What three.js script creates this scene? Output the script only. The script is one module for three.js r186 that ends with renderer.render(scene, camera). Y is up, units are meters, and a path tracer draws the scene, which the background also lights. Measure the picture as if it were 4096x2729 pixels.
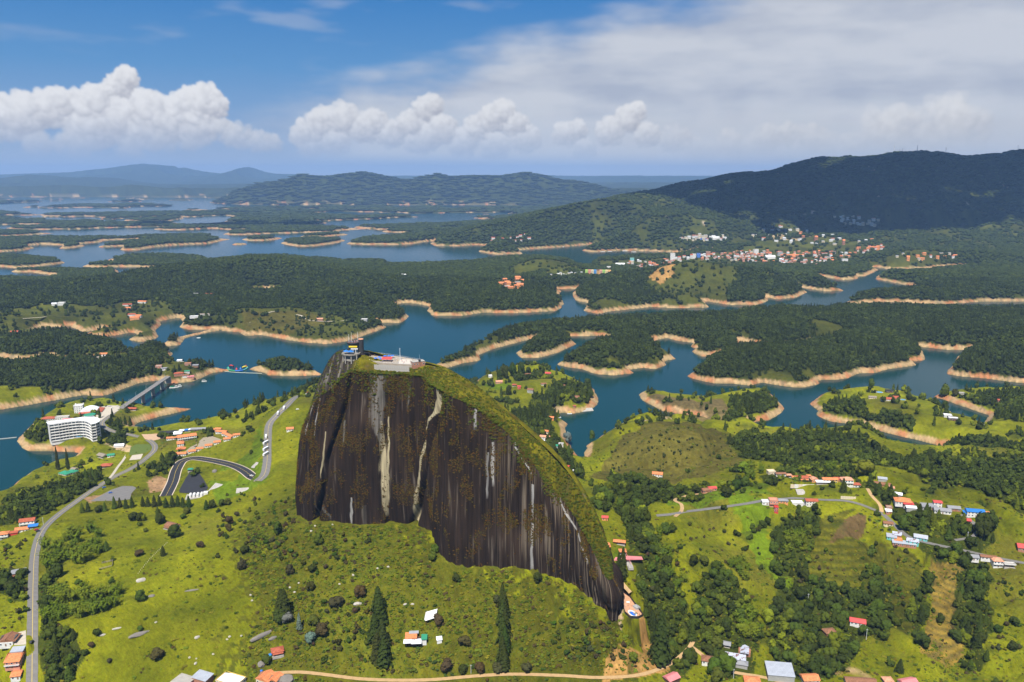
import * as THREE from 'three';
import { mergeGeometries, mergeVertices, toCreasedNormals } from 'three/addons/utils/BufferGeometryUtils.js';
import { MarchingCubes } from 'three/addons/objects/MarchingCubes.js';

// ---------------------------------------------------------------- camera, sky, sun, exposure
const FOCAL = 3150, HORIZON = 700, EYE = 420;           // photograph pixels (4096 wide); metres above the reservoir
const PITCH = Math.atan((1364.5 - HORIZON) / FOCAL), CP = Math.cos(PITCH), SP = Math.sin(PITCH);
const scene = new THREE.Scene();
const camera = new THREE.PerspectiveCamera(2 * Math.atan(1364.5 / FOCAL) * 180 / Math.PI, 1024 / 682, 1, 90000);
camera.position.set(0, EYE, 0);
camera.rotation.set(-PITCH, 0, 0);
const renderer = new THREE.WebGLRenderer({ antialias: true });
renderer.toneMapping = THREE.LinearToneMapping;
renderer.toneMappingExposure = 1.6;
renderer.shadowMap.enabled = true;
scene.fog = new THREE.FogExp2(new THREE.Color(0.34, 0.58, 1.0), 3.6e-5);
const SUN = new THREE.Vector3(-0.19, 1.211, 0.767).normalize();
const sun = new THREE.DirectionalLight(new THREE.Color(1.0, 0.955, 0.87), 5.0);
sun.position.copy(SUN).multiplyScalar(4000).add(new THREE.Vector3(0, 0, -900));
sun.target.position.set(0, 0, -900);
sun.castShadow = true;
sun.shadow.camera.left = sun.shadow.camera.bottom = -2500; sun.shadow.camera.right = sun.shadow.camera.top = 2500; sun.shadow.camera.far = 9000;
sun.shadow.mapSize.set(4096, 4096);
scene.add(sun, sun.target);

// ---------------------------------------------------------------- small helpers
let seed = 7;
const rnd = () => { seed = (seed + 0x6d2b79f5) | 0; let t = Math.imul(seed ^ (seed >>> 15), 1 | seed); t = (t + Math.imul(t ^ (t >>> 7), 61 | t)) ^ t; return ((t ^ (t >>> 14)) >>> 0) / 4294967296; };
const rr = (a, b) => a + (b - a) * rnd();
const clamp = (v, a = 0, b = 1) => v < a ? a : v > b ? b : v;
const mixf = (a, b, t) => a + (b - a) * t;
const sst = (a, b, v) => { const t = clamp((v - a) / (b - a)); return t * t * (3 - 2 * t); };
const PERM = new Uint8Array(512); { const p = [...Array(256).keys()]; for (let i = 255; i > 0; i--) { const j = Math.floor(rnd() * (i + 1)); [p[i], p[j]] = [p[j], p[i]]; } for (let i = 0; i < 512; i++) PERM[i] = p[i & 255]; }
const GX = [], GY = []; for (let i = 0; i < 256; i++) { const a = i / 256 * Math.PI * 2; GX.push(Math.cos(a)); GY.push(Math.sin(a)); }
function noise(x, y) {                                   // gradient noise, about -1..1
  const xi = Math.floor(x), yi = Math.floor(y), fx = x - xi, fy = y - yi, X = xi & 255, Y = yi & 255;
  const u = fx * fx * fx * (fx * (fx * 6 - 15) + 10), v = fy * fy * fy * (fy * (fy * 6 - 15) + 10);
  const a = PERM[PERM[X] + Y], b = PERM[PERM[(X + 1) & 255] + Y], c = PERM[PERM[X] + ((Y + 1) & 255)], d = PERM[PERM[(X + 1) & 255] + ((Y + 1) & 255)];
  const n0 = GX[a] * fx + GY[a] * fy, n1 = GX[b] * (fx - 1) + GY[b] * fy, n2 = GX[c] * fx + GY[c] * (fy - 1), n3 = GX[d] * (fx - 1) + GY[d] * (fy - 1);
  return 1.5 * (n0 + u * (n1 - n0) + v * (n2 - n0 + u * (n0 - n1 - n2 + n3)));
}
const fbm = (x, y, o = 4) => { let s = 0, a = 0.5; for (let i = 0; i < o; i++) { s += a * noise(x, y); x = x * 2.03 + 17.3; y = y * 2.03 - 9.1; a *= 0.5; } return s; };
const lin = (h) => new THREE.Color(h);                   // sRGB hex -> linear
const at = (px, py, h = 0) => {                          // where a point of the photograph at height h stands
  const x = (px - 2048) / FOCAL, y = -(py - 1364.5) / FOCAL, wy = y * CP - SP, wz = -(CP + y * SP), t = (h - EYE) / wy;
  return new THREE.Vector3(x * t, h, wz * t);
};
const inPoly = (p, x, z) => { let c = false; for (let i = 0, j = p.length - 1; i < p.length; j = i++) { const a = p[i], b = p[j]; if ((a[1] > z) !== (b[1] > z) && x < (b[0] - a[0]) * (z - a[1]) / (b[1] - a[1]) + a[0]) c = !c; } return c; };
const ground = (list, h = 0) => list.map(([a, b]) => { const q = at(a, b, h); return [q.x, q.z]; });

// ---------------------------------------------------------------- the sky: air and clouds by direction
{
  const W = 4096, Ht = 2048, D = new Float32Array(W * Ht * 4), R = 180 / Math.PI;
  const dirOf = (px, py) => { const x = (px - 2048) / FOCAL, y = -(py - 1364.5) / FOCAL, wy = y * CP - SP, wz = CP + y * SP; return [Math.atan2(x, wz) * R, Math.atan2(wy, Math.hypot(x, wz)) * R]; };
  const GAIN = 1 / 1.6, set = (i, c) => { D[i] = c[0]; D[i + 1] = c[1]; D[i + 2] = c[2]; D[i + 3] = 1; };
  const C = (h) => { const c = lin(h); return [c.r, c.g, c.b]; }, mix3 = (a, b, t) => [mixf(a[0], b[0], t), mixf(a[1], b[1], t), mixf(a[2], b[2], t)];
  const zen = C('#2a66a6'), high = C('#2f79bf'), midc = C('#6096cb'), low = C('#b4c0d3'), lowR = C('#ced3da'), sheetA = C('#d0d3da'), sheetB = C('#b2b9c8');
  for (let j = Ht / 2 - 8; j < Ht; j++) for (let i = 0; i < W; i++) {
    const e = (j + 0.5) / Ht * 180 - 90; let a = (i + 0.5) / W * 360 - 90; if (a > 180) a -= 360;      // a: degrees to the right of the view
    const ee = Math.max(e, 0), side = sst(-12, 26, a) * (1 - sst(120, 170, a));
    let c = ee < 3 ? mix3(low, mix3(low, midc, 0.6), ee / 3) : ee < 7 ? mix3(mix3(low, midc, 0.6), midc, (ee - 3) / 4) : ee < 13 ? mix3(midc, high, (ee - 7) / 6) : mix3(high, zen, sst(13, 70, ee));
    c = mix3(c, lowR, side * (1 - sst(2, 7, ee)) * 0.9);
    // high veil: an even sheet to the right, its edge running up and to the right
    const x3 = Math.cos(a / R) * (90 - ee) / 90, y3 = Math.sin(a / R) * (90 - ee) / 90;
    const n1 = fbm(a * 0.09 + 3, ee * 0.32, 5), n2 = fbm(a * 0.22, ee * 0.9 + 40, 4);
    const edge = sst(-1.5, 4.5, (a + 9) * 0.42 - (ee - 6.8) * 1.5 + n1 * 6.0) * (1 - sst(110, 170, a)) * sst(1.2, 5, ee + side * 2);
    const wisp = sst(0.12, 0.5, fbm(a * 0.12 - 9, ee * 0.55 + 7, 4)) * 0.28 * sst(6, 10, ee);
    const sc = mix3(sheetB, sheetA, clamp(0.55 + n1 * 1.3 + n2 * 0.7 + (ee - 7) * 0.03));
    c = mix3(c, sc, clamp(edge * 0.93 + wisp * (1 - edge)));
    const bank = sst(-17, -9, a) * (1 - sst(34, 50, a)) * sst(0.6, 1.6, ee) * (1 - sst(3.4, 5.6, ee + 2.2 * fbm(a * 0.25, 3, 3))) * 0.75; c = mix3(c, mix3(lowR, sheetA, clamp(0.4 + 1.2 * fbm(a * 0.5, ee * 0.9, 4))), bank);
    const far = sst(30, 60, ee) * sst(0.0, 0.35, fbm(x3 * 9, y3 * 9, 5)) * 0.6; c = mix3(c, sheetA, far);
    set((j * W + i) * 4, c);
  }
  // cumulus: heaps of rounded turrets painted from far to near
  const puffs = [];
  const heap = (px, py, r, n, alpha, tone, flat = 0.75) => { const [a, e] = dirOf(px, py), rd = r / FOCAL * R; pile(a, e, rd, n, alpha, tone, flat); };
  const pile = (a, e, rd, n, alpha, tone, flat) => {
    puffs.push([a, e, rd, 0, 0, 0, alpha, tone, e]);
    for (let k = 0; k < n; k++) {
      const t = rr(0, Math.PI * 2), q = Math.sqrt(rnd()), dx = Math.cos(t) * q, dy = Math.sin(t) * q, s = rr(0.16, 0.42) * rd * (1.15 - 0.5 * q);
      if (dy < -flat) continue;
      puffs.push([a + dx * rd * 0.95, e + dy * rd * 0.95, s, dx * 0.75, dy * 0.75, Math.sqrt(1 - q * q) + rnd() * 0.5, alpha, tone, e]);
    }
  };
  for (const [x, y, r] of [[20, 480, 80], [110, 455, 75], [190, 440, 65], [245, 415, 55], [330, 450, 75], [390, 410, 60], [470, 350, 45], [505, 315, 42], [440, 365, 32], [360, 500, 90], [480, 480, 95], [590, 450, 75], [560, 520, 85], [680, 480, 80], [770, 435, 80], [820, 405, 62], [860, 425, 45], [770, 500, 75]]) heap(x, y, r, 130, 0.92, 1.0);
  for (const [x, y, r] of [[880, 520, 50], [950, 545, 55], [1040, 570, 45], [1090, 575, 38], [300, 580, 60], [520, 590, 55], [640, 560, 60], [150, 575, 50], [760, 560, 50]]) heap(x, y, r, 80, 0.5, 0.9);
  for (const [x, y, r] of [[1220, 540, 60], [1290, 500, 65], [1370, 480, 65], [1450, 520, 60], [1500, 490, 50], [1560, 540, 55], [1640, 500, 55], [1700, 440, 50], [1730, 420, 42], [1690, 560, 70], [1770, 520, 60], [1900, 520, 55], [1960, 480, 55], [2010, 450, 50], [2060, 500, 55], [2100, 560, 60], [2260, 540, 50], [2310, 520, 40], [2340, 600, 45], [2440, 530, 55], [2510, 480, 55], [2545, 450, 40], [2590, 540, 50], [1850, 580, 60], [1980, 590, 60], [1340, 570, 60], [1240, 590, 45]]) heap(x, y, r, 110, 0.72, 0.95);
  for (const [x, y, r] of [[2840, 610, 40], [3060, 560, 60], [3150, 540, 50], [3240, 560, 60], [3320, 580, 50], [3180, 620, 60], [3560, 540, 110], [3800, 520, 120], [2700, 560, 60], [2780, 600, 50], [2920, 580, 60], [3000, 600, 50], [3400, 600, 60]]) heap(x, y, r, 80, 0.3, 0.9);
  for (let k = 0; k < 46; k++) { const a = rr(50, 310), e = rr(1.6, 4.2); for (let m = 0; m < 5; m++) pile((a + rr(-4, 4) + 180) % 360 - 180, e + rr(0, 1.6), rr(0.9, 2.2), 60, 0.7, 0.95, 0.75); }
  puffs.sort((p, q) => p[5] - q[5]);
  const hazeL = C('#acbad0'), hazeR = C('#c8ced6');
  for (const [a, e, r, bx, by, bz, alpha, tone, e0] of puffs) {
    const j0 = Math.max(Ht / 2, Math.floor((e - r + 90) / 180 * Ht)), j1 = Math.ceil((e + r + 90) / 180 * Ht), rx = r / Math.cos(e / R);
    const i0 = Math.floor((a - rx + 90) / 360 * W), i1 = Math.ceil((a + rx + 90) / 360 * W), side = sst(-12, 26, a) * (1 - sst(120, 170, a)), hz = mix3(hazeL, hazeR, side);
    for (let j = j0; j <= j1; j++) for (let i = i0; i <= i1; i++) {
      const wx = noise(i * 0.09, j * 0.09), wy = noise(i * 0.09 + 40, j * 0.09 + 7), w = fbm(i * 0.16, j * 0.16, 3), s = bz ? 0.34 : 0.2;
      const dx = ((i + 0.5) / W * 360 - 90 - a) / rx + wx * s, dy = ((j + 0.5) / Ht * 180 - 90 - e) / r + wy * s, q = dx * dx + dy * dy; if (q > 1) continue;
      const el = (j + 0.5) / Ht * 180 - 90, nz = Math.sqrt(1 - q), nx = mixf(dx, bx, 0.6), ny = mixf(dy, by, 0.6), l = clamp(0.25 * -nx + 0.72 * ny + 0.42 * nz + 0.36 + w * 0.4, 0, 1.1);
      const b = mixf(0.40, 0.88, clamp(l)) * tone; let c = [b, b * 0.99, b * 0.985 + (1 - clamp(l)) * 0.05];
      c = mix3(c, hz, clamp(0.10 + (1 - sst(0.8, 4.0, el)) * 0.8));
      const al = alpha * sst(0.0, bz ? 0.6 : 0.95, nz + w * 0.3) * sst(0.4, 2.4, el) * (bz ? 0.85 : 0.6), o = ((j % Ht) * W + (((i % W) + W) % W)) * 4;
      for (let k = 0; k < 3; k++) D[o + k] = mixf(D[o + k], c[k], al);
    }
  }
  for (let j = 0; j < Ht / 2 - 8; j++) for (let i = 0; i < W; i++) set((j * W + i) * 4, low);
  for (let i = 0; i < D.length; i++) D[i] *= GAIN;
  const sky = new THREE.DataTexture(D, W, Ht, THREE.RGBAFormat, THREE.FloatType);
  sky.mapping = THREE.EquirectangularReflectionMapping; sky.magFilter = THREE.LinearFilter; sky.needsUpdate = true;
  scene.background = sky; scene.environment = sky;
}
// ---------------------------------------------------------------- where land and water are (shorelines at the waterline, read off the photograph)
const LAND = [
  // mainland under the rock, with the hotel point and the peninsulas to the east
  [[-1500, 2900], [-1500, 2080], [-300, 2050], [0, 1989], [47, 1954], [107, 1903], [234, 1851], [299, 1842], [327, 1809], [220, 1806], [112, 1807], [77, 1788], [65, 1760], [82, 1744], [130, 1700], [187, 1660], [300, 1612], [444, 1604], [495, 1618], [561, 1622], [589, 1634], [701, 1639], [813, 1629], [701, 1652], [645, 1664], [551, 1690], [528, 1704], [561, 1722], [636, 1727], [771, 1708], [888, 1699], [928, 1668], [930, 1656], [981, 1645], [1056, 1643], [1150, 1602], [1230, 1560], [1300, 1545], [1500, 1548], [1750, 1548], [1860, 1552], [1892, 1545],
    [1900, 1529], [1928, 1513], [1984, 1500], [2040, 1485], [2124, 1482], [2190, 1484], [2246, 1505], [2300, 1520], [2367, 1553], [2395, 1590], [2386, 1622], [2344, 1646], [2288, 1657], [2236, 1650], [2222, 1662], [2240, 1680], [2271, 1697], [2260, 1711], [2264, 1749], [2283, 1791], [2316, 1833], [2328, 1852], [2345, 1854], [2334, 1819], [2349, 1781], [2447, 1721], [2498, 1688], [2554, 1669], [2601, 1672], [2657, 1678], [2740, 1682], [2815, 1684],
    [2741, 1660], [2648, 1646], [2563, 1599], [2554, 1580], [2578, 1569], [2640, 1572], [2694, 1588], [2769, 1598], [2835, 1596], [2905, 1580], [3000, 1560], [3043, 1558], [3090, 1585], [3141, 1635], [3108, 1667], [3080, 1681], [3000, 1690], [3080, 1735], [3220, 1745], [3407, 1720], [3510, 1745], [3560, 1775], [3594, 1812], [3660, 1815], [3744, 1807], [3800, 1795],
    [3744, 1779], [3674, 1761], [3603, 1747], [3533, 1728], [3463, 1705], [3384, 1693], [3323, 1686], [3265, 1663], [3276, 1644], [3239, 1616], [3276, 1586], [3360, 1572], [3463, 1564], [3560, 1566], [3650, 1588], [3767, 1630], [3837, 1672], [3884, 1691], [3935, 1710], [3958, 1662], [3907, 1648], [3837, 1620], [3767, 1597], [3727, 1592], [3762, 1574], [3930, 1560], [4096, 1562], [5400, 1600], [6500, 2900]],
  // wooded landmasses across the water
  [[1721, 1470], [1773, 1477], [1848, 1454], [1927, 1442], [1915, 1420], [1974, 1395], [2049, 1376], [2124, 1358], [2150, 1354], [2110, 1385], [2064, 1414], [2087, 1433], [2162, 1431], [2232, 1412], [2307, 1377], [2280, 1360], [2269, 1345], [2349, 1345], [2414, 1343], [2440, 1362], [2400, 1385], [2321, 1412], [2246, 1450], [2229, 1459], [2274, 1471], [2321, 1475], [2391, 1499], [2461, 1503], [2540, 1493], [2512, 1480], [2578, 1471], [2624, 1480], [2664, 1459], [2657, 1445], [2704, 1436], [2676, 1417], [2640, 1395], [2606, 1372], [2629, 1361], [2666, 1352], [2718, 1365], [2775, 1372], [2764, 1389], [2790, 1397], [2764, 1407], [2807, 1428], [2881, 1419], [2956, 1414], [2977, 1407], [2961, 1390], [2956, 1362], [2990, 1370], [3043, 1379], [3089, 1388], [3140, 1382], [3200, 1375], [3300, 1369], [3200, 1392], [3127, 1404], [2996, 1410], [2900, 1425], [2820, 1448], [2783, 1487], [2746, 1506], [2788, 1520], [2858, 1534], [2928, 1534], [3000, 1543], [3043, 1529], [3136, 1546], [3202, 1553], [3281, 1536], [3272, 1522], [3346, 1520], [3393, 1513], [3435, 1494], [3501, 1492], [3557, 1476], [3669, 1462], [3650, 1448], [3704, 1441], [3690, 1412], [3678, 1388], [3750, 1396], [3814, 1402], [3912, 1395], [3837, 1424], [3809, 1466], [3795, 1480], [3783, 1497], [3837, 1506], [3930, 1513], [4000, 1522], [4096, 1533], [4700, 1540], [4800, 1260], [4096, 1252], [3800, 1250], [3560, 1250], [3330, 1253], [3260, 1262], [3180, 1262], [3100, 1255], [2990, 1262], [2850, 1275], [2700, 1282], [2500, 1288], [2300, 1300], [2120, 1318], [2000, 1345], [1900, 1385], [1850, 1420], [1800, 1442]],
  [[1200, 1470], [1290, 1496], [1285, 1502], [1180, 1505], [1075, 1502], [1060, 1492], [985, 1475], [850, 1492], [800, 1515], [770, 1528], [690, 1535], [640, 1522], [560, 1531], [420, 1583], [325, 1582], [200, 1605], [0, 1640], [-500, 1700], [-500, 1470], [0, 1470], [100, 1480], [200, 1450], [290, 1465], [400, 1460], [500, 1445], [560, 1415], [640, 1395], [660, 1370], [740, 1345], [850, 1320], [960, 1330], [981, 1346], [1040, 1340], [1100, 1352], [1161, 1363], [1217, 1370], [1301, 1377], [1380, 1367], [1427, 1353], [1507, 1325], [1549, 1308], [1480, 1300], [1491, 1287], [1537, 1294], [1603, 1291], [1640, 1266], [1603, 1240], [1575, 1227], [1598, 1214], [1631, 1211], [1673, 1218], [1724, 1226], [1706, 1241], [1729, 1262], [1794, 1265], [1864, 1263], [1935, 1251], [2028, 1254], [2117, 1251], [2224, 1244], [2252, 1226], [2252, 1207], [2229, 1189], [2243, 1168], [2234, 1156], [2290, 1158], [2318, 1151], [2285, 1176], [2304, 1204], [2360, 1213], [2341, 1232], [2336, 1244], [2393, 1258], [2435, 1247], [2505, 1240], [2603, 1228], [2692, 1233], [2771, 1231], [2836, 1232], [2813, 1204], [2865, 1213], [2935, 1221], [3028, 1221], [3075, 1203], [3061, 1187], [3108, 1199], [3192, 1189], [3230, 1168], [3197, 1159], [3183, 1140], [3220, 1154], [3295, 1166], [3379, 1164], [3318, 1145], [3314, 1129], [3262, 1103], [3314, 1111], [3370, 1122], [3431, 1116], [3435, 1103], [3459, 1107], [3496, 1089], [3515, 1079], [3477, 1071], [3491, 1067], [3547, 1076], [3603, 1078], [3697, 1076], [3767, 1069], [3846, 1064], [3870, 1069], [3977, 1076], [4033, 1071], [4096, 1062], [4800, 1058], [4800, 940], [3400, 975], [3050, 990], [2935, 997], [2985, 1002], [2888, 1011], [2771, 1016], [2678, 1035], [2537, 1040], [2430, 1050], [2364, 1054], [2340, 1079], [2325, 1072], [2308, 1060], [2150, 1050], [2000, 1055], [1800, 1062], [1680, 1066], [1570, 1066], [1551, 1053], [1500, 1050], [1300, 1042], [1150, 1032], [1000, 1030], [800, 1030], [640, 1028], [520, 1030], [425, 1040], [470, 1052], [400, 1058], [318, 1066], [397, 1072], [472, 1068], [560, 1070], [612, 1072], [590, 1090], [560, 1104], [500, 1118], [470, 1080], [380, 1085], [200, 1082], [60, 1082], [0, 1100], [-700, 1110], [-700, 1440], [-100, 1425], [0, 1432], [100, 1441], [200, 1430], [222, 1423], [190, 1442], [330, 1440], [470, 1438], [520, 1420], [535, 1410], [500, 1392], [400, 1380], [320, 1350], [280, 1345], [180, 1330], [110, 1345], [160, 1310], [280, 1306], [330, 1330], [420, 1315], [440, 1325], [330, 1342], [415, 1350], [530, 1330], [560, 1345], [510, 1360], [570, 1370], [632, 1350], [620, 1320], [645, 1300], [640, 1285], [720, 1270], [735, 1290], [716, 1310], [760, 1320], [900, 1320], [840, 1328], [740, 1352], [720, 1380], [640, 1388], [650, 1400], [690, 1410], [680, 1432], [730, 1470], [900, 1480], [1100, 1470]],
  [[-500, 1075], [0, 1068], [61, 1073], [140, 1068], [262, 1052], [238, 1042], [120, 1030], [0, 1028], [-500, 1030]],
  [[3375, 1215], [3407, 1221], [3463, 1211], [3560, 1208], [3767, 1218], [3930, 1207], [4096, 1207], [4900, 1212], [4900, 1090], [4096, 1085], [3850, 1085], [3744, 1088], [3640, 1092], [3560, 1095], [3515, 1100], [3501, 1117], [3557, 1127], [3627, 1141], [3669, 1151], [3655, 1160], [3627, 1174], [3500, 1180], [3417, 1194]],
  // far shore of the middle lake
  [[-900, 1012], [0, 1008], [103, 1001], [140, 992], [90, 985], [165, 978], [252, 982], [234, 996], [290, 992], [341, 985], [320, 977], [411, 968], [395, 962], [470, 955], [540, 950], [600, 945], [700, 950], [820, 942], [902, 942], [1014, 935], [1100, 920], [1250, 922], [1330, 912], [1440, 905], [1470, 893], [1400, 915], [1345, 920], [1346, 905], [1470, 888], [1560, 890], [1580, 880], [1700, 890], [1860, 878], [1870, 870], [1955, 893], [1985, 905], [1940, 885], [2070, 875], [4800, 870], [4800, 700], [-1200, 760]],
  [[388, 990], [495, 986], [477, 1001], [547, 1002], [603, 991], [692, 982], [841, 975], [944, 951], [900, 948], [780, 950], [640, 962], [520, 968], [440, 978]],
  [[1005, 961], [1060, 962], [1140, 947], [1230, 936], [1330, 925], [1280, 922], [1160, 928], [1050, 945]],
  [[1121, 974], [1187, 987], [1260, 985], [1346, 973], [1402, 958], [1330, 958], [1400, 948], [1410, 930], [1350, 920], [1280, 935], [1220, 955], [1150, 965]],
  [[1383, 976], [1450, 979], [1514, 980], [1600, 979], [1654, 976], [1700, 968], [1766, 959], [1700, 945], [1600, 940], [1500, 950], [1430, 960]],
  [[1460, 924], [1520, 927], [1600, 915], [1680, 920], [1720, 930], [1660, 938], [1740, 950], [1770, 958], [1720, 974], [1740, 984], [1841, 985], [1900, 980], [1949, 984], [1911, 1007], [1981, 1019], [2093, 1016], [2070, 1001], [2140, 996], [2243, 989], [2304, 984], [2346, 980], [2420, 975], [2400, 990], [2327, 1002], [2364, 1010], [2467, 1003], [2584, 1005], [2748, 1012], [2794, 998], [2935, 998], [3100, 980], [3400, 960], [3400, 880], [2070, 876], [2000, 908], [1930, 915], [2010, 920], [2070, 905], [2100, 915], [1980, 925], [1880, 915], [1700, 900], [1600, 905], [1540, 915]],
  [[388, 940], [420, 943], [470, 936], [520, 934], [520, 925], [430, 930]], [[925, 981], [990, 978], [985, 975], [930, 977]],
].map((p) => ground(p));
const WATER = [[[-100, 1086], [120, 1090], [230, 1104], [180, 1120], [60, 1114], [-100, 1122]], [[470, 1070], [612, 1072], [650, 1086], [600, 1106], [520, 1124], [480, 1105]], [[780, 1030], [930, 1020], [965, 1034], [860, 1046]], [[310, 1138], [420, 1134], [455, 1150], [350, 1162]], [[1010, 1158], [1120, 1158], [1135, 1186], [1050, 1192]], [[1275, 1272], [1340, 1263], [1400, 1262], [1447, 1269], [1440, 1279], [1380, 1285], [1300, 1283]], [[626, 1112], [690, 1108], [738, 1112], [720, 1126], [680, 1133], [650, 1128]], [[925, 1073], [985, 1068], [975, 1082], [935, 1086]], [[1030, 1170], [1080, 1165], [1105, 1175], [1090, 1185], [1050, 1182]]].map((p) => ground(p));
const FARLAKE = ground([[-1600, 862], [-200, 862], [260, 857], [560, 850], [760, 838], [900, 842], [1100, 838], [1280, 828], [1500, 812], [1600, 803], [1740, 806], [1720, 800], [1500, 798], [1300, 800], [1000, 796], [700, 790], [300, 787], [-1600, 786]]);
// signed distance to the shore on three nested rasters (metres, inland positive)
function edt(f, w, h) {
  const INF = 1e12, n = Math.max(w, h), d = new Float64Array(n), v = new Int32Array(n), z = new Float64Array(n + 1), q = new Float64Array(n);
  const pass = (len, get, put) => {
    for (let i = 0; i < len; i++) q[i] = get(i);
    let k = 0; v[0] = 0; z[0] = -INF; z[1] = INF;
    for (let i = 1; i < len; i++) { let s; do { const r = v[k]; s = (q[i] + i * i - q[r] - r * r) / (2 * i - 2 * r); } while (s <= z[k] && --k > -1); k++; v[k] = i; z[k] = s; z[k + 1] = INF; }
    k = 0; for (let i = 0; i < len; i++) { while (z[k + 1] < i) k++; d[i] = (i - v[k]) ** 2 + q[v[k]]; } for (let i = 0; i < len; i++) put(i, d[i]);
  };
  for (let x = 0; x < w; x++) pass(h, (i) => f[i * w + x], (i, val) => { f[i * w + x] = val; });
  for (let y = 0; y < h; y++) pass(w, (i) => f[y * w + i], (i, val) => { f[y * w + i] = val; });
  return f;
}
function raster(x0, x1, z0, z1, cell, far) {
  const w = Math.ceil((x1 - x0) / cell), h = Math.ceil((z1 - z0) / cell), m = new Uint8Array(w * h);
  const fill = (poly, val, tst) => { for (let j = 0; j < h; j++) { const z = z0 + (j + 0.5) * cell, xs = []; for (let i = 0, k = poly.length - 1; i < poly.length; k = i++) { const a = poly[i], b = poly[k]; if ((a[1] > z) !== (b[1] > z)) xs.push((b[0] - a[0]) * (z - a[1]) / (b[1] - a[1]) + a[0]); } xs.sort((p, q) => p - q); for (let i = 0; i + 1 < xs.length; i += 2) for (let c = Math.max(0, Math.ceil((xs[i] - x0) / cell - 0.5)); c <= Math.min(w - 1, Math.floor((xs[i + 1] - x0) / cell - 0.5)); c++) m[j * w + c] = tst ? tst(x0 + (c + 0.5) * cell, z, m[j * w + c]) : val; } };
  for (const p of LAND) fill(p, 1);
  for (const p of WATER) fill(p, 0);
  if (far) for (let j = 0; j < h; j++) for (let i = 0; i < w; i++) {
    const x = x0 + (i + 0.5) * cell, z = z0 + (j + 0.5) * cell; if (z > -5000) continue;
    const lake = inPoly(FARLAKE, x, z), n = fbm(x / 1300 + 5, z / 1300, 5) + 0.45 * fbm(x / 420, z / 420 + 30, 3);
    const east = sst(-0.06, 0.1, x / -z), back = sst(14500, 16500, -z); if (ridgeH(x, z, RIDGES[0]) > 45 || ridgeH(x, z, RIDGES[1]) > 60) { m[j * w + i] = 1; continue; }
    m[j * w + i] = n > (lake ? 0.17 : mixf(-0.03, -0.5, Math.max(east, back))) ? 1 : 0;
  }
  const a = new Float64Array(w * h), b = new Float64Array(w * h);
  for (let i = 0; i < w * h; i++) { a[i] = m[i] ? 1e9 : 0; b[i] = m[i] ? 0 : 1e9; }
  edt(a, w, h); edt(b, w, h);
  let s = new Float32Array(w * h); for (let i = 0; i < w * h; i++) s[i] = (Math.sqrt(a[i]) - Math.sqrt(b[i])) * cell;
  for (let it = 0; it < 2; it++) { const t = s.slice(); for (let j = 1; j < h - 1; j++) for (let i = 1; i < w - 1; i++) { const o = j * w + i; t[o] = (4 * s[o] + 2 * (s[o - 1] + s[o + 1] + s[o - w] + s[o + w]) + s[o - w - 1] + s[o - w + 1] + s[o + w - 1] + s[o + w + 1]) / 16; } s = t; }
  return (x, z) => { const fx = clamp((x - x0) / cell - 0.5, 0, w - 1.01), fz = clamp((z - z0) / cell - 0.5, 0, h - 1.01), i = Math.floor(fx), j = Math.floor(fz), u = fx - i, v = fz - j, o = j * w + i; return (s[o] * (1 - u) + s[o + 1] * u) * (1 - v) + (s[o + w] * (1 - u) + s[o + w + 1] * u) * v; };
}
const shoreDist = (x, z) => { const n = -z; return n < 2200 ? near1(x, z) : n < 2400 ? mixf(near1(x, z), near2(x, z), (n - 2200) / 200) : n < 5100 ? near2(x, z) : n < 5400 ? mixf(near2(x, z), far3(x, z), (n - 5100) / 300) : far3(x, z); };

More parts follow.
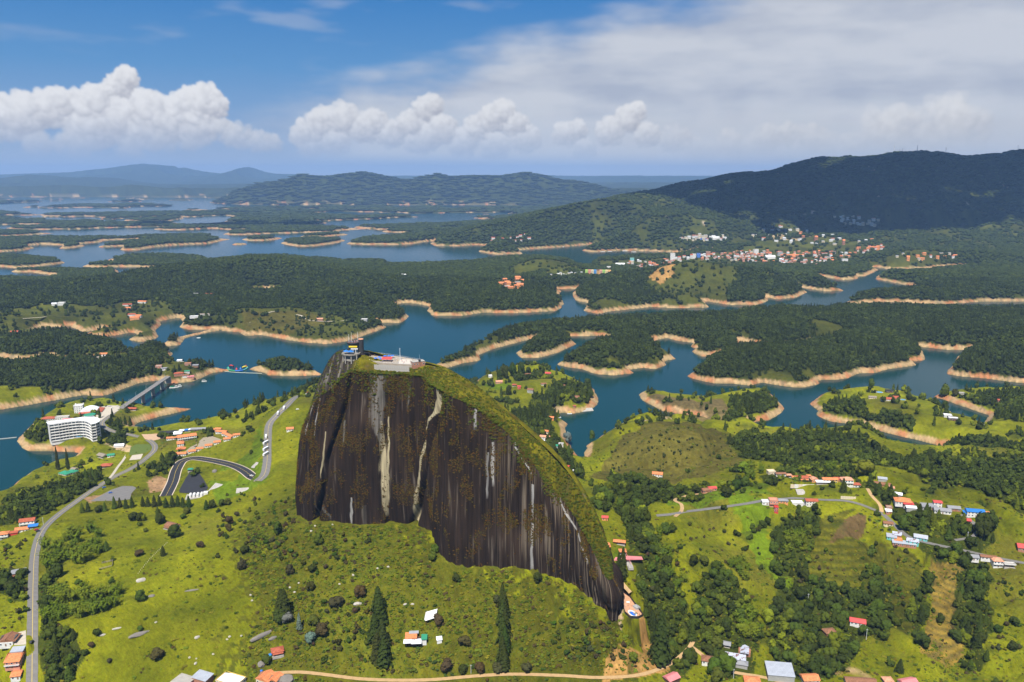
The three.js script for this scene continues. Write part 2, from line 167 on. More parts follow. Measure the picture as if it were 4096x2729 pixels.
// ---------------------------------------------------------------- heights
const SPOTS = [[1190, 2060, 85], [1320, 2080, 85], [1450, 2100, 84], [1640, 2110, 85], [1780, 2255, 78], [2000, 2235, 80], [2200, 2290, 75], [2440, 2395, 68], [1600, 2729, 22], [1300, 2700, 24], [1900, 2729, 20], [2100, 2700, 20], [2350, 2660, 20], [2560, 2600, 22], [2300, 2480, 47], [2000, 2450, 54], [1700, 2400, 60], [1500, 2300, 66], [1300, 2300, 66], [1200, 2500, 42], [1100, 2200, 68], [900, 2300, 56], [600, 2400, 48], [300, 2600, 42], [700, 2650, 34], [950, 2729, 26], [400, 2200, 46], [800, 2100, 52], [1000, 2080, 62],
  [130, 2729, 46], [130, 2400, 44], [150, 2150, 40], [250, 2040, 36], [480, 1880, 28], [600, 1790, 22], [0, 2200, 34], [-300, 2400, 36], [-300, 2729, 40], [100, 2050, 26], [200, 1950, 20], [600, 2020, 42], [900, 2020, 48], [1080, 2000, 60], [430, 1965, 33], [720, 1960, 40], [760, 1900, 40], [900, 1850, 46], [1010, 1900, 60], [1060, 1780, 70], [1080, 1650, 78], [1190, 1590, 82], [800, 1790, 38], [900, 1740, 38], [1000, 1720, 45],
  [290, 1720, 20], [400, 1650, 17], [520, 1680, 17], [350, 1800, 10], [560, 1830, 18], [400, 1900, 16], [650, 1650, 6], [600, 1665, 12],
  [2480, 2250, 66], [2420, 2100, 72], [2500, 2480, 50], [2560, 2450, 46], [2520, 2420, 52], [2480, 2300, 62], [2700, 2500, 28], [2700, 2700, 18], [2900, 2650, 14], [3200, 2729, 10], [3600, 2729, 12], [4096, 2729, 15], [4600, 2600, 20], [2700, 2150, 62], [2900, 2250, 52], [2850, 2380, 40], [2600, 2050, 66], [2500, 1950, 60], [2400, 1950, 48], [2640, 2050, 60], [3000, 2010, 62], [3300, 1990, 62], [3500, 2050, 60], [3600, 2130, 55], [3800, 2200, 50], [4096, 2270, 48],
  [3300, 1900, 66], [3500, 1950, 68], [3850, 2060, 68], [4096, 2130, 60], [3100, 2200, 45], [3300, 2250, 40], [3400, 2400, 28], [3700, 2400, 30], [3700, 2250, 44], [4000, 2450, 32], [4096, 2600, 22], [3200, 2500, 20], [2980, 2250, 34], [3500, 1840, 44], [3800, 1850, 46], [4096, 1950, 52], [3200, 1790, 38], [3000, 1760, 32], [3850, 1950, 58],
  [2750, 1715, 66], [2600, 1750, 55], [2450, 1800, 28], [2900, 1770, 46], [2700, 1850, 40], [2550, 1900, 28], [2480, 1850, 16], [2850, 1880, 44], [2700, 1605, 15], [2850, 1635, 18], [3050, 1610, 18], [3350, 1620, 20], [3550, 1645, 30], [3750, 1710, 24], [3900, 1750, 30], [3900, 1610, 16], [2000, 1520, 17], [2150, 1540, 22], [2300, 1570, 17], [2100, 1600, 14], [2180, 1650, 16], [2200, 1750, 24], [2250, 1850, 32], [2300, 1950, 48]]
  .map(([a, b, h]) => { const q = at(a, b, h); return [q.x, q.z, h]; }).concat([[-215, -830, 84], [-120, -880, 80], [-20, -830, 78], [60, -740, 76], [110, -680, 70], [-150, -760, 88], [0, -690, 84], [-700, -300, 40], [0, -300, 25], [500, -300, 20], [-1200, -700, 30], [1300, -700, 40]]);
const rbf = (() => {
  const n = SPOTS.length, A = [], b = [], k = (r) => Math.sqrt(r * r + 900);
  for (let i = 0; i < n; i++) { A.push(new Float64Array(n + 1)); for (let j = 0; j < n; j++) A[i][j] = k(Math.hypot(SPOTS[i][0] - SPOTS[j][0], SPOTS[i][1] - SPOTS[j][1])) + (i === j ? -6 : 0); A[i][n] = 1; b.push(SPOTS[i][2]); }
  A.push(new Float64Array(n + 1).fill(1)); A[n][n] = 0; b.push(0);
  const N = n + 1; for (let c = 0; c < N; c++) { let p = c; for (let r = c + 1; r < N; r++) if (Math.abs(A[r][c]) > Math.abs(A[p][c])) p = r; [A[c], A[p]] = [A[p], A[c]]; [b[c], b[p]] = [b[p], b[c]]; for (let r = c + 1; r < N; r++) { const f = A[r][c] / A[c][c]; if (f) { for (let q = c; q < N; q++) A[r][q] -= f * A[c][q]; b[r] -= f * b[c]; } } }
  for (let c = N - 1; c >= 0; c--) { for (let q = c + 1; q < N; q++) b[c] -= A[c][q] * b[q]; b[c] /= A[c][c]; }
  return (x, z) => { let s = b[n]; for (let i = 0; i < n; i++) s += b[i] * k(Math.hypot(x - SPOTS[i][0], z - SPOTS[i][1])); return s; };
})();
const RBFG = (() => { const c = 10, x0 = -1500, z0 = -1700, w = 300, h = 150, g = new Float32Array(w * h); for (let j = 0; j < h; j++) for (let i = 0; i < w; i++) g[j * w + i] = rbf(x0 + i * c, z0 + j * c); return (x, z) => { const fx = clamp((x - x0) / c, 0, w - 1.01), fz = clamp((z - z0) / c, 0, h - 1.01), i = Math.floor(fx), j = Math.floor(fz), u = fx - i, v = fz - j, o = j * w + i; return (g[o] * (1 - u) + g[o + 1] * u) * (1 - v) + (g[o + w] * (1 - u) + g[o + w + 1] * u) * v; }; })();
const bumpAt = (px, z, h, rx, rz) => [(px - 2048) / FOCAL * (z * CP + 380 * SP), -z, h, rx, rz];
const BUMPS = [bumpAt(1080, 3200, 60, 360, 260), bumpAt(800, 3050, 40, 330, 240), bumpAt(1330, 3000, 26, 260, 200), bumpAt(560, 2900, 12, 300, 200), bumpAt(2170, 3300, 50, 150, 150), bumpAt(1900, 3200, 6, 350, 180), bumpAt(2790, 3000, 62, 210, 150), bumpAt(2560, 2900, 26, 200, 150), bumpAt(3200, 3000, 25, 260, 180), bumpAt(3640, 3750, 42, 330, 220), bumpAt(3960, 3650, 40, 300, 250), bumpAt(1480, 2500, 26, 120, 150), bumpAt(1300, 2350, 30, 140, 130), bumpAt(250, 2650, 6, 260, 200), bumpAt(700, 2600, 8, 260, 150), bumpAt(950, 2200, 14, 120, 110), bumpAt(2600, 3900, -16, 600, 280), bumpAt(3100, 4100, -12, 500, 250), bumpAt(420, 3400, -14, 600, 350), bumpAt(1850, 2750, 26, 330, 200), bumpAt(3500, 2150, 18, 300, 140), bumpAt(4050, 1780, 34, 150, 150), bumpAt(3850, 3150, 26, 450, 160), bumpAt(2450, 1760, 14, 90, 90), bumpAt(3050, 1720, 14, 180, 80), bumpAt(2500, 4900, 40, 500, 350), bumpAt(2900, 4700, 60, 500, 300)];
// ridges: crest line x -> (z, height)
const ridge = (pts, sf, sb, rough) => { const q = pts.map(([px, py, z]) => { const y = -(py - 1364.5) / FOCAL, wy = y * CP - SP, wz = CP + y * SP, t = z / wz; return [(px - 2048) / FOCAL * t, z, EYE + wy * t]; }); return { q, sf, sb, rough }; };
const RIDGES = [
  ridge([[-3000, 979, 5000], [1500, 979, 5000], [1800, 945, 5000], [2000, 897, 5000], [2200, 855, 5150], [2388, 815, 5300], [2565, 783, 5700], [2668, 762, 5900], [2771, 737, 6000], [2958, 707, 6200], [3103, 696, 6300], [3150, 682, 6300], [3220, 654, 6300], [3276, 642, 6300], [3417, 637, 6300], [3487, 640, 6300], [3575, 619, 6300], [3716, 616, 6300], [3790, 626, 6300], [3912, 635, 6300], [4001, 626, 6300], [4096, 611, 6200], [4400, 600, 6000], [5200, 640, 5600], [6500, 700, 5200]], 640, 1500, 0.5),
  ridge([[-3000, 805, 12600], [760, 805, 12600], [900, 785, 12600], [1000, 750, 12600], [1093, 733, 12600], [1154, 714, 12600], [1201, 700, 12600], [1234, 707, 12600], [1304, 710, 12600], [1397, 697, 12600], [1444, 691, 12600], [1537, 710, 12600], [1621, 724, 12600], [1743, 700, 12600], [1794, 709, 12600], [2000, 707, 12600], [2112, 692, 12600], [2196, 710, 12600], [2248, 726, 12600], [2280, 722, 12600], [2350, 736, 12600], [2467, 766, 12600], [2600, 790, 12600], [3000, 800, 12600]], 520, 2500, 0.35),
  ridge([[-1200, 750, 15200], [0, 745, 15200], [131, 739, 15200], [300, 750, 15200], [430, 738, 15000], [520, 752, 14500], [748, 742, 14000], [864, 725, 13500], [935, 722, 13500], [1000, 733, 13500], [1100, 728, 13500], [1300, 745, 13500], [2500, 760, 13500]], 650, 3000, 0.3),
  ridge([[-1500, 722, 20500], [0, 717, 20500], [135, 701, 20500], [234, 716, 20500], [364, 710, 20500], [467, 735, 20500], [700, 740, 20500], [1200, 735, 20500], [4000, 730, 20500]], 2000, 4000, 0.3),
  ridge([[-1500, 690, 28500], [0, 700, 28500], [300, 690, 28500], [467, 671, 28500], [561, 657, 28500], [701, 666, 28500], [771, 684, 28500], [880, 698, 28500], [945, 684, 28500], [986, 669, 28500], [1020, 684, 28500], [1075, 695, 28500], [1300, 705, 28500], [5000, 705, 28500]], 2500, 4000, 0.25),
];
function ridgeH(x, z, rg) {
  const { q, sf, sb, rough } = rg; if (-z < q[0][1] - 4.2 * sf - 1500 || -z > q[0][1] + 4 * sb) return 0;
  let i = 0; while (i < q.length - 2 && q[i + 1][0] < x) i++;
  const t = clamp((x - q[i][0]) / (q[i + 1][0] - q[i][0])), zc = mixf(q[i][1], q[i + 1][1], t), hc = mixf(q[i][2], q[i + 1][2], t);
  const d = -z - zc, w = d < 0 ? sf : sb, g = d < 0 ? Math.exp(-Math.pow(-d / (w * 1.55), 1.6)) : Math.exp(-(d / w) * (d / w)), spur = 1 - Math.abs(fbm(x / (sf * 0.75) + 9, z / (sf * 2.2), 4)) * 1.6;
  return hc * g * (1 - rough * (1 - g) * (1 - spur) * 1.2) ;
}
const near1 = raster(-2000, 2000, -2400, -250, 3.5), near2 = raster(-5200, 5200, -6000, -2200, 9), far3 = raster(-30000, 30000, -33000, -4900, 50, true);
const ROADBED = [];                                     // [polyline of x,z,h ; half width ; feather] flattened into the land
function rawHeight(x, z) {
  const n = -z; let d = shoreDist(x, z); const near = (x < -70 ? 1 - sst(1400, 1490, n) : 1 - sst(1560, 1660, n)) * (1 - sst(1150, 1450, Math.abs(x)));
  d += fbm(x / 26, z / 26, 2) * (n < 6000 ? 3.6 : 12) + fbm(x / 90, z / 90, 2) * (n < 6000 ? 6 : 30);
  if (d <= 0) return Math.max(-30, d * 0.5);
  let T = 0;
  if (near < 1) {
    const lo = sst(2700, 3400, n); T = mixf(24, 11, lo) + mixf(19, 13, lo) * fbm(x / 330 + 3, z / 330, 4) + mixf(8, 4, lo) * fbm(x / 90, z / 90, 2);
    for (const b of BUMPS) { const e = ((x - b[0]) / b[3]) ** 2 + ((z - b[1]) / b[4]) ** 2; if (e < 7) T += b[2] * Math.exp(-e); }
    if (n > 5000) T += sst(5000, 8000, n) * ((x > 0 ? 40 : 22) * Math.max(0, fbm(x / 1400, z / 1400 + 8, 4)));
    let r = 0; for (const rg of RIDGES) r = Math.max(r, ridgeH(x, z, rg)); T = Math.max(T, 0) + Math.max(0, r) * (1 + 0.05 * fbm(x / 260, z / 260, 3));
  }
  if (near > 0) { const rel = sst(0, 60, Math.hypot(x + 60, (z + 690) * 1.4) - 190), t = RBFG(x, z) + rel * (7 * fbm(x / 105 + 1, z / 105, 3) - (x > 110 ? 9 * (1 - sst(0, 0.16, Math.abs(fbm(x / 130 + 4, z / 130, 3)))) : 0)) + 2.6 * fbm(x / 48, z / 48, 3) + 0.6 * fbm(x / 14, z / 14, 2); T = mixf(T, t, near); }
  const bs = mixf(mixf(0.72, 0.42, sst(1500, 4000, n)), 0.24, sst(4300, 6000, n)), bank = d < 11 / bs ? d * bs : 11 + (d - 11 / bs) * (n > 5500 ? 0.35 : 0.62) + Math.max(0, d - 260) * 0.6;
  T = Math.max(T, Math.min(n > 3450 && n < 4600 && x > 250 && x < 1700 ? 5 : 9.5, bank));
  const k = 5, h = clamp(0.5 + 0.5 * (bank - T) / k); return mixf(bank, T, h) - k * h * (1 - h) + 0.25;
}
let yardGrade = null;
function height(x, z) {
  let h = rawHeight(x, z);
  if (z > -1750) for (const r of ROADBED) { if (x < r.x0 || x > r.x1 || z < r.z0 || z > r.z1) continue; let best = 1e9, bh = 0; for (let i = 0; i + 1 < r.p.length; i++) { const [ax, az, ah] = r.p[i], [bx, bz, b_] = r.p[i + 1], dx = bx - ax, dz = bz - az, t = clamp(((x - ax) * dx + (z - az) * dz) / (dx * dx + dz * dz + 1e-9)), e = Math.hypot(x - ax - dx * t, z - az - dz * t); if (e < best) { best = e; bh = mixf(ah, b_, t); } } const k = 1 - sst(r.w, r.w + r.f, best); if (k > 0) h = mixf(h, bh, k); }
  if (yardGrade && z > -1400) h = yardGrade(x, z, h);
  return h;
}
const onLand = (px, py) => {                             // a point of the photograph put down on the land it shows
  const x = (px - 2048) / FOCAL, y = -(py - 1364.5) / FOCAL, wy = y * CP - SP, wz = -(CP + y * SP); let t = 300;
  for (let k = 0; k < 6000; k++) { const h = EYE + wy * t; if (h <= Math.max(0, height(x * t, wz * t))) break; t += t < 2500 ? 2 : 8; }
  let a = t - (t < 2500 ? 2 : 8), b = t; for (let k = 0; k < 8; k++) { const m = (a + b) / 2; if (EYE + wy * m <= Math.max(0, height(x * m, wz * m))) b = m; else a = m; }
  return new THREE.Vector3(x * b, height(x * b, wz * b), wz * b);
};
// ---------------------------------------------------------------- roads: lines of the photograph laid on the land, which is graded to them
const smoothLine = (pts, step = 4) => { const c = new THREE.CatmullRomCurve3(pts, false, 'centripetal'), n = Math.max(4, Math.round(c.getLength() / step)); return c.getSpacedPoints(n); };
const bed = (px, w, f = 5, step = 6) => {
  const pts = px.map(([a, b, h]) => { const q = h === undefined ? onLand(a, b) : at(a, b, h); return q; }), line = smoothLine(pts, step);
  for (let k = 0; k < 4; k++) { const ys = line.map((p) => p.y); for (let i = 1; i < line.length - 1; i++) line[i].y = (ys[i - 1] + 2 * ys[i] + ys[i + 1]) / 4; }
  const p = line.map((q) => [q.x, q.z, q.y]), xs = p.map((q) => q[0]), zs = p.map((q) => q[1]), m = w + f + 2;
  ROADBED.push({ p, w: w + 0.8, f, x0: Math.min(...xs) - m, x1: Math.max(...xs) + m, z0: Math.min(...zs) - m, z1: Math.max(...zs) + m }); return line;
};
const ROADS = [];                                        // [name, line, half width, surface, label]
const road = (name, px, w, surf, f) => { const line = bed(px, w, f); ROADS.push([name, line, w, surf]); return line; };
const mainRoad = road('main_road', [[122, 2900], [127, 2729], [128, 2600], [130, 2450], [132, 2330], [140, 2210], [165, 2130], [215, 2075], [290, 2018], [380, 1955], [458, 1908], [520, 1876], [580, 1838], [618, 1798], [600, 1765], [537, 1744], [440, 1722], [408, 1697], [449, 1657], [486, 1632, 17]], 4.2, 'worn');
const hairpin = road('hairpin_road', [[663, 1985], [690, 1930], [708, 1875], [730, 1846], [765, 1834], [818, 1838], [911, 1857], [975, 1882], [1015, 1912], [1040, 1920]], 6.2, 'fresh', 7);
const climb = road('hill_road', [[1030, 1925], [1054, 1905], [1066, 1861], [1070, 1767], [1079, 1695], [1100, 1669], [1147, 1622], [1193, 1585], [1230, 1578]], 5.2, 'worn', 7);
road('village_road', [[2626, 2064], [2690, 2056], [2760, 2046], [2850, 2036], [2920, 2026], [3000, 2012], [3090, 1998], [3180, 1997], [3300, 1999], [3400, 2007], [3480, 2032], [3530, 2058], [3575, 2098], [3640, 2150], [3740, 2180], [3840, 2198], [3920, 2218], [4010, 2238], [4110, 2256], [4400, 2300]], 2.8, 'worn');
road('lane', [[3845, 2060], [3880, 2078], [3905, 2108], [3903, 2140], [3880, 2152], [3820, 2162]], 2.2, 'worn');
road('dirt_track', [[1090, 2694], [1200, 2690], [1300, 2700], [1450, 2718], [1700, 2722], [1900, 2706], [2040, 2698], [2250, 2705], [2400, 2712], [2550, 2702], [2650, 2672], [2720, 2630], [2762, 2585], [2775, 2558]], 2.0, 'dirt', 4);
road('dirt_track', [[2762, 2585], [2800, 2615], [2850, 2660], [2930, 2690], [3060, 2712], [3160, 2740]], 2.0, 'dirt', 4);
road('footpath', [[2442, 2262], [2465, 2300], [2490, 2335], [2522, 2372]], 2.4, 'dirt', 4);
road('dirt_track', [[2700, 2068], [2728, 2040], [2722, 2015], [2700, 2002], [2760, 1985], [2830, 1972]], 2.0, 'dirt', 4);
road('dirt_track', [[3470, 1955], [3490, 1985], [3520, 2020], [3528, 2050]], 2.0, 'dirt', 4);
road('garden_drive', [[520, 1790], [500, 1830], [470, 1870], [445, 1905], [420, 1930]], 1.8, 'pale', 3);
road('far_road', [[1000, 1290], [1060, 1255], [1110, 1245], [1200, 1262], [1240, 1282], [1330, 1286], [1420, 1278]], 3, 'pale', 5); 
road('far_road', [[90, 1275], [180, 1268], [270, 1248]], 3, 'pale', 5); road('far_road', [[150, 1205], [240, 1190], [330, 1178], [420, 1172]], 4, 'pale', 6);
// paved and bare areas graded flat: outline px, height taken from the middle
const YARDS = [];
const yard = (name, px, surf, lift = 0, label) => { const c = px.reduce((a, b) => [a[0] + b[0] / px.length, a[1] + b[1] / px.length], [0, 0]), h = onLand(c[0], c[1]).y + lift, p = ground(px, h); const xs = p.map((q) => q[0]), zs = p.map((q) => q[1]); let len = 0; p.forEach((q, i) => { const r = p[(i + 1) % p.length]; len += Math.hypot(q[0] - r[0], q[1] - r[1]); }); const cx = xs.reduce((a, b) => a + b) / p.length, cz = zs.reduce((a, b) => a + b) / p.length; YARDS.push({ name, p, h, surf, cx, cz }); return { h, cx, cz, p }; };
yard('tarred_lot', [[765, 1880], [790, 1885], [815, 1920], [832, 1952], [825, 1968], [770, 1976], [718, 1972], [716, 1962], [742, 1915]], 'fresh');
yard('parking_lot', [[400, 1985], [440, 1962], [490, 1945], [530, 1946], [545, 1953], [525, 1975], [520, 1998], [470, 2004], [360, 2006]], 'worn');
yard('parking_lot', [[392, 1630], [440, 1622], [478, 1624], [478, 1640], [445, 1660], [405, 1684], [385, 1684], [384, 1665]], 'pale');
yard('cobbled_court', [[798, 1764], [812, 1752], [850, 1746], [888, 1760], [870, 1770], [835, 1783], [805, 1800], [785, 1812], [770, 1806], [790, 1785]], 'cobble');
yard('cobbled_court', [[735, 1812], [760, 1790], [790, 1776], [782, 1790], [765, 1812], [750, 1822]], 'cobble');
yard('concrete_yard', [[48, 2545], [58, 2534], [103, 2523], [104, 2580], [56, 2583]], 'pale');
yard('bare_yard', [[565, 1738], [640, 1737], [655, 1755], [610, 1764], [580, 1758]], 'earth');
yard('playing_field', [[522, 1790], [545, 1778], [600, 1778], [605, 1795], [585, 1812], [515, 1822]], 'turf');
yard('concrete_pad', [[516, 1842], [528, 1822], [572, 1816], [562, 1838]], 'pale');
yard('sandy_ring', [[2486, 2362], [2500, 2365], [2520, 2392], [2540, 2420], [2566, 2455], [2572, 2466], [2552, 2476], [2520, 2474], [2500, 2455], [2490, 2420], [2484, 2390]], 'ring');
const YARDBED = YARDS.map((y) => ({ ...y, x0: Math.min(...y.p.map((q) => q[0])) - 8, x1: Math.max(...y.p.map((q) => q[0])) + 8, z0: Math.min(...y.p.map((q) => q[1])) - 8, z1: Math.max(...y.p.map((q) => q[1])) + 8 }));
const edgeDist = (p, x, z) => { let b = 1e9; for (let i = 0, j = p.length - 1; i < p.length; j = i++) { const [ax, az] = p[j], [bx, bz] = p[i], dx = bx - ax, dz = bz - az, t = clamp(((x - ax) * dx + (z - az) * dz) / (dx * dx + dz * dz + 1e-9)); b = Math.min(b, Math.hypot(x - ax - dx * t, z - az - dz * t)); } return inPoly(p, x, z) ? -b : b; };
yardGrade = (x, z, h) => { for (const y of YARDBED) if (x > y.x0 && x < y.x1 && z > y.z0 && z < y.z1) { const k = 1 - sst(0.5, 6, edgeDist(y.p, x, z)); if (k > 0) h = mixf(h, y.h, k); } return h; };
// ---------------------------------------------------------------- what grows where
const Z = (h, pts) => ground(pts, h);
const FOREST = [
  Z(24, [[-300, 2130], [-300, 2040], [0, 2040], [60, 1960], [180, 1930], [330, 1900], [420, 1925], [330, 2005], [240, 2050], [150, 2110], [0, 2135]]),
  Z(42, [[-200, 2290], [60, 2270], [110, 2280], [100, 2420], [40, 2380], [-200, 2330]]),
  Z(44, [[150, 2330], [210, 2300], [240, 2380], [220, 2480], [320, 2560], [260, 2640], [190, 2729], [150, 2729]]),
  Z(20, [[2050, 1500], [2170, 1490], [2180, 1510], [2060, 1520]]), Z(18, [[2190, 1570], [2260, 1530], [2330, 1530], [2375, 1570], [2340, 1600], [2250, 1600]]),
  Z(18, [[2140, 1580], [2260, 1570], [2250, 1640], [2190, 1690], [2220, 1760], [2290, 1830], [2300, 1900], [2360, 1990], [2280, 1960], [2180, 1830], [2080, 1720], [2040, 1670], [2120, 1640]]),
  Z(48, [[2960, 1700], [3100, 1690], [3400, 1680], [3600, 1800], [3750, 1810], [4096, 1800], [4900, 1820], [4900, 2180], [4096, 2110], [3900, 1995], [3700, 1930], [3580, 1890], [3300, 1865], [3080, 1860], [2960, 1830], [2920, 1770]]),
  Z(56, [[2360, 2030], [2430, 1930], [2500, 1840], [2560, 1860], [2660, 1920], [2800, 1925], [2850, 1960], [2780, 2000], [2640, 2035], [2500, 2055], [2410, 2100]]),
  Z(52, [[2460, 2075], [2540, 2090], [2620, 2180], [2690, 2300], [2760, 2380], [2800, 2440], [2760, 2540], [2690, 2540], [2600, 2430], [2530, 2310], [2500, 2200]]),
  Z(26, [[2760, 2420], [2880, 2350], [2960, 2400], [3050, 2500], [3020, 2620], [2900, 2640], [2770, 2560]]),
  Z(22, [[3080, 2450], [3200, 2370], [3330, 2380], [3440, 2430], [3440, 2540], [3400, 2640], [3250, 2690], [3110, 2640], [3070, 2560]]),
  Z(42, [[3090, 2150], [3200, 2080], [3290, 2100], [3260, 2180], [3210, 2290], [3080, 2260]]), Z(38, [[3420, 2340], [3560, 2330], [3600, 2430], [3520, 2460], [3430, 2420]]),
  Z(40, [[3860, 2250], [3960, 2290], [3970, 2400], [3930, 2560], [3880, 2570], [3860, 2450], [3830, 2330]]), Z(36, [[3680, 2290], [3720, 2300], [3710, 2420], [3680, 2500], [3650, 2440]]),
  Z(58, [[3570, 2030], [3680, 2060], [3760, 2110], [3880, 2110], [3960, 2080], [3980, 2150], [3920, 2240], [3760, 2190], [3620, 2130]]),
  Z(62, [[3420, 1900], [3520, 1940], [3600, 2010], [3530, 2020], [3440, 1960]]), Z(62, [[3030, 1880], [3200, 1850], [3420, 1870], [3420, 1900], [3300, 1890], [3060, 1905]]),
  Z(24, [[3240, 1640], [3280, 1590], [3440, 1590], [3480, 1640], [3620, 1660], [3700, 1720], [3900, 1760], [4300, 1800], [4300, 1870], [3900, 1800], [3750, 1765], [3520, 1715], [3320, 1670]]), Z(18, [[3830, 1600], [3900, 1570], [4300, 1560], [4300, 1720], [4050, 1700], [3960, 1640]]),
  Z(18, [[2920, 1600], [3050, 1560], [3120, 1600], [3090, 1660], [2980, 1660], [2940, 1690], [2910, 1640]]),
  Z(16, [[90, 1740], [170, 1690], [190, 1730], [150, 1780]]), Z(24, [[410, 1690], [480, 1680], [500, 1760], [440, 1760]]), Z(40, [[640, 1820], [720, 1800], [720, 1850], [640, 1870]]),
];
const CLEAR = [                                          // openings in the wooded land
  Z(35, [[-100, 1240], [180, 1210], [420, 1210], [600, 1190], [680, 1200], [700, 1290], [560, 1330], [380, 1300], [200, 1310], [-100, 1330]]), Z(20, [[960, 1260], [1260, 1260], [1400, 1290], [1500, 1320], [1300, 1372], [1150, 1352], [1000, 1335], [930, 1300]]), Z(60, [[2580, 1110], [2660, 1060], [2800, 1035], [2870, 1040], [2960, 1080], [2900, 1150], [2760, 1160], [2640, 1140]]), Z(10, [[2380, 1060], [2700, 1040], [2900, 1015], [3300, 985], [3560, 1010], [3450, 1050], [3250, 1065], [3000, 1060], [2700, 1080], [2400, 1075]]),
  Z(14, [[640, 1440], [760, 1410], [800, 1440], [740, 1490], [660, 1500]]), Z(20, [[2040, 1090], [2330, 1080], [2350, 1100], [2060, 1110]]), Z(30, [[1970, 1120], [2140, 1120], [2140, 1140], [1960, 1150]]), Z(40, [[3480, 1040], [3720, 1010], [3800, 1050], [3540, 1075]]),
  Z(30, [[350, 1400], [460, 1380], [520, 1420], [420, 1440]]), Z(60, [[2150, 1040], [2260, 1050], [2320, 1080], [2200, 1085]]),
];
const EXTRA = [];                                        // no trees here (buildings, roads), filled in below: [x, z, radius]
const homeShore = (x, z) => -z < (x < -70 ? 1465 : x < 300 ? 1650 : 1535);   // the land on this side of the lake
function woods(x, z, h, d) {                             // how closely trees stand, 0..1
  const n = -z; if (h < 9 || d < 10) return 0;
  const j = fbm(x / 30, z / 30, 2) * 14, jz = fbm(x / 30 + 50, z / 30, 2) * 14;
  if (homeShore(x, z)) { for (const p of FOREST) if (inPoly(p, x + j, z + jz)) return 1; if (x > 95 && n < 1000) return 0.55 * sst(0.16, 0.42, fbm(x / 38 + 2, z / 38, 3)); if (n > 1150) return 0.5 * sst(0.05, 0.4, fbm(x / 30 + 2, z / 30, 3)); return x < -330 ? 0.35 * sst(0.2, 0.45, fbm(x / 30 + 2, z / 30, 3)) : 0; }
  for (const p of CLEAR) if (inPoly(p, x + j * 2, z + jz * 2)) return 0.07;
  if (n > 5600) { let r = 0; for (const rg of RIDGES.slice(0, 1)) r = Math.max(r, ridgeH(x, z, rg)); if (r > 60) return 0.25 + 0.75 * sst(-0.45, 0.0, fbm(x / 240, z / 420 + 4, 4) + (r - 120) / 400); return 1; }
  if (x > 1500 && n > 4200) return 0.22 + 0.78 * sst(-0.12, 0.2, fbm(x / 210, z / 210 + 9, 4));
  if (x > 500 && x < 1500 && n > 4150) return 0.2 + 0.8 * sst(-0.3, 0.2, fbm(x / 210, z / 210 + 9, 4));
  return sst(-0.48, -0.14, fbm(x / 150 + 7, z / 150, 4) + (d - 60) / 600);
}
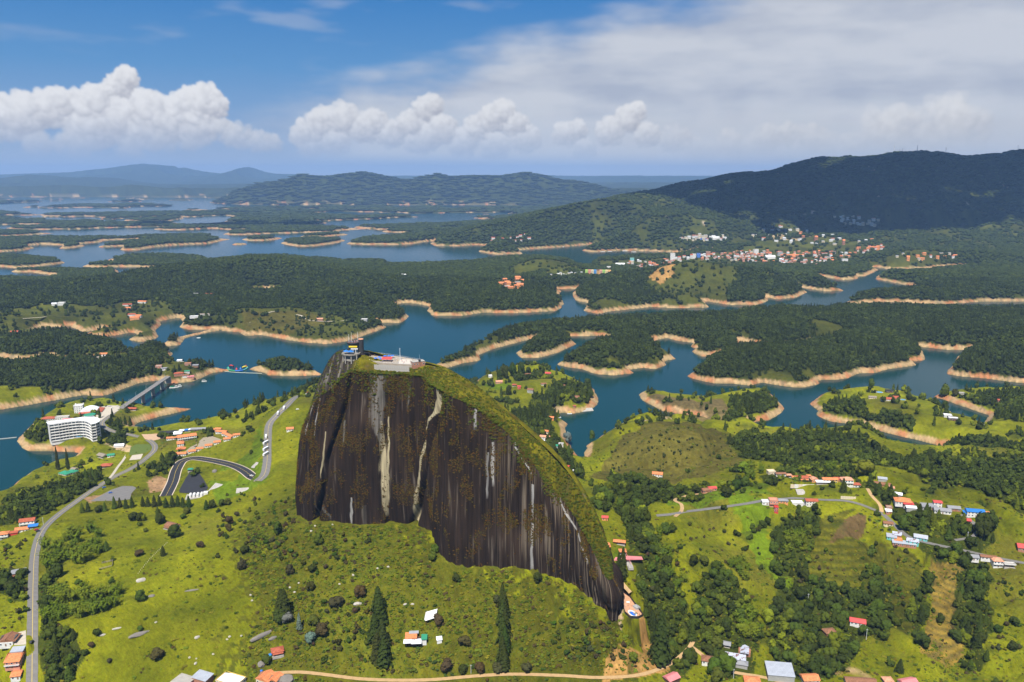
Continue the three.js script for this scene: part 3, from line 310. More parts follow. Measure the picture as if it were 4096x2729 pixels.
const ZONES = [                                          // soils and swards with their own outline: [polygon, colour, jitter]
  [Z(60, [[960, 2120], [1080, 2040], [1180, 2040], [1700, 2100], [1780, 2240], [2450, 2380], [2660, 2650], [2500, 2660], [2300, 2640], [1500, 2729], [1050, 2729], [900, 2620], [1010, 2380]]), 'scrub', 42],
  [Z(42, [[2360, 1880], [2420, 1790], [2500, 1720], [2620, 1680], [2800, 1680], [2960, 1750], [2980, 1880], [2800, 1930], [2600, 1930], [2450, 1910]]), 'brownhill', 6],
  [Z(14, [[2555, 1580], [2640, 1570], [2780, 1600], [2890, 1600], [2920, 1660], [2890, 1700], [2800, 1690], [2600, 1630]]), 'dry', 2], [Z(50, [[2880, 1700], [2990, 1760], [2990, 1850], [2930, 1800]]), 'scrub', 5],
  [Z(22, [[2410, 2712], [2425, 2660], [2470, 2640], [2560, 2635], [2680, 2650], [2670, 2675], [2560, 2700], [2480, 2706]]), 'cut', 2],
  [Z(46, [[2540, 2475], [2590, 2490], [2650, 2530], [2630, 2560], [2590, 2555], [2560, 2510]]), 'cut', 2], [Z(60, [[2452, 2350], [2475, 2335], [2500, 2370], [2490, 2450], [2465, 2420]]), 'sandpale', 1], [Z(20, [[2700, 2540], [2760, 2560], [2780, 2600], [2720, 2620]]), 'cut', 2],
  [Z(36, [[3715, 2255], [3760, 2265], [3850, 2290], [3870, 2340], [3880, 2420], [3870, 2540], [3800, 2560], [3700, 2530], [3700, 2480], [3730, 2390]]), 'felled', 4], [Z(50, [[3300, 2130], [3440, 2080], [3470, 2100], [3450, 2130], [3380, 2180], [3320, 2210]]), 'brownfield', 3],
  [Z(44, [[3180, 2230], [3420, 2160], [3560, 2200], [3700, 2230], [3700, 2400], [3640, 2440], [3450, 2330], [3300, 2300], [3160, 2330]]), 'terraced', 5], [Z(44, [[3120, 2160], [3420, 2080], [3300, 2200], [3130, 2240]]), 'terraced', 5],
  [Z(36, [[2900, 2060], [3080, 2090], [3060, 2180], [3120, 2260], [3230, 2360], [3200, 2380], [3040, 2260], [2960, 2160]]), 'lush', 5], [Z(60, [[2680, 1920], [2900, 1900], [3060, 1900], [3090, 1980], [2960, 2000], [2800, 2010], [2670, 2030]]), 'lush', 5],
  [Z(33, [[590, 1930], [625, 1910], [670, 1925], [665, 1990], [600, 1990]]), 'earth', 2], [Z(30, [[330, 2000], [430, 1990], [440, 2010], [360, 2030]]), 'earth', 2], [Z(20, [[565, 1735], [650, 1735], [660, 1760], [600, 1765]]), 'earth', 2],
  [Z(44, [[1010, 1910], [1060, 1900], [1070, 1990], [960, 2010], [900, 1990]]), 'lush', 6], [Z(60, [[830, 1880], [950, 1910], [1000, 1950], [860, 1980], [850, 1920]]), 'lush', 3], [Z(60, [[1000, 1800], [1050, 1700], [1060, 1830], [1000, 1880], [860, 1830]]), 'lush', 4],
  [Z(18, [[2000, 1510], [2100, 1505], [2120, 1530], [2000, 1560], [1920, 1540]]), 'lush', 3], [Z(66, [[2465, 2205], [2520, 2215], [2510, 2240], [2440, 2250]]), 'lush', 2], [Z(16, [[2690, 1690], [2640, 1695], [2560, 1735], [2570, 1710], [2620, 1678], [2680, 1682]]), 'sandpale', 2],
  [Z(20, [[410, 1760], [455, 1745], [520, 1775], [545, 1800], [520, 1805], [450, 1780]]), 'sandpale', 1.5], [Z(18, [[460, 1690], [560, 1670], [640, 1645], [600, 1690], [560, 1700], [500, 1700]]), 'sandpale', 2],
];
const FARZONES = [
  [Z(62, [[2600, 1078], [2690, 1052], [2780, 1036], [2850, 1040], [2860, 1052], [2780, 1064], [2700, 1075], [2690, 1100], [2640, 1112], [2600, 1100]]), 'cut', 8],
  [Z(25, [[960, 1265], [1240, 1262], [1330, 1290], [1150, 1320], [1000, 1325]]), 'brownhill', 8], [Z(15, [[2300, 985], [2440, 968], [2420, 990]]), 'dry', 10], [Z(5, [[2700, 1005], [3150, 985], [3300, 978], [3200, 1000], [2900, 1008]]), 'sandpale', 20],
];
const PAL = { scrub: [0.092, 0.092, 0.006], brownhill: [0.098, 0.084, 0.014], dry: [0.155, 0.115, 0.045], cut: [0.44, 0.245, 0.075], sandpale: [0.47, 0.34, 0.19], felled: [0.21, 0.145, 0.028], brownfield: [0.12, 0.078, 0.03], terraced: [0.095, 0.092, 0.008], lush: [0.11, 0.16, 0.006], earth: [0.45, 0.27, 0.14] };
const rocky = (x, z) => fbm(x / 22, z / 22, 3);
function groundColor(x, z, h, d, slope, out) {
  const n = -z, a = fbm(x / 55, z / 55, 4), b = fbm(x / 9 + 5, z / 9, 3), c = fbm(x / 150 + 20, z / 150, 3);
  let r, g, bl;
  const sand = 8.6 + 5 * fbm(x / 34 + 9, z / 34, 3);
  const k = clamp((sand - h) / 1.6);
  let w = n < 7000 ? woods(x, z, h, d) : 1;
  // sward: yellow green, olive where it is grazed thin, fresh where it is damp
  const t = clamp(0.5 + a * 0.9 + b * 0.35);
  r = mixf(0.10, 0.225, t); g = mixf(0.115, 0.225, t); bl = mixf(0.004, 0.006, t);
  const ol = sst(0.05, 0.5, c + b * 0.3); r = mixf(r, 0.120, ol * 0.7); g = mixf(g, 0.105, ol * 0.7); bl = mixf(bl, 0.012, ol);
  if (!homeShore(x, z)) { r = mixf(0.05, 0.10, t); g = mixf(0.060, 0.10, t); bl = 0.011; }   // open ground across the lake has its own darker colour set
  for (const [p, name, j] of (n < 1500 ? ZONES : FARZONES)) if (inPoly(p, x + b * j * 1.6 + a * j, z - b * j * 1.6 + c * j)) {
    const q = PAL[name], v = 1 + b * 0.55 + a * 0.35; r = q[0] * v; g = q[1] * v; bl = q[2] * v;
    if (name === 'terraced' || name === 'felled') { const s = 0.5 + 0.5 * Math.sin(h * 2.1 + b * 2); r *= 0.7 + 0.6 * s; g *= 0.75 + 0.5 * s; }
    if (name === 'scrub') { const s = sst(0.0, 0.5, fbm(x / 5, z / 5, 2) + a * 0.5); r = mixf(r, 0.045, s * 0.6); g = mixf(g, 0.075, s * 0.6); const y = sst(0.15, 0.5, -a + b * 0.3); r = mixf(r, 0.12, y * 0.6); g = mixf(g, 0.105, y * 0.6); }
  }
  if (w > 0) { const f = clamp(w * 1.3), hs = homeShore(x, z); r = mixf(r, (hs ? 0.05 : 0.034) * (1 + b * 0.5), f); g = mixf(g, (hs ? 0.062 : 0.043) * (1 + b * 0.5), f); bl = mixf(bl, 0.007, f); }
  { const q = 1 + 0.7 * fbm(x / 190, z / 190, 4); r *= q; g *= q; bl *= q; }
    if (n > 4600 && n < 6600 && x > 900) { const s = sst(0.44, 0.50, fbm(x / 110 + 31, z / 160, 3)); r = mixf(r, 0.42, s); g = mixf(g, 0.33, s); bl = mixf(bl, 0.24, s); }
  if (k > 0) {
    const o = sst(-0.08, 0.3, fbm(x / 38 + 70, z / 38, 3)), st = 0.5 + 0.5 * Math.sin(h * 3.6 + a * 4), gr = sst(0.12, 0.42, fbm(x / 17 + 3, z / 17 + 40, 3)) * sst(1.5, 5, h);
    let sr = mixf(0.47, 0.45, o), sg = mixf(0.32, 0.19, o), sb = mixf(0.165, 0.085, o); const v = (0.84 + 0.2 * st + b * 0.25);
    sr = mixf(sr * v, 0.20, gr * 0.75); sg = mixf(sg * v, 0.16, gr * 0.75); sb = mixf(sb * v, 0.10, gr * 0.75);
    r = mixf(r, sr, k); g = mixf(g, sg, k); bl = mixf(bl, sb, k);
  }
  if (h < 0.3) { r = 0.16; g = 0.13; bl = 0.06; }
  const sp = 0.92 * (1 + (k > 0 ? 0.16 : 0.32) * (rnd() - 0.5)); out[0] = Math.max(0.004, r * sp * (1 + 0.1 * (rnd() - 0.5))); out[1] = Math.max(0.004, g * sp); out[2] = Math.max(0.002, bl * sp);
}

// ---------------------------------------------------------------- textures shared by the ground
function noiseTexture(N, f, srgb) { const d = new Uint8Array(N * N * 4); for (let j = 0; j < N; j++) for (let i = 0; i < N; i++) { const v = f(i / N, j / N, N), o = (j * N + i) * 4; if (typeof v === 'number') d[o] = d[o + 1] = d[o + 2] = clamp(v) * 255; else { d[o] = clamp(v[0]) * 255; d[o + 1] = clamp(v[1]) * 255; d[o + 2] = clamp(v[2]) * 255; } d[o + 3] = 255; } const t = new THREE.DataTexture(d, N, N); t.wrapS = t.wrapT = THREE.RepeatWrapping; t.magFilter = THREE.LinearFilter; t.minFilter = THREE.LinearMipmapLinearFilter; if (srgb) t.colorSpace = THREE.SRGBColorSpace; t.needsUpdate = true; return t; }
const tileNoise = (u, v, p, o) => { let s = 0, a = 0.5; for (let k = 0; k < o; k++) { const x = u * p, y = v * p, w = (q) => ((q % p) + p) % p; const xi = Math.floor(x), yi = Math.floor(y), fx = x - xi, fy = y - yi, h = (i, j) => PERM[(PERM[w(i) & 255] + w(j) + k * 37) & 255] / 255; const uu = fx * fx * (3 - 2 * fx), vv = fy * fy * (3 - 2 * fy); s += a * (mixf(mixf(h(xi, yi), h(xi + 1, yi), uu), mixf(h(xi, yi + 1), h(xi + 1, yi + 1), uu), vv) - 0.5); p *= 2; a *= 0.55; } return s; };
const grainTex = noiseTexture(1024, (u, v) => { const a = tileNoise(u, v, 16, 5), b = tileNoise(u + 0.37, v + 0.2, 90, 3); const g = 0.86 + a * 0.35 + b * 0.5; return [g, g, g * 0.97]; });
const bumpTex = noiseTexture(512, (u, v) => 0.5 + tileNoise(u, v, 24, 5));

// ---------------------------------------------------------------- the land, one sheet from the near slopes to the far ranges
const landShade = new THREE.MeshPhysicalMaterial({ specularIntensity: 0.15, vertexColors: true, roughness: 0.95, map: grainTex, bumpMap: bumpTex, bumpScale: 0.9 });
const setting = (m) => { m.userData.kind = 'structure'; m.castShadow = m.receiveShadow = true; scene.add(m); return m; };
const buildLand = () => {
  const rows = []; for (let z = 330; z < 33000;) { rows.push(z); z += z < 560 ? 2.4 : z < 1100 ? 1.5 + (z - 560) * 0.0045 : z < 5200 ? 4 + (z - 1100) * 0.0042 : z < 8000 ? 21 + (z - 5200) * 0.03 : Math.min(190, 105 + (z - 8000) * 0.03); }
  const NC = 940, NR = rows.length, pos = new Float32Array(NC * NR * 3), col = new Float32Array(NC * NR * 3), uv = new Float32Array(NC * NR * 2), c = [0, 0, 0], H = new Float32Array(NC * NR);
  for (let j = 0; j < NR; j++) for (let i = 0; i < NC; i++) { const z = rows[j], s = i / (NC - 1) * 2 - 1, x = (s * 0.86 + 0.14 * s * s * s) * (z + 120), o = j * NC + i; H[o] = height(x, -z); pos[o * 3] = x; pos[o * 3 + 1] = H[o]; pos[o * 3 + 2] = -z; uv[o * 2] = x / 60; uv[o * 2 + 1] = z / 60; }
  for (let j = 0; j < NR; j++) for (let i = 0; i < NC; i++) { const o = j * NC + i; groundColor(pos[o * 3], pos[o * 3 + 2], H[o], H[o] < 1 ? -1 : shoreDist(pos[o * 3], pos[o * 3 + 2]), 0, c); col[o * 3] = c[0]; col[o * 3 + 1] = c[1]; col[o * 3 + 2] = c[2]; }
  const idx = new Uint32Array((NC - 1) * (NR - 1) * 6); let k = 0;
  for (let j = 0; j < NR - 1; j++) for (let i = 0; i < NC - 1; i++) { const a = j * NC + i, b = a + 1, d = a + NC, e = d + 1; if (Math.max(H[a], H[b], H[d], H[e]) < -4) continue; idx[k++] = a; idx[k++] = b; idx[k++] = d; idx[k++] = b; idx[k++] = e; idx[k++] = d; }
  const g = new THREE.BufferGeometry(); g.setAttribute('position', new THREE.BufferAttribute(pos, 3)); g.setAttribute('color', new THREE.BufferAttribute(col, 3)); g.setAttribute('uv', new THREE.BufferAttribute(uv, 2)); g.setIndex(new THREE.BufferAttribute(idx.slice(0, k), 1)); g.computeVertexNormals();
  const m = new THREE.Mesh(g, landShade); m.name = 'terrain'; setting(m); console.log('land', NR, k / 3);
};
// ---------------------------------------------------------------- the reservoir
{
  const wave = noiseTexture(512, (u, v) => 0.5 + tileNoise(u, v, 12, 5) * 0.9);
  const m = new THREE.MeshPhysicalMaterial({ color: new THREE.Color(0.005, 0.033, 0.033), roughness: 0.14, ior: 1.33, specularIntensity: 0.38, bumpMap: wave, bumpScale: 0.12 });
  const g = new THREE.PlaneGeometry(70000, 36000); g.rotateX(-Math.PI / 2); const p = g.attributes.position, uv = g.attributes.uv; for (let i = 0; i < p.count; i++) uv.setXY(i, p.getX(i) / 45, p.getZ(i) / 45);
  const w = new THREE.Mesh(g, m); w.position.set(0, 0, -17000); w.name = 'lake_water'; setting(w);
}
buildLand();
// ---------------------------------------------------------------- the granite monolith: [foot x, z, foot y, rim y, crest x, z, y] round its outline
const OUTLINE = [[-224, -775, 78, 170, -172, -778, 247], [-221, -747, 78, 178, -170, -774, 247], [-206, -729, 78, 204, -165, -770, 248], [-186, -722, 78, 216, -160, -768, 248], [-160, -717, 78, 234, -148, -764, 245], [-130, -714, 78, 233, -125, -758, 240.5], [-99, -711, 78, 233, -105, -754, 239.6], [-82, -700, 74, 233, -85, -745, 239.4], [-73, -676, 70, 232, -72, -738, 238.8], [-60, -655, 66, 230, -58, -733, 236.5], [-35, -650, 66, 219, -29, -712, 224], [-5, -650, 66, 195, -2, -692, 205], [15, -648, 66, 174, 14, -681, 192], [33, -643, 64, 153, 28, -672, 181], [55, -633, 60, 129, 52, -650, 160], [72, -620, 56, 106, 66, -636, 140], [85, -608, 54, 84, 76, -625, 119], [93, -613, 54, 86, 80, -622, 110], [93, -640, 60, 100, 66, -640, 140], [76, -680, 60, 140, 45, -660, 168], [46, -715, 60, 165, 14, -685, 192], [0, -750, 60, 190, -20, -710, 215], [-50, -795, 60, 215, -70, -745, 237], [-100, -822, 60, 222, -115, -765, 240], [-150, -832, 60, 222, -140, -775, 245], [-190, -825, 60, 205, -160, -780, 247], [-216, -805, 66, 165, -170, -778, 247]];
const rockAt = (() => {
  const n = OUTLINE.length, cr = (a, b, c, d, t) => 0.5 * (2 * b + (c - a) * t + (2 * a - 5 * b + 4 * c - d) * t * t + (3 * b - a - 3 * c + d) * t * t * t);
  return (s) => { const f = (((s % 1) + 1) % 1) * n, i = Math.floor(f), t = f - i, g = (k) => OUTLINE[(i + k + n) % n], o = []; for (let q = 0; q < 7; q++) o.push(cr(g(-1)[q], g(0)[q], g(1)[q], g(2)[q], t)); return o; };
})();
const ROCK_ARC = (() => { const t = [0]; let p = rockAt(0); for (let i = 1; i <= 2000; i++) { const q = rockAt(i / 2000); t.push(t[i - 1] + Math.hypot(q[0] - p[0], q[1] - p[1])); p = q; } return t; })();
const rockArc = (s) => { const f = (((s % 1) + 1) % 1) * 2000, i = Math.floor(f); return mixf(ROCK_ARC[i], ROCK_ARC[Math.min(2000, i + 1)], f - i); };
// clefts down the face: [outline position at the rim, at the foot, half width m, depth m, from height share, to]
const CLEFTS = [[4.0, 2.5, 3.0, 8, 0.0, 1.0], [5.25, 5.25, 4.5, 5, 0, 0.9], [8.7, 5.95, 3.4, 9, 0, 1.0], [4.1, 4.1, 2.0, 1.5, 0.0, 0.3], [12.2, 12.4, 1.5, 1.6, 0, 0.6], [10.6, 10.9, 2, 1.6, 0.2, 1], [1.7, 1.4, 2, 2.0, 0, 1], [14.5, 15.2, 2.5, 2.2, 0, 1]];
function wall(s, v, rough = true) {                       // v: 0 foot .. 1 rim
  const r = rockAt(s), y = mixf(r[2], r[3], v), dx = r[4] - r[0], dz = r[5] - r[1], L = Math.hypot(dx, dz) || 1, hgt = r[3] - r[2];
  const e = 0.0005, a = rockAt(s - e), b = rockAt(s + e); let nx = -(b[1] - a[1]), nz = b[0] - a[0]; const nl = Math.hypot(nx, nz) || 1; nx /= nl; nz /= nl; if (nx * dx + nz * dz > 0) { nx = -nx; nz = -nz; }
  let inset = Math.min(L * 0.6, (0.085 * hgt) * v + 7 * Math.pow(v, 5)) , out = 0;
  if (rough) {
    const m = rockArc(s), A = m, fade = 1 - sst(0.93, 1, v) * 0.7;
    out += 4.5 * fbm(A / 46 + 3, y / 120, 3) + 2.2 * noise(A / 9, y / 150) * fade + 1.2 * noise(A / 3.6 + 40, y / 110) * fade + 0.5 * noise(A / 1.5, y / 60) * fade + 0.25 * fbm(A / 2.2, y / 3, 2);
    out += 3.2 * sst(0.02, 0.3, v) - 3.2; out -= 2.5 * sst(0.25, 0.55, v) * (1 - sst(0.55, 0.9, v)) * noise(A / 70 + 1, 5);
    const pos = (((s % 1) + 1) % 1) * OUTLINE.length;
    for (const [top, bot, w, d, v0, v1] of CLEFTS) { const c = mixf(bot, top, v) + 0.18 * noise(v * 3 + top, top), dm = (pos - c) * 27; if (Math.abs(dm) < w * 4) out -= d * Math.exp(-(dm * dm) / (w * w)) * sst(v0 - 0.06, v0 + 0.05, v) * (1 - sst(v1 - 0.1, v1 + 0.02, v)); }
  }
  return [r[0] + dx / L * inset + nx * out, y, r[1] + dz / L * inset + nz * out, r];
}
const capLimit = 0.965;
{
  const NS = 620, NV = 170, NT = 46, group = new THREE.Group(); group.name = 'granite_monolith';
  const make = (rows, fn, uvf) => { const p = [], uv = [], idx = []; for (let j = 0; j <= rows; j++) for (let i = 0; i <= NS; i++) { const s = i / NS, q = fn(s, j / rows); p.push(q[0], q[1], q[2]); uv.push(...uvf(s, q)); } const W = NS + 1; for (let j = 0; j < rows; j++) for (let i = 0; i < NS; i++) { const a = j * W + i, b = a + 1, c = a + W, d = c + 1; idx.push(a, c, b, b, c, d); } const g = new THREE.BufferGeometry(); g.setAttribute('position', new THREE.Float32BufferAttribute(p, 3)); g.setAttribute('uv', new THREE.Float32BufferAttribute(uv, 2)); g.setIndex(idx); g.computeVertexNormals(); return g; };
  // ---- the face: near-black granite with streaks of lichen, washed bands and tan bromeliad mats
  const TW = 2048, TH = 1024, D = new Uint8Array(TW * TH * 4), n = OUTLINE.length;
  // washed pale streaks: [[outline position, height m, half width m] ...], strength, tone
  const STREAKS = [[[[8.55, 236, 5], [8.43, 222, 3.8], [8.18, 209, 2.6], [7.23, 183.4, 1.9], [6.79, 156.5, 2.2], [6.6, 139.1, 2.2], [6.28, 115.8, 2.4], [6.05, 80, 2.9]], 1, 1], [[[5.09, 183.7, 1.0], [5.13, 161.3, 2.9], [5.18, 135.7, 4.3], [5.2, 111.7, 3.4], [5.22, 95.7, 1.4]], 0.85, 1], [[[4.94, 238, 8.2], [4.98, 209.2, 7.7], [4.94, 185.2, 5.3], [5.07, 168, 1.4]], 0.8, 3], [[[5.3, 186.9, 0.8], [5.32, 161.3, 1.3], [5.29, 124.5, 1.1]], 0.9, 1], [[[1.9, 201, 2.4], [1.57, 172, 1.8]], 0.8, 2], [[[2.41, 203, 1.6], [2.35, 172, 1.1]], 0.7, 2], [[[2.99, 171.7, 0.8], [2.93, 153.1, 1.5], [2.83, 133, 0.8]], 0.8, 1], [[[4.1, 108.2, 0.8], [4.06, 95.4, 1.8], [4.03, 85.9, 1.1]], 0.8, 2], [[[12.2, 146.9, 2.2], [12.16, 115.1, 1.7], [12.12, 74.3, 2.2]], 0.85, 2], [[[11.32, 183.2, 1.2], [11.69, 172.4, 1.9], [12.14, 160.6, 1]], 0.8, 2], [[[13.41, 139.3, 1], [13.72, 127.5, 1.9], [14.2, 114.5, 1.4], [14.64, 93.7, 1]], 0.7, 2], [[[10.56, 183.5, 1], [10.55, 171.1, 1.7], [10.56, 152.7, 1]], 0.6, 2], [[[10.4, 175.4, 1], [10.41, 142.2, 1]], 0.55, 2], [[[3.83, 183.9, 1.4], [3.81, 166.6, 1]], 0.5, 3], [[[6.18, 218.8, 1.9], [6.04, 204.4, 1]], 0.7, 3], [[[10.04, 218.2, 1.2], [10.02, 203.4, 1.4]], 0.7, 2], [[[2.95, 97.2, 2.4], [3.2, 90, 1.9]], 0.7, 3], [[[4.5, 100, 2], [4.5, 84, 2]], 0.3, 3], [[[8.9, 190, 1.2], [8.9, 130, 1.2]], 0.25, 3]];
  for (let i = 0; i < TW; i++) { const s = (i + 0.5) / TW, A = rockArc(s), pos = s * n;
    for (let j = 0; j < TH; j++) { const y = 50 + (j + 0.5) / TH * 205;
      const st = fbm(A / 2.6, y / 55, 4), st2 = noise(A / 0.9 + 60, y / 38), big = fbm(A / 38 + 11, y / 60, 3), gr = fbm(A / 0.8, y / 0.8, 2);
      let r = 0.022, g = 0.0138, b = 0.0088; const v = 1 + st * 0.8 + st2 * 0.35 + gr * 0.35 + big * 0.5; r *= v; g *= v; b *= v;
      const warm = sst(0.0, 0.5, big + st * 0.3); r += warm * 0.013; g += warm * 0.008; b += warm * 0.005;
      const pale = sst(0.34, 0.62, st + 0.35 * st2 + 0.25 * fbm(A / 60, y / 90 + 20, 2)) * 0.5; r = mixf(r, 0.17, pale); g = mixf(g, 0.145, pale); b = mixf(b, 0.115, pale);
      const eastern = sst(10.2, 11.4, pos) * (1 - sst(16.2, 17, pos)), thin = eastern * (1 - 0.6 * sst(150, 200, y)) * sst(0.1, 0.45, noise(A / 1.15 + 9, y / 75) + 0.35 * noise(A / 7, y / 30)) * 0.62; r = mixf(r, 0.19, thin); g = mixf(g, 0.15, thin); b = mixf(b, 0.105, thin);
      const mat = sst(0.02, 0.42, fbm(A / 17 + 4, y / 26, 3) + 0.22 * noise(A / 3, y / 18) + (y > 170 ? 0.06 : 0) - (y < 100 ? 0.18 : 0)) * sst(0.02, 0.45, fbm(A / 1.3, y / 1.5, 2) + 0.12); r = mixf(r, 0.085, mat * 0.8); g = mixf(g, 0.055, mat * 0.8); b = mixf(b, 0.010, mat * 0.8);
      for (const [pts, k, tone] of STREAKS) { if (y > pts[0][1] + 4 || y < pts[pts.length - 1][1] - 4) continue; let q = 0; while (q < pts.length - 2 && pts[q + 1][1] > y) q++; const p0 = pts[q], p1 = pts[q + 1], t = clamp((p0[1] - y) / (p0[1] - p1[1] || 1)), c = mixf(p0[0], p1[0], t), w = mixf(p0[2], p1[2], t); let dp = pos - c; if (Math.abs(dp) > 1.2) continue; const dm = dp * 27 + 0.7 * noise(y / 9, c * 3), e = 1 - sst(0.55, 1.15, Math.abs(dm) / w + 0.35 * st2 + 0.2 * gr); if (e > 0) { const f = e * k * sst(0, 1, (y - pts[pts.length - 1][1] + 6) / 8) * (0.75 + 0.5 * st2), tc = tone === 1 ? [0.52, 0.44, 0.27] : tone === 2 ? [0.50, 0.48, 0.45] : [0.19, 0.175, 0.15]; r = mixf(r, tc[0], clamp(f)); g = mixf(g, tc[1], clamp(f)); b = mixf(b, tc[2], clamp(f)); } }
      const o = (j * TW + i) * 4, e = (x) => Math.round(255 * clamp(x <= 0.0031308 ? 12.92 * x : 1.055 * Math.pow(x, 1 / 2.4) - 0.055)); D[o] = e(Math.max(0.006, r)); D[o + 1] = e(Math.max(0.005, g)); D[o + 2] = e(Math.max(0.004, b)); D[o + 3] = 255; } }
  const tex = new THREE.DataTexture(D, TW, TH); tex.colorSpace = THREE.SRGBColorSpace; tex.magFilter = THREE.LinearFilter; tex.wrapS = THREE.RepeatWrapping; tex.needsUpdate = true;
  const rb = bumpTex.clone(); rb.repeat.set(90, 25); rb.needsUpdate = true;
  const face = new THREE.Mesh(make(NV, (s, v) => { const q = wall(s, v); if (v === 0) q[1] -= 6; return q; }, (s, q) => [s, (q[1] - 50) / 205]), new THREE.MeshPhysicalMaterial({ map: tex, roughness: 0.85, specularIntensity: 0.2, bumpMap: rb, bumpScale: 0.5 }));
  face.name = 'cliff_face';
  // ---- the grassed back and summit
  const capG = make(NT, (s, t) => { const q = wall(s, 1), r = q[3], u = t * t * 0.35 + t * 0.65; const y = mixf(q[1], r[6], Math.sin(u * Math.PI / 2)); const x = mixf(q[0], r[4], u), z = mixf(q[2], r[5], u); return [x, y + (t > 0 && t < 1 ? 0.9 * fbm(x / 7, z / 7, 3) : 0) - 0.02, z]; }, (s, q) => [q[0] / 60, q[2] / 60]);
  const cc = [], cp = capG.attributes.position; for (let i = 0; i < cp.count; i++) { const x = cp.getX(i), z = cp.getZ(i), a = fbm(x / 16, z / 16, 3), b = fbm(x / 4, z / 4, 2), k = sst(-0.45, 0.3, a + b * 0.5), q = sst(0.28, 0.5, fbm(x / 9 + 30, z / 9, 3)); let c = [mixf(0.06, 0.15, k), mixf(0.06, 0.13, k), 0.006]; const br = sst(0.1, 0.5, -a + b * 0.4); c = [mixf(c[0], 0.11, br * 0.6), mixf(c[1], 0.07, br * 0.6), mixf(c[2], 0.012, br * 0.6)]; c = [mixf(c[0], 0.10, q * 0.8), mixf(c[1], 0.08, q * 0.8), mixf(c[2], 0.06, q * 0.8)]; { const rk = (1 - sst(-158, -150, x)) * sst(-800, -780, z) * sst(-0.35, 0.05, fbm(x / 8 + 5, z / 8, 3) + (x + 190) / -60 * -0.2 + 0.2), pl = sst(0.05, 0.5, fbm(x / 3, z / 20 + 9, 3)); c = [mixf(c[0], mixf(0.03, 0.17, pl), rk), mixf(c[1], mixf(0.024, 0.15, pl), rk), mixf(c[2], mixf(0.02, 0.125, pl), rk)]; } cc.push(...c); }
  capG.setAttribute('color', new THREE.Float32BufferAttribute(cc, 3));
  const cap = new THREE.Mesh(capG, landShade); cap.name = 'grassed_back';
  for (const m of [face, cap]) { m.castShadow = m.receiveShadow = true; m.userData.label = m === face ? 'near-black streaked granite face' : 'grass covering the back of the rock'; group.add(m); }
  group.userData = { label: 'huge dark granite monolith with pale streaks rising from the grassy hill', category: 'rock' };
  scene.add(group);
}
// ---------------------------------------------------------------- building kit
const counts = new Map();
const numbered = (n) => { const k = counts.get(n) || 0; counts.set(n, k + 1); return k ? n + '_' + String(k).padStart(3, '0') : n; };
const M = (r, g, b, rough = 0.85, extra = {}) => new THREE.MeshStandardMaterial({ color: new THREE.Color(r, g, b), roughness: rough, ...extra });
const mottle = noiseTexture(256, (u, v) => { const a = tileNoise(u, v, 6, 5), b = tileNoise(u, v, 48, 2); const q = 0.86 + a * 0.35 + b * 0.3; return [q, q * 0.99, q * 0.97]; });
const tileMap = noiseTexture(256, (u, v) => { const s = 0.5 + 0.5 * Math.cos(u * Math.PI * 2 * 24), a = tileNoise(u, v, 20, 3), b = tileNoise(u, v, 5, 3); const q = 0.78 + a * 0.7 + b * 0.4; return [q, q * (0.96 + a * 0.1), q * 0.93]; });
const tinMap = noiseTexture(256, (u, v) => { const a = tileNoise(u, v, 5, 4), b = tileNoise(u * 3 % 1, v * 0.2, 24, 2), q = 0.9 + a * 0.3 + b * 0.25; return [q, q, q]; });
const rustMap = noiseTexture(256, (u, v) => { const a = tileNoise(u, v, 6, 4) + 0.6 * tileNoise((u * 4) % 1, v * 0.3, 10, 2), k = sst(0.02, 0.16, a); return [mixf(0.78, 0.42, k), mixf(0.8, 0.2, k), mixf(0.86, 0.12, k)]; }, true);
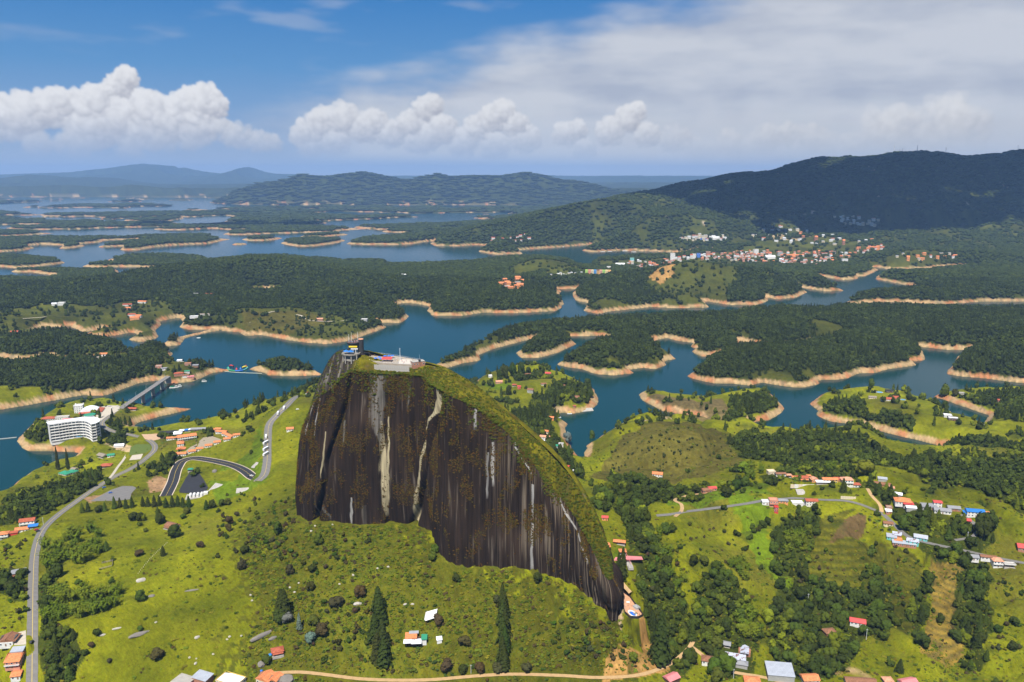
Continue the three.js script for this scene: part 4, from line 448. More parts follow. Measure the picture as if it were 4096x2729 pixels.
const P = {
  white: M(0.7, 0.69, 0.67, 0.8, { map: mottle }), cream: M(0.66, 0.56, 0.4, 0.85, { map: mottle }), yellow: M(0.62, 0.42, 0.10, 0.85, { map: mottle }), brick: M(0.38, 0.17, 0.10, 0.9, { map: mottle }), salmon: M(0.58, 0.27, 0.18, 0.85, { map: mottle }), grey: M(0.34, 0.34, 0.33, 0.9, { map: mottle }), concrete: M(0.38, 0.355, 0.32, 0.9, { map: mottle }), turquoise: M(0.10, 0.42, 0.40, 0.8), red: M(0.5, 0.04, 0.03, 0.7), black: M(0.018, 0.018, 0.02, 0.6), darkwood: M(0.07, 0.035, 0.02, 0.85), blue: M(0.02, 0.13, 0.5, 0.6), green: M(0.02, 0.26, 0.12, 0.7), paleGreen: M(0.34, 0.5, 0.1, 0.8), orangeWall: M(0.6, 0.25, 0.08, 0.85), yellowP: M(0.75, 0.55, 0.03, 0.6), steel: M(0.45, 0.47, 0.5, 0.5, { metalness: 0.3 }), pipe: M(0.55, 0.56, 0.58, 0.5),
  tileO: M(0.68, 0.24, 0.09, 0.9, { map: tileMap }), tileR: M(0.42, 0.105, 0.05, 0.9, { map: tileMap }), tileB: M(0.27, 0.125, 0.065, 0.92, { map: tileMap }), tileP: M(0.66, 0.33, 0.2, 0.9, { map: tileMap }), tin: M(0.5, 0.52, 0.56, 0.5, { map: tinMap, metalness: 0.35 }), tinDark: M(0.24, 0.24, 0.25, 0.7, { map: tinMap }), tinWhite: M(0.78, 0.79, 0.82, 0.5, { map: tinMap }), rust: M(0.7, 0.7, 0.7, 0.75, { map: rustMap }), tinRed: M(0.55, 0.07, 0.06, 0.6, { map: tinMap }), tinPink: M(0.62, 0.20, 0.2, 0.6, { map: tinMap }), tinBlue: M(0.03, 0.17, 0.48, 0.5, { map: tinMap }), tinGreen: M(0.03, 0.24, 0.13, 0.6, { map: tinMap }), thatch: M(0.26, 0.22, 0.17, 0.95, { map: mottle }),
  glass: new THREE.MeshStandardMaterial({ color: new THREE.Color(0.03, 0.05, 0.07), roughness: 0.15, metalness: 0.1 }), frame: M(0.7, 0.7, 0.68, 0.6), wood: M(0.2, 0.11, 0.06, 0.85), pool: new THREE.MeshPhysicalMaterial({ color: new THREE.Color(0.03, 0.3, 0.55), roughness: 0.08 }),
};
const finish = (g) => { const q = g.index ? g.toNonIndexed() : g; for (const k of Object.keys(q.attributes)) if (!['position', 'normal', 'uv'].includes(k)) q.deleteAttribute(k); if (!q.attributes.normal) q.computeVertexNormals(); if (!q.attributes.uv) q.setAttribute('uv', new THREE.Float32BufferAttribute(new Float32Array(q.attributes.position.count * 2), 2)); return q; };
const planar = (g, s = 0.12) => { const q = finish(g), p = q.attributes.position, n = q.attributes.normal, u = q.attributes.uv; for (let i = 0; i < p.count; i++) { const ax = Math.abs(n.getX(i)), ay = Math.abs(n.getY(i)), az = Math.abs(n.getZ(i)); ay > 0.3 ? (ax > az ? u.setXY(i, p.getZ(i) * s, p.getX(i) * s) : u.setXY(i, p.getX(i) * s, p.getZ(i) * s)) : ax > az ? u.setXY(i, p.getZ(i) * s, p.getY(i) * s) : u.setXY(i, p.getX(i) * s, p.getY(i) * s); } return q; };
const bx = (w, h, d, x = 0, y = 0, z = 0, ry = 0) => { const g = new THREE.BoxGeometry(w, h, d); if (ry) g.rotateY(ry); g.translate(x, y + h / 2, z); return planar(g); };
const cyl = (r0, r1, h, x = 0, y = 0, z = 0, n = 10) => { const g = new THREE.CylinderGeometry(r1, r0, h, n); g.translate(x, y + h / 2, z); return planar(g); };
const tri = (pts) => { const g = new THREE.BufferGeometry(); g.setAttribute('position', new THREE.Float32BufferAttribute(pts.flat(), 3)); g.computeVertexNormals(); return planar(g); };
const quad = (a, b, c, d) => tri([a, b, c, a, c, d]);
const tube = (pts, r, n = 5) => planar(new THREE.TubeGeometry(new THREE.CatmullRomCurve3(pts), Math.max(2, pts.length * 2), r, n));
// roofs over w (x) by d (z), eaves at y, overhang o, rise h: closed solids
const gable = (w, d, y, h, o = 0.6, ridgeX = true) => { const a = w / 2 + o, b = d / 2 + o, t = 0.22, f = (q) => ridgeX ? q : [q[2], q[1], q[0]]; const A = [-a, y, b], B = [a, y, b], C = [a, y, -b], D = [-a, y, -b], E = [-a, y + h, 0], F = [a, y + h, 0], dn = (q) => [q[0], q[1] - t, q[2]]; const L = [[A, B, F, E], [C, D, E, F], [dn(B), dn(A), dn(E), dn(F)], [dn(D), dn(C), dn(F), dn(E)], [A, dn(A), dn(B), B], [C, dn(C), dn(D), D]]; return mergeGeometries([...L.map((q) => quad(...q.map(f))), ...[[A, E, D], [B, C, F]].map((q) => tri(q.map(f)))]); };
const hip = (w, d, y, h, o = 0.6) => { const a = w / 2 + o, b = d / 2 + o, r = Math.max(0, a - b), q = Math.max(0, b - a), t = 0.22; const A = [-a, y, b], B = [a, y, b], C = [a, y, -b], D = [-a, y, -b], E = a >= b ? [-r, y + h, 0] : [0, y + h, q], F = a >= b ? [r, y + h, 0] : [0, y + h, -q]; const s = a >= b ? [[A, B, F, E], [C, D, E, F]] : [[B, C, F, E], [D, A, E, F]], tr = a >= b ? [[B, C, F], [D, A, E]] : [[A, B, E], [C, D, F]]; return mergeGeometries([...s.map((q2) => quad(...q2)), ...tr.map((q2) => tri(q2)), bx(2 * a - 0.1, t, 2 * b - 0.1, 0, y - t, 0)]); };
const shed = (w, d, y, h, o = 0.5) => { const a = w / 2 + o, b = d / 2 + o, t = 0.16, A = [-a, y, b], B = [a, y, b], C = [a, y + h, -b], D = [-a, y + h, -b], dn = (q) => [q[0], q[1] - t, q[2]]; return mergeGeometries([quad(A, B, C, D), quad(dn(B), dn(A), dn(D), dn(C)), quad(A, dn(A), dn(B), B), quad(C, dn(C), dn(D), D), quad(B, dn(B), dn(C), C), quad(D, dn(D), dn(A), A)]); };
const part = (name, geos, mat, parent, label) => { const list = [].concat(geos), m = new THREE.Mesh(list.length > 1 ? mergeGeometries(list.map(finish)) : list[0], mat); m.name = name; m.castShadow = m.receiveShadow = true; if (label) m.userData.label = label; parent.add(m); return m; };
const thing = (name, label, category, pos, turn = 0, group) => { const o = new THREE.Group(); o.name = numbered(name); o.position.copy(pos); o.rotation.y = turn * Math.PI / 180; o.userData = { label, category }; if (group) o.userData.group = group; scene.add(o); return o; };
const dup = (root, pos, turn, label, group) => { const r = root.clone(); r.name = numbered(root.name.replace(/_\d+$/, '')); r.position.copy(pos); r.rotation.y = turn * Math.PI / 180; r.userData = { ...root.userData }; if (label) r.userData.label = label; if (group) r.userData.group = group; scene.add(r); return r; };
const keepClear = (p, r) => EXTRA.push([p.x, p.z, r]);
// one house: [px, py] of its foot, width, depth, wall height, roof kind, roof paint, wall paint, turn, label
function house(px, py, w, d, h, kind, roofM, wallM, turn, label, o = {}) {
  const p = o.pos || onLand(px, py), t = thing(o.name || 'house', label, o.category || 'house', p, turn, o.group); keepClear(p, Math.hypot(w, d) / 2 + 2);
  const base = -2.2, n = o.storeys || Math.max(1, Math.round(h / 3));
  if (!o.open) {
    const wl = part('wall', [bx(w, h - base, d, 0, base, 0), ...(kind === 'gable' ? [tri([[-w / 2, h, d / 2], [-w / 2, h, -d / 2], [-w / 2, h + (o.rise || d * 0.25) * d / (d + 1.2), 0]]), tri([[w / 2, h, d / 2], [w / 2, h + (o.rise || d * 0.25) * d / (d + 1.2), 0], [w / 2, h, -d / 2]])] : [])], wallM, t);
    if (!o.plain) {
      const c = Math.max(2, Math.round(w / 3.4)), c2 = Math.max(1, Math.round(d / 4));
      const win = new THREE.BoxGeometry(1.2, 1.25, 0.12), fr = new THREE.BoxGeometry(1.45, 1.5, 0.08), dr = new THREE.BoxGeometry(1.1, 2.1, 0.14);
      const opening = (x, y, z, ry) => { const f = new THREE.Mesh(fr, o.trim || P.frame); f.name = 'window'; f.position.set(x, y, z); f.rotation.y = ry; t.add(f); const g = new THREE.Mesh(win, P.glass); g.name = 'pane'; g.position.set(0, 0, 0.02); f.add(g); };
      for (let s = 0; s < n; s++) { const y = (s + 0.5) * h / n + 0.1; for (let i = 0; i < c; i++) { const x = -w / 2 + (i + 0.5) * w / c; if (s === 0 && i === Math.floor(c / 2)) { const m = new THREE.Mesh(dr, o.door || P.wood); m.name = 'door'; m.position.set(x, 1.06, d / 2 + 0.03); t.add(m); } else opening(x, y, d / 2 + 0.03, 0); } for (let i = 0; i < c2; i++) { opening(w / 2 + 0.03, y, -d / 2 + (i + 0.5) * d / c2, Math.PI / 2); opening(-w / 2 - 0.03, y, -d / 2 + (i + 0.5) * d / c2, -Math.PI / 2); } }
    }
  } else { for (const [sx, sz] of [[-1, -1], [1, -1], [1, 1], [-1, 1]]) part('post', bx(0.22, h - base, 0.22, sx * (w / 2 - 0.2), base, sz * (d / 2 - 0.2)), P.wood, t); if (w > 8) for (const sz of [-1, 1]) part('post', bx(0.22, h - base, 0.22, 0, base, sz * (d / 2 - 0.2)), P.wood, t); part('floor', bx(w, 0.3 - base, d, 0, base, 0), P.concrete, t); }
  const rise = o.rise ?? (kind === 'shed' ? 1.0 : Math.min(w, d) * 0.25);
  const rf = part('roof', kind === 'gable' ? gable(w, d, h, rise, 0.6, !o.across) : kind === 'hip' ? hip(w, d, h, rise, 0.7) : kind === 'shed' ? shed(w, d, h, rise) : [bx(w + 0.5, 0.35, d + 0.5, 0, h, 0)], roofM, t);
  if (kind === 'flat' && o.parapet !== 0) { const q = o.parapetM || wallM; part('parapet', [bx(w + 0.5, 0.8, 0.25, 0, h + 0.35, d / 2 + 0.12), bx(w + 0.5, 0.8, 0.25, 0, h + 0.35, -d / 2 - 0.12), bx(0.25, 0.8, d, w / 2 + 0.12, h + 0.35, 0), bx(0.25, 0.8, d, -w / 2 - 0.12, h + 0.35, 0)], q, t); }
  if (kind === 'gable' && o.ridge !== 0) part('ridge_cap', [o.across ? bx(0.4, 0.2, d + 1.2, 0, h + rise - 0.06, 0) : bx(w + 1.2, 0.2, 0.4, 0, h + rise - 0.06, 0)], roofM, rf);
  if (o.chimney) part('chimney', bx(0.7, 1.6, 0.7, w * 0.25, h + rise * 0.5, d * 0.1), P.brick, rf);
  if (o.porch) { part('porch_roof', shed(w * 0.9, o.porch, h * 0.72, 0.5, 0.2).translate(0, 0, d / 2 + o.porch / 2), o.porchM || roofM, t); for (const s of [-1, 0, 1]) part('post', bx(0.2, h * 0.72 + 1.5, 0.2, s * w * 0.42, -1.5, d / 2 + o.porch - 0.3), P.wood, t); part('porch_floor', bx(w, 0.25 + 2, o.porch, 0, -2, d / 2 + o.porch / 2), P.concrete, t); }
  if (o.balcony) { const y = h / n; part('balcony', [bx(w, 0.25, 1.5, 0, y - 0.1, d / 2 + 0.75), bx(w, 0.9, 0.1, 0, y + 0.15, d / 2 + 1.45)], o.balconyM || P.white, t); }
  return t;
}
// ---------------------------------------------------------------- houses of the near slopes, each where the photograph shows it
house(38, 2568, 11, 13, 3.4, 'gable', P.tileB, P.white, 8, 'brown tiled house beside the white concrete yard by the main road', { across: 1 });
house(66, 2650, 11, 16, 5.6, 'gable', P.tileO, P.salmon, 10, 'two-storey house with orange roof just below the concrete yard', { balcony: 1 });
house(74, 2622, 9, 6, 5.4, 'shed', P.tin, P.white, 10, 'low building with a grey metal roof adjoining the orange-roofed roadside house', { plain: 1 });
house(70, 2706, 7, 9, 3, 'gable', P.tileO, P.white, 12, 'small orange tiled annexe at the roadside under the two-storey house');
house(112, 2100, 15, 9, 6, 'gable', P.tileR, P.white, 18, 'white two-storey house with red tiled roof where the main road bends', { balcony: 1, chimney: 1 });
house(90, 2125, 13, 7, 3.2, 'gable', P.tileO, P.white, 18, 'low orange-roofed wing in front of the house at the bend');
house(133, 2113, 9, 5, 3, 'shed', P.tinBlue, P.black, 18, 'blue awning shelter beside the house at the bend', { open: 1 });
house(14, 2152, 10, 8, 5.6, 'hip', P.tileO, P.white, 20, 'white two-storey house with orange hipped roof next to the house at the bend', { balcony: 1 });
house(55, 2138, 8, 5, 2.8, 'gable', P.tileR, P.red, 18, 'small red awning shed between the two white houses at the bend', { plain: 1 });
house(75, 2298, 12, 7, 3, 'shed', P.tinDark, P.brick, 24, 'brick shed with grey corrugated roof among the roadside bushes', { plain: 1 });
house(690, 2112, 14, 9, 3.4, 'gable', P.tileB, P.white, -28, 'lone white farmhouse with weathered tiled roof on the bright pasture', { porch: 2.2 });
house(735, 2745, 15, 12, 5.5, 'flat', P.concrete, P.brick, -22, 'unfinished brick building with bare concrete roof below the pasture', { parapet: 0 });
house(812, 2732, 14, 9, 6.2, 'shed', P.tin, P.brick, -22, 'brick house with blue-grey metal roof below the pasture', { plain: 1 });
house(925, 2738, 20, 12, 4.5, 'flat', P.tinWhite, P.cream, -22, 'flat white roof edged with a yellow parapet below the pasture', { parapetM: P.yellow });
house(1066, 2722, 11, 12, 3.4, 'gable', P.tileO, P.cream, -24, 'orange tiled house beside the start of the dirt track', { across: 1 });
house(1104, 2722, 9, 8, 3, 'gable', P.tileO, P.cream, -24, 'smaller orange tiled house touching a dark boulder at the dirt track', { across: 1 });
house(1110, 2612, 9, 7, 3, 'hip', P.tileR, P.darkwood, 22, 'brown wooden cottage with red hipped roof and white veranda', { porch: 2, porchM: P.tileR });
{ const t = house(1645, 2568, 9, 6, 5.2, 'shed', P.tileO, P.brick, 4, 'patchwork house of orange, white, grey and green roofs on the hill foot', { rise: 1.6 }); part('upper_roof', bx(8, 0.25, 4, 2.2, 6.6, -3.4), P.tin, t, 'grey metal roof'); part('wall', bx(13, 4, 7, 3, -1.5, 0), P.darkwood, t); part('lean_to_roof', shed(6, 4, 3.6, 0.7).translate(-2.6, 0, 5.2), P.tinWhite, t, 'white lean-to roof'); part('lean_to_roof', shed(7.5, 5, 3.2, 0.8).translate(4.6, 0, 5.2), P.tinWhite, t, 'white lean-to roof'); part('side_roof', shed(4, 6, 4.4, 0.8).translate(11, 0, 1), P.tinGreen, t, 'green side roof'); part('wall', bx(3.6, 5.6, 5.4, 11, -1.5, 1), P.white, t); }
house(1757, 2566, 4, 3.5, 2.4, 'shed', P.tinWhite, P.white, 12, 'tiny white shed on the hill foot near the patchwork house', { plain: 1, name: 'shed', category: 'shed' });
house(2686, 2722, 11, 8, 3.2, 'gable', P.tinPink, P.darkwood, 32, 'pink-red metal barn roof beside the pale yard and dirt track', { plain: 1 });
house(2832, 2650, 10, 8, 3.6, 'hip', P.tileB, P.white, -14, 'brown tiled house at the fork of the dirt tracks');
house(2877, 2676, 8, 3.5, 2.8, 'gable', P.tileB, P.white, -18, 'narrow tiled gateway shelter along the dirt track', { open: 1 });
house(2940, 2640, 17, 7, 3, 'shed', P.rust, P.grey, -16, 'long white and rusty metal roof in the valley hamlet', { plain: 1 });
house(2978, 2614, 10, 6, 3.4, 'gable', P.rust, P.brick, -18, 'short rusty red metal roof behind the long valley roof', { plain: 1, across: 1 });
house(2965, 2664, 10, 6, 3, 'hip', P.tinDark, P.grey, -16, 'grey peaked roof joined to the front of the long valley roof', { plain: 1 });
house(2938, 2658, 7, 5, 2.8, 'shed', P.rust, P.grey, -16, 'rust-streaked lean-to next to the grey peaked valley roof', { plain: 1 });
house(2900, 2584, 9, 6, 2.8, 'gable', P.tinDark, P.wood, -20, 'open shelter under a dark tarpaulin among banana plants', { open: 1 });
house(3118, 2700, 21, 16, 4.6, 'shed', P.tin, P.grey, -8, 'large shed with patched silver metal roof at the valley bottom', { plain: 1, rise: 2 });
house(3008, 2735, 12, 9, 3.6, 'hip', P.tileO, P.salmon, -8, 'red-orange house with domed water tanks on its roof', {});
house(3238, 2725, 13, 9, 3.6, 'gable', P.tileO, P.white, 4, 'orange tiled house with white railing at the valley bottom', {});
house(3440, 2735, 24, 7, 3.2, 'gable', P.tileB, P.white, -6, 'long brown tiled stable at the valley bottom', {}); house(3550, 2730, 7, 6, 3, 'hip', P.tileP, P.brick, 0, 'small pavilion with pale hipped tile roof beside the long stable', { open: 1 });
house(3632, 2742, 13, 9, 3.4, 'gable', P.tinPink, P.white, 14, 'house with pale pink metal roof past the pavilion', {});
house(3430, 2494, 13, 8, 3, 'gable', P.tinRed, P.white, -20, 'dark red metal roof half hidden in the valley trees', {}); house(3318, 2536, 10, 8, 3, 'hip', P.tileB, P.brick, 10, 'old brown tiled hut sunk among the valley trees', {});
// village along the ridge road
house(3207, 1926, 14, 7, 5.8, 'gable', P.tileR, P.white, 0, 'white villa with dark red tiles above the sloping concrete drive', { balcony: 1, porch: 2.4, porchM: P.tileO });
house(3176, 1918, 6, 5, 3.6, 'hip', P.tileO, P.white, 0, 'small orange kiosk on the villa terrace', { open: 1 }); house(3256, 1926, 7, 8, 3.4, 'gable', P.tileP, P.orangeWall, 0, 'pinkish tiled porch house on the villa terrace', { across: 1 });
house(3235, 1914, 4.5, 4.5, 4, 'hip', P.tileO, P.brick, 0, 'little square orange pavilion behind the villa', { open: 1 }); house(3292, 1936, 16, 4, 2.8, 'shed', P.tinWhite, P.black, -2, 'low white-roofed garage row below the villa terrace', { open: 1 });
house(3318, 1930, 17, 6.5, 4.6, 'gable', P.tileO, P.yellow, -3, 'long yellow house with bright orange roof on the ridge', {}); house(3350, 1925, 8, 6, 3.6, 'gable', P.tileR, P.brick, -6, 'red tiled link building beside the long yellow house', {});
house(3385, 1938, 13, 9, 7, 'hip', P.tileP, P.white, -4, 'white house with two tiers of orange roof and turquoise shutters', { balcony: 1, trim: P.turquoise, rise: 2.6 }); house(3408, 1948, 18, 7, 4, 'hip', P.tileR, P.white, -4, 'broad red lower roof in front of the two-tiered house', { trim: P.turquoise });
house(3244, 2020, 13, 7, 5.8, 'gable', P.tileR, P.white, -3, 'white two-storey house with red tiles just below the ridge road', {}); house(3188, 2020, 12, 7, 3, 'flat', P.tinWhite, P.white, -4, 'roofless white-walled shell just below the ridge road', { plain: 1 }); house(3208, 2026, 10, 5, 2.6, 'shed', P.tinDark, P.darkwood, -4, 'dark plank-roofed shed under the white-walled shell', { plain: 1 });
house(3092, 2022, 9, 8, 6.6, 'flat', P.salmon, P.salmon, -5, 'salmon brick block of flats just below the ridge road', { balcony: 1, balconyM: P.salmon }); house(3128, 2010, 12, 6, 3, 'hip', P.tinDark, P.orangeWall, -5, 'grey-roofed hut between the salmon block and the white shell', {}); house(3104, 2046, 4, 4, 5, 'flat', P.red, P.red, -5, 'bright red cabin on the slope under the salmon block', {}); house(3060, 2016, 7, 6, 3, 'flat', P.tinWhite, P.white, -6, 'small pale flat-roofed hut at the end of the salmon block', {});
house(2826, 1968, 11, 7, 3.2, 'gable', P.tileB, P.brick, 8, 'brick cottage with brown roof on the lush green knoll', {}); house(2848, 1962, 9, 6, 3.6, 'gable', P.tinRed, P.salmon, 8, 'red-roofed brick wing of the knoll cottage', {});
house(3084, 1896, 9, 7, 3.6, 'flat', P.cream, P.cream, 6, 'pale flat-roofed house where the ridge meets the wood', {}); house(3122, 1902, 12, 5, 2.8, 'gable', P.tileB, P.white, 2, 'low brown roof next to the pale flat-roofed house', {}); house(3155, 1908, 6, 5, 3, 'hip', P.tileP, P.white, 0, 'small pink-tiled pavilion before the villa', { open: 1 });
house(3528, 1944, 18, 7, 3, 'gable', P.tileB, P.brick, -24, 'long weathered brown roof by the banana grove', {}); house(3562, 1958, 8, 6, 3, 'hip', P.tileP, P.white, -24, 'pale hipped roof at the end of the long weathered one', {}); house(3530, 1922, 10, 5, 2.6, 'shed', P.tin, P.grey, -20, 'grey metal shed behind the long weathered roof', { plain: 1 });
house(3610, 2014, 16, 11, 4, 'hip', P.tileO, P.white, -16, 'large house with bright orange hipped roof', { rise: 3 }); house(3632, 2024, 10, 6, 3, 'shed', P.tinRed, P.brick, -10, 'red metal veranda in front of the large orange-roofed house', { open: 1 }); house(3590, 1985, 9, 5, 2.6, 'shed', P.tinWhite, P.black, -25, 'white-roofed shelter behind the large orange-roofed house', { open: 1 }); house(3645, 2038, 10, 4, 2.4, 'shed', P.tinWhite, P.grey, -12, 'white metal shed downhill of the red veranda', { plain: 1 });
house(3715, 2034, 15, 9, 3.2, 'shed', P.tinDark, P.grey, -10, 'low grey-roofed concrete house in the grey cluster', {}); house(3748, 2026, 8, 7, 5.6, 'gable', P.tinRed, P.white, -14, 'white cube house with bright red roof in the grey cluster', { rise: 1 }); house(3768, 2050, 16, 8, 3.2, 'gable', P.tinDark, P.white, -16, 'white house with mossy grey roof facing the bare garden', {}); house(3814, 2040, 12, 7, 3, 'gable', P.tinDark, P.brick, -14, 'dark grey-roofed brick house on the grassy ridge', {});
house(3898, 2062, 17, 9, 5.6, 'gable', P.tinBlue, P.white, -12, 'white house with bright blue metal roof on the ridge', { rise: 1.6 }); house(3868, 2062, 7, 7, 3.2, 'shed', P.tinBlue, P.darkwood, -12, 'blue lean-to at the end of the blue-roofed house', { open: 1 }); house(3946, 2062, 9, 7, 2.8, 'hip', P.tileO, P.brick, 0, 'round-looking orange pavilion next to the blue-roofed house', { open: 1 }); house(3864, 2088, 8, 6, 2.6, 'gable', P.tinRed, P.black, -18, 'red canopy over a dark deck by the lane', { open: 1 });
house(3566, 2154, 9, 7, 2.8, 'shed', P.tin, P.turquoise, -22, 'turquoise hut with grey roof at the yard of rubble', {}); house(3588, 2146, 8, 6, 2.8, 'shed', P.rust, P.brick, -22, 'brick hut with rusty roof at the yard of rubble', {}); house(3592, 2168, 7, 5, 2.6, 'shed', P.tileO, P.cream, -18, 'orange lean-to between the metal huts', {}); house(3616, 2182, 22, 6, 3, 'shed', P.tin, P.brick, -16, 'long grey metal roof at the yard of rubble', {}); house(3650, 2172, 11, 6, 2.6, 'shed', P.rust, P.turquoise, -22, 'rusty red and white roof at the yard of rubble', {}); house(3682, 2156, 12, 8, 2.8, 'gable', P.tin, P.turquoise, -24, 'silver gabled hut at the yard of rubble', {});
house(3892, 2236, 9, 7, 3, 'gable', P.tinDark, P.white, -14, 'grey-roofed hut above the felled slope', {}); house(3985, 2262, 9, 8, 6.4, 'hip', P.tileP, P.white, -6, 'tall white house with peach roof above the steep pasture', { balcony: 1 }); house(3952, 2236, 14, 5, 2.8, 'gable', P.tileB, P.white, -14, 'long brown-roofed wing behind the tall white house', {}); house(4036, 2268, 10, 5, 3, 'flat', P.concrete, P.white, -10, 'white colonnaded terrace next to the tall white house', { open: 1 });
house(4095, 2198, 12, 10, 3.4, 'gable', P.tinRed, P.brick, -20, 'dark red barn roof on the grassy slope', {}); house(3554, 2052, 6, 5, 2.8, 'shed', P.tinWhite, P.brick, -10, 'small white-roofed brick stall by the road bend', {}); house(3555, 2038, 6, 4, 3, 'flat', P.concrete, P.brick, -10, 'tiny brick stall with bare roof by the road bend', {}); house(3552, 2100, 9, 6, 2.6, 'gable', P.tileB, P.cream, -20, 'brown hut beside palm trees under the road', {});
// by the foot of the rock, and on the wooded neck
house(2414, 2192, 8, 12, 3, 'gable', P.tileO, P.wood, 0, 'orange shelter roof pressed against the foot of the rock', { open: 1, across: 1 }); house(2478, 2176, 11, 5, 3, 'gable', P.tileO, P.brick, -14, 'orange-roofed stall row on the lawn beside the rock', { open: 1 }); house(2490, 2214, 6, 6, 3, 'hip', P.tileO, P.brick, 0, 'square orange kiosk on the lawn beside the rock', { open: 1 }); house(2512, 2246, 5, 26, 2.8, 'gable', P.tinPink, P.white, 4, 'long narrow pink roof over the stalls beside the rock', { open: 1, across: 1 }); house(2420, 2080, 6, 5, 3.4, 'gable', P.tinRed, P.orangeWall, -10, 'small orange hut with red roof above the vegetable rows', {});
house(2262, 1876, 10, 8, 3, 'shed', P.tinRed, P.white, -18, 'red metal roof peeping out behind the shoulder of the rock', {}); house(2282, 1890, 8, 5, 2.4, 'flat', P.tinWhite, P.white, -18, 'white slab roof beside the red metal roof at the inlet', {}); house(2630, 1902, 13, 8, 3, 'gable', P.tileO, P.white, -14, 'lone orange-roofed house in the wood at the foot of the brown hill', {});
const NECK = [[1961, 1510, 7, 6, 4, 'flat', P.tinWhite, P.white, 10, 'little white boathouse with railings at the tip of the neck'], [1996, 1534, 13, 8, 4.4, 'gable', P.tileP, P.salmon, 12, 'salmon-coloured house on the lawn of the neck'], [2057, 1544, 8, 7, 2.8, 'hip', P.tileR, P.wood, 0, 'reddish open pavilion on the lawn of the neck'], [2077, 1555, 6, 5, 5, 'gable', P.tinRed, P.red, -8, 'bright red cabin on the lawn of the neck'], [2110, 1505, 13, 8, 4, 'gable', P.tileB, P.cream, 6, 'brown-tiled lodge below the eucalyptus grove'], [2122, 1570, 11, 8, 6, 'gable', P.tileB, P.grey, -14, 'grey two-storey chalet with brown roof'], [2160, 1505, 11, 7, 3, 'gable', P.tinDark, P.wood, 4, 'dark-roofed bungalow on the crown of the neck'], [2192, 1500, 11, 8, 4, 'gable', P.tinRed, P.darkwood, -12, 'maroon-roofed chalet on the crown of the neck'], [2174, 1541, 10, 7, 3, 'gable', P.tileB, P.white, 10, 'brown and grey roofed cottage at the end of the neck lane'], [2258, 1530, 7, 6, 5, 'flat', P.salmon, P.brick, -8, 'brick tower house among garden trees on the neck'], [2279, 1541, 10, 10, 3, 'hip', P.thatch, P.wood, 0, 'grey thatched round hut on the neck'], [2256, 1548, 9, 6, 3, 'gable', P.tileB, P.white, 4, 'white cottage with brown roof beside the thatched hut'], [2302, 1597, 14, 10, 4.4, 'gable', P.tileB, P.brick, -8, 'brick house with brown roofs above the concrete slipway'], [2298, 1631, 5, 4, 4, 'hip', P.tileR, P.brick, 0, 'tiny brick kiosk on the concrete slipway'], [2202, 1676, 11, 7, 3, 'gable', P.tileO, P.orangeWall, -10, 'orange-roofed cabin on the inner shore of the neck'], [2182, 1732, 12, 6, 3.4, 'gable', P.tileO, P.cream, -16, 'orange-roofed house stepping down the wooded neck'], [2180, 1756, 15, 7, 4, 'gable', P.tileP, P.white, -18, 'white hillside house with peach roof on the wooded neck'], [2172, 1772, 12, 5, 2.6, 'shed', P.tinWhite, P.paleGreen, -18, 'lime-green wall under a pale roof below the peach-roofed house'], [2220, 1790, 8, 5, 2.8, 'shed', P.tinGreen, P.white, -10, 'green-roofed boathouse at the narrow inlet'], [2244, 1784, 7, 5, 3.4, 'flat', P.tinDark, P.white, -10, 'dark-topped boathouse at the narrow inlet']];
for (const [a, b, w, d, h, k, r, m, t, l] of NECK) house(a, b, w, d, h, k, r, m, t, l, k === 'hip' && m === P.wood ? { open: 1 } : {});
const EAST = [[3490, 1594, 13, 7, 3, 'gable', P.thatch, P.cream, -16, 'thatched barn in the garden on the long wooded peninsula'], [3545, 1602, 18, 10, 3.6, 'gable', P.tileR, P.white, -10, 'red-tiled country house on the long wooded peninsula'], [3582, 1598, 9, 12, 4.4, 'gable', P.tileR, P.salmon, -10, 'red-tiled wing of the country house'], [3557, 1570, 13, 7, 4, 'gable', P.black, P.darkwood, -8, 'black-roofed timber house behind the country house'], [3790, 1668, 12, 9, 3.4, 'flat', P.tinWhite, P.white, -18, 'modern flat white roof at the end of the hedge'], [3812, 1680, 15, 10, 3.6, 'flat', P.tinWhite, P.darkwood, -18, 'larger stepped white roof at the end of the hedge'], [3846, 1578, 11, 7, 3, 'flat', P.concrete, P.grey, -8, 'grey flat house under tall trees on the far point'], [4000, 1606, 9, 6, 3, 'gable', P.tileR, P.salmon, -10, 'small red-roofed house on the far point'], [3928, 1706, 9, 6, 3, 'flat', P.tinWhite, P.white, -10, 'white hut at the head of the eastern inlet']];
for (const [a, b, w, d, h, k, r, m, t, l] of EAST) house(a, b, w, d, h, k, r, m, t, l, {});
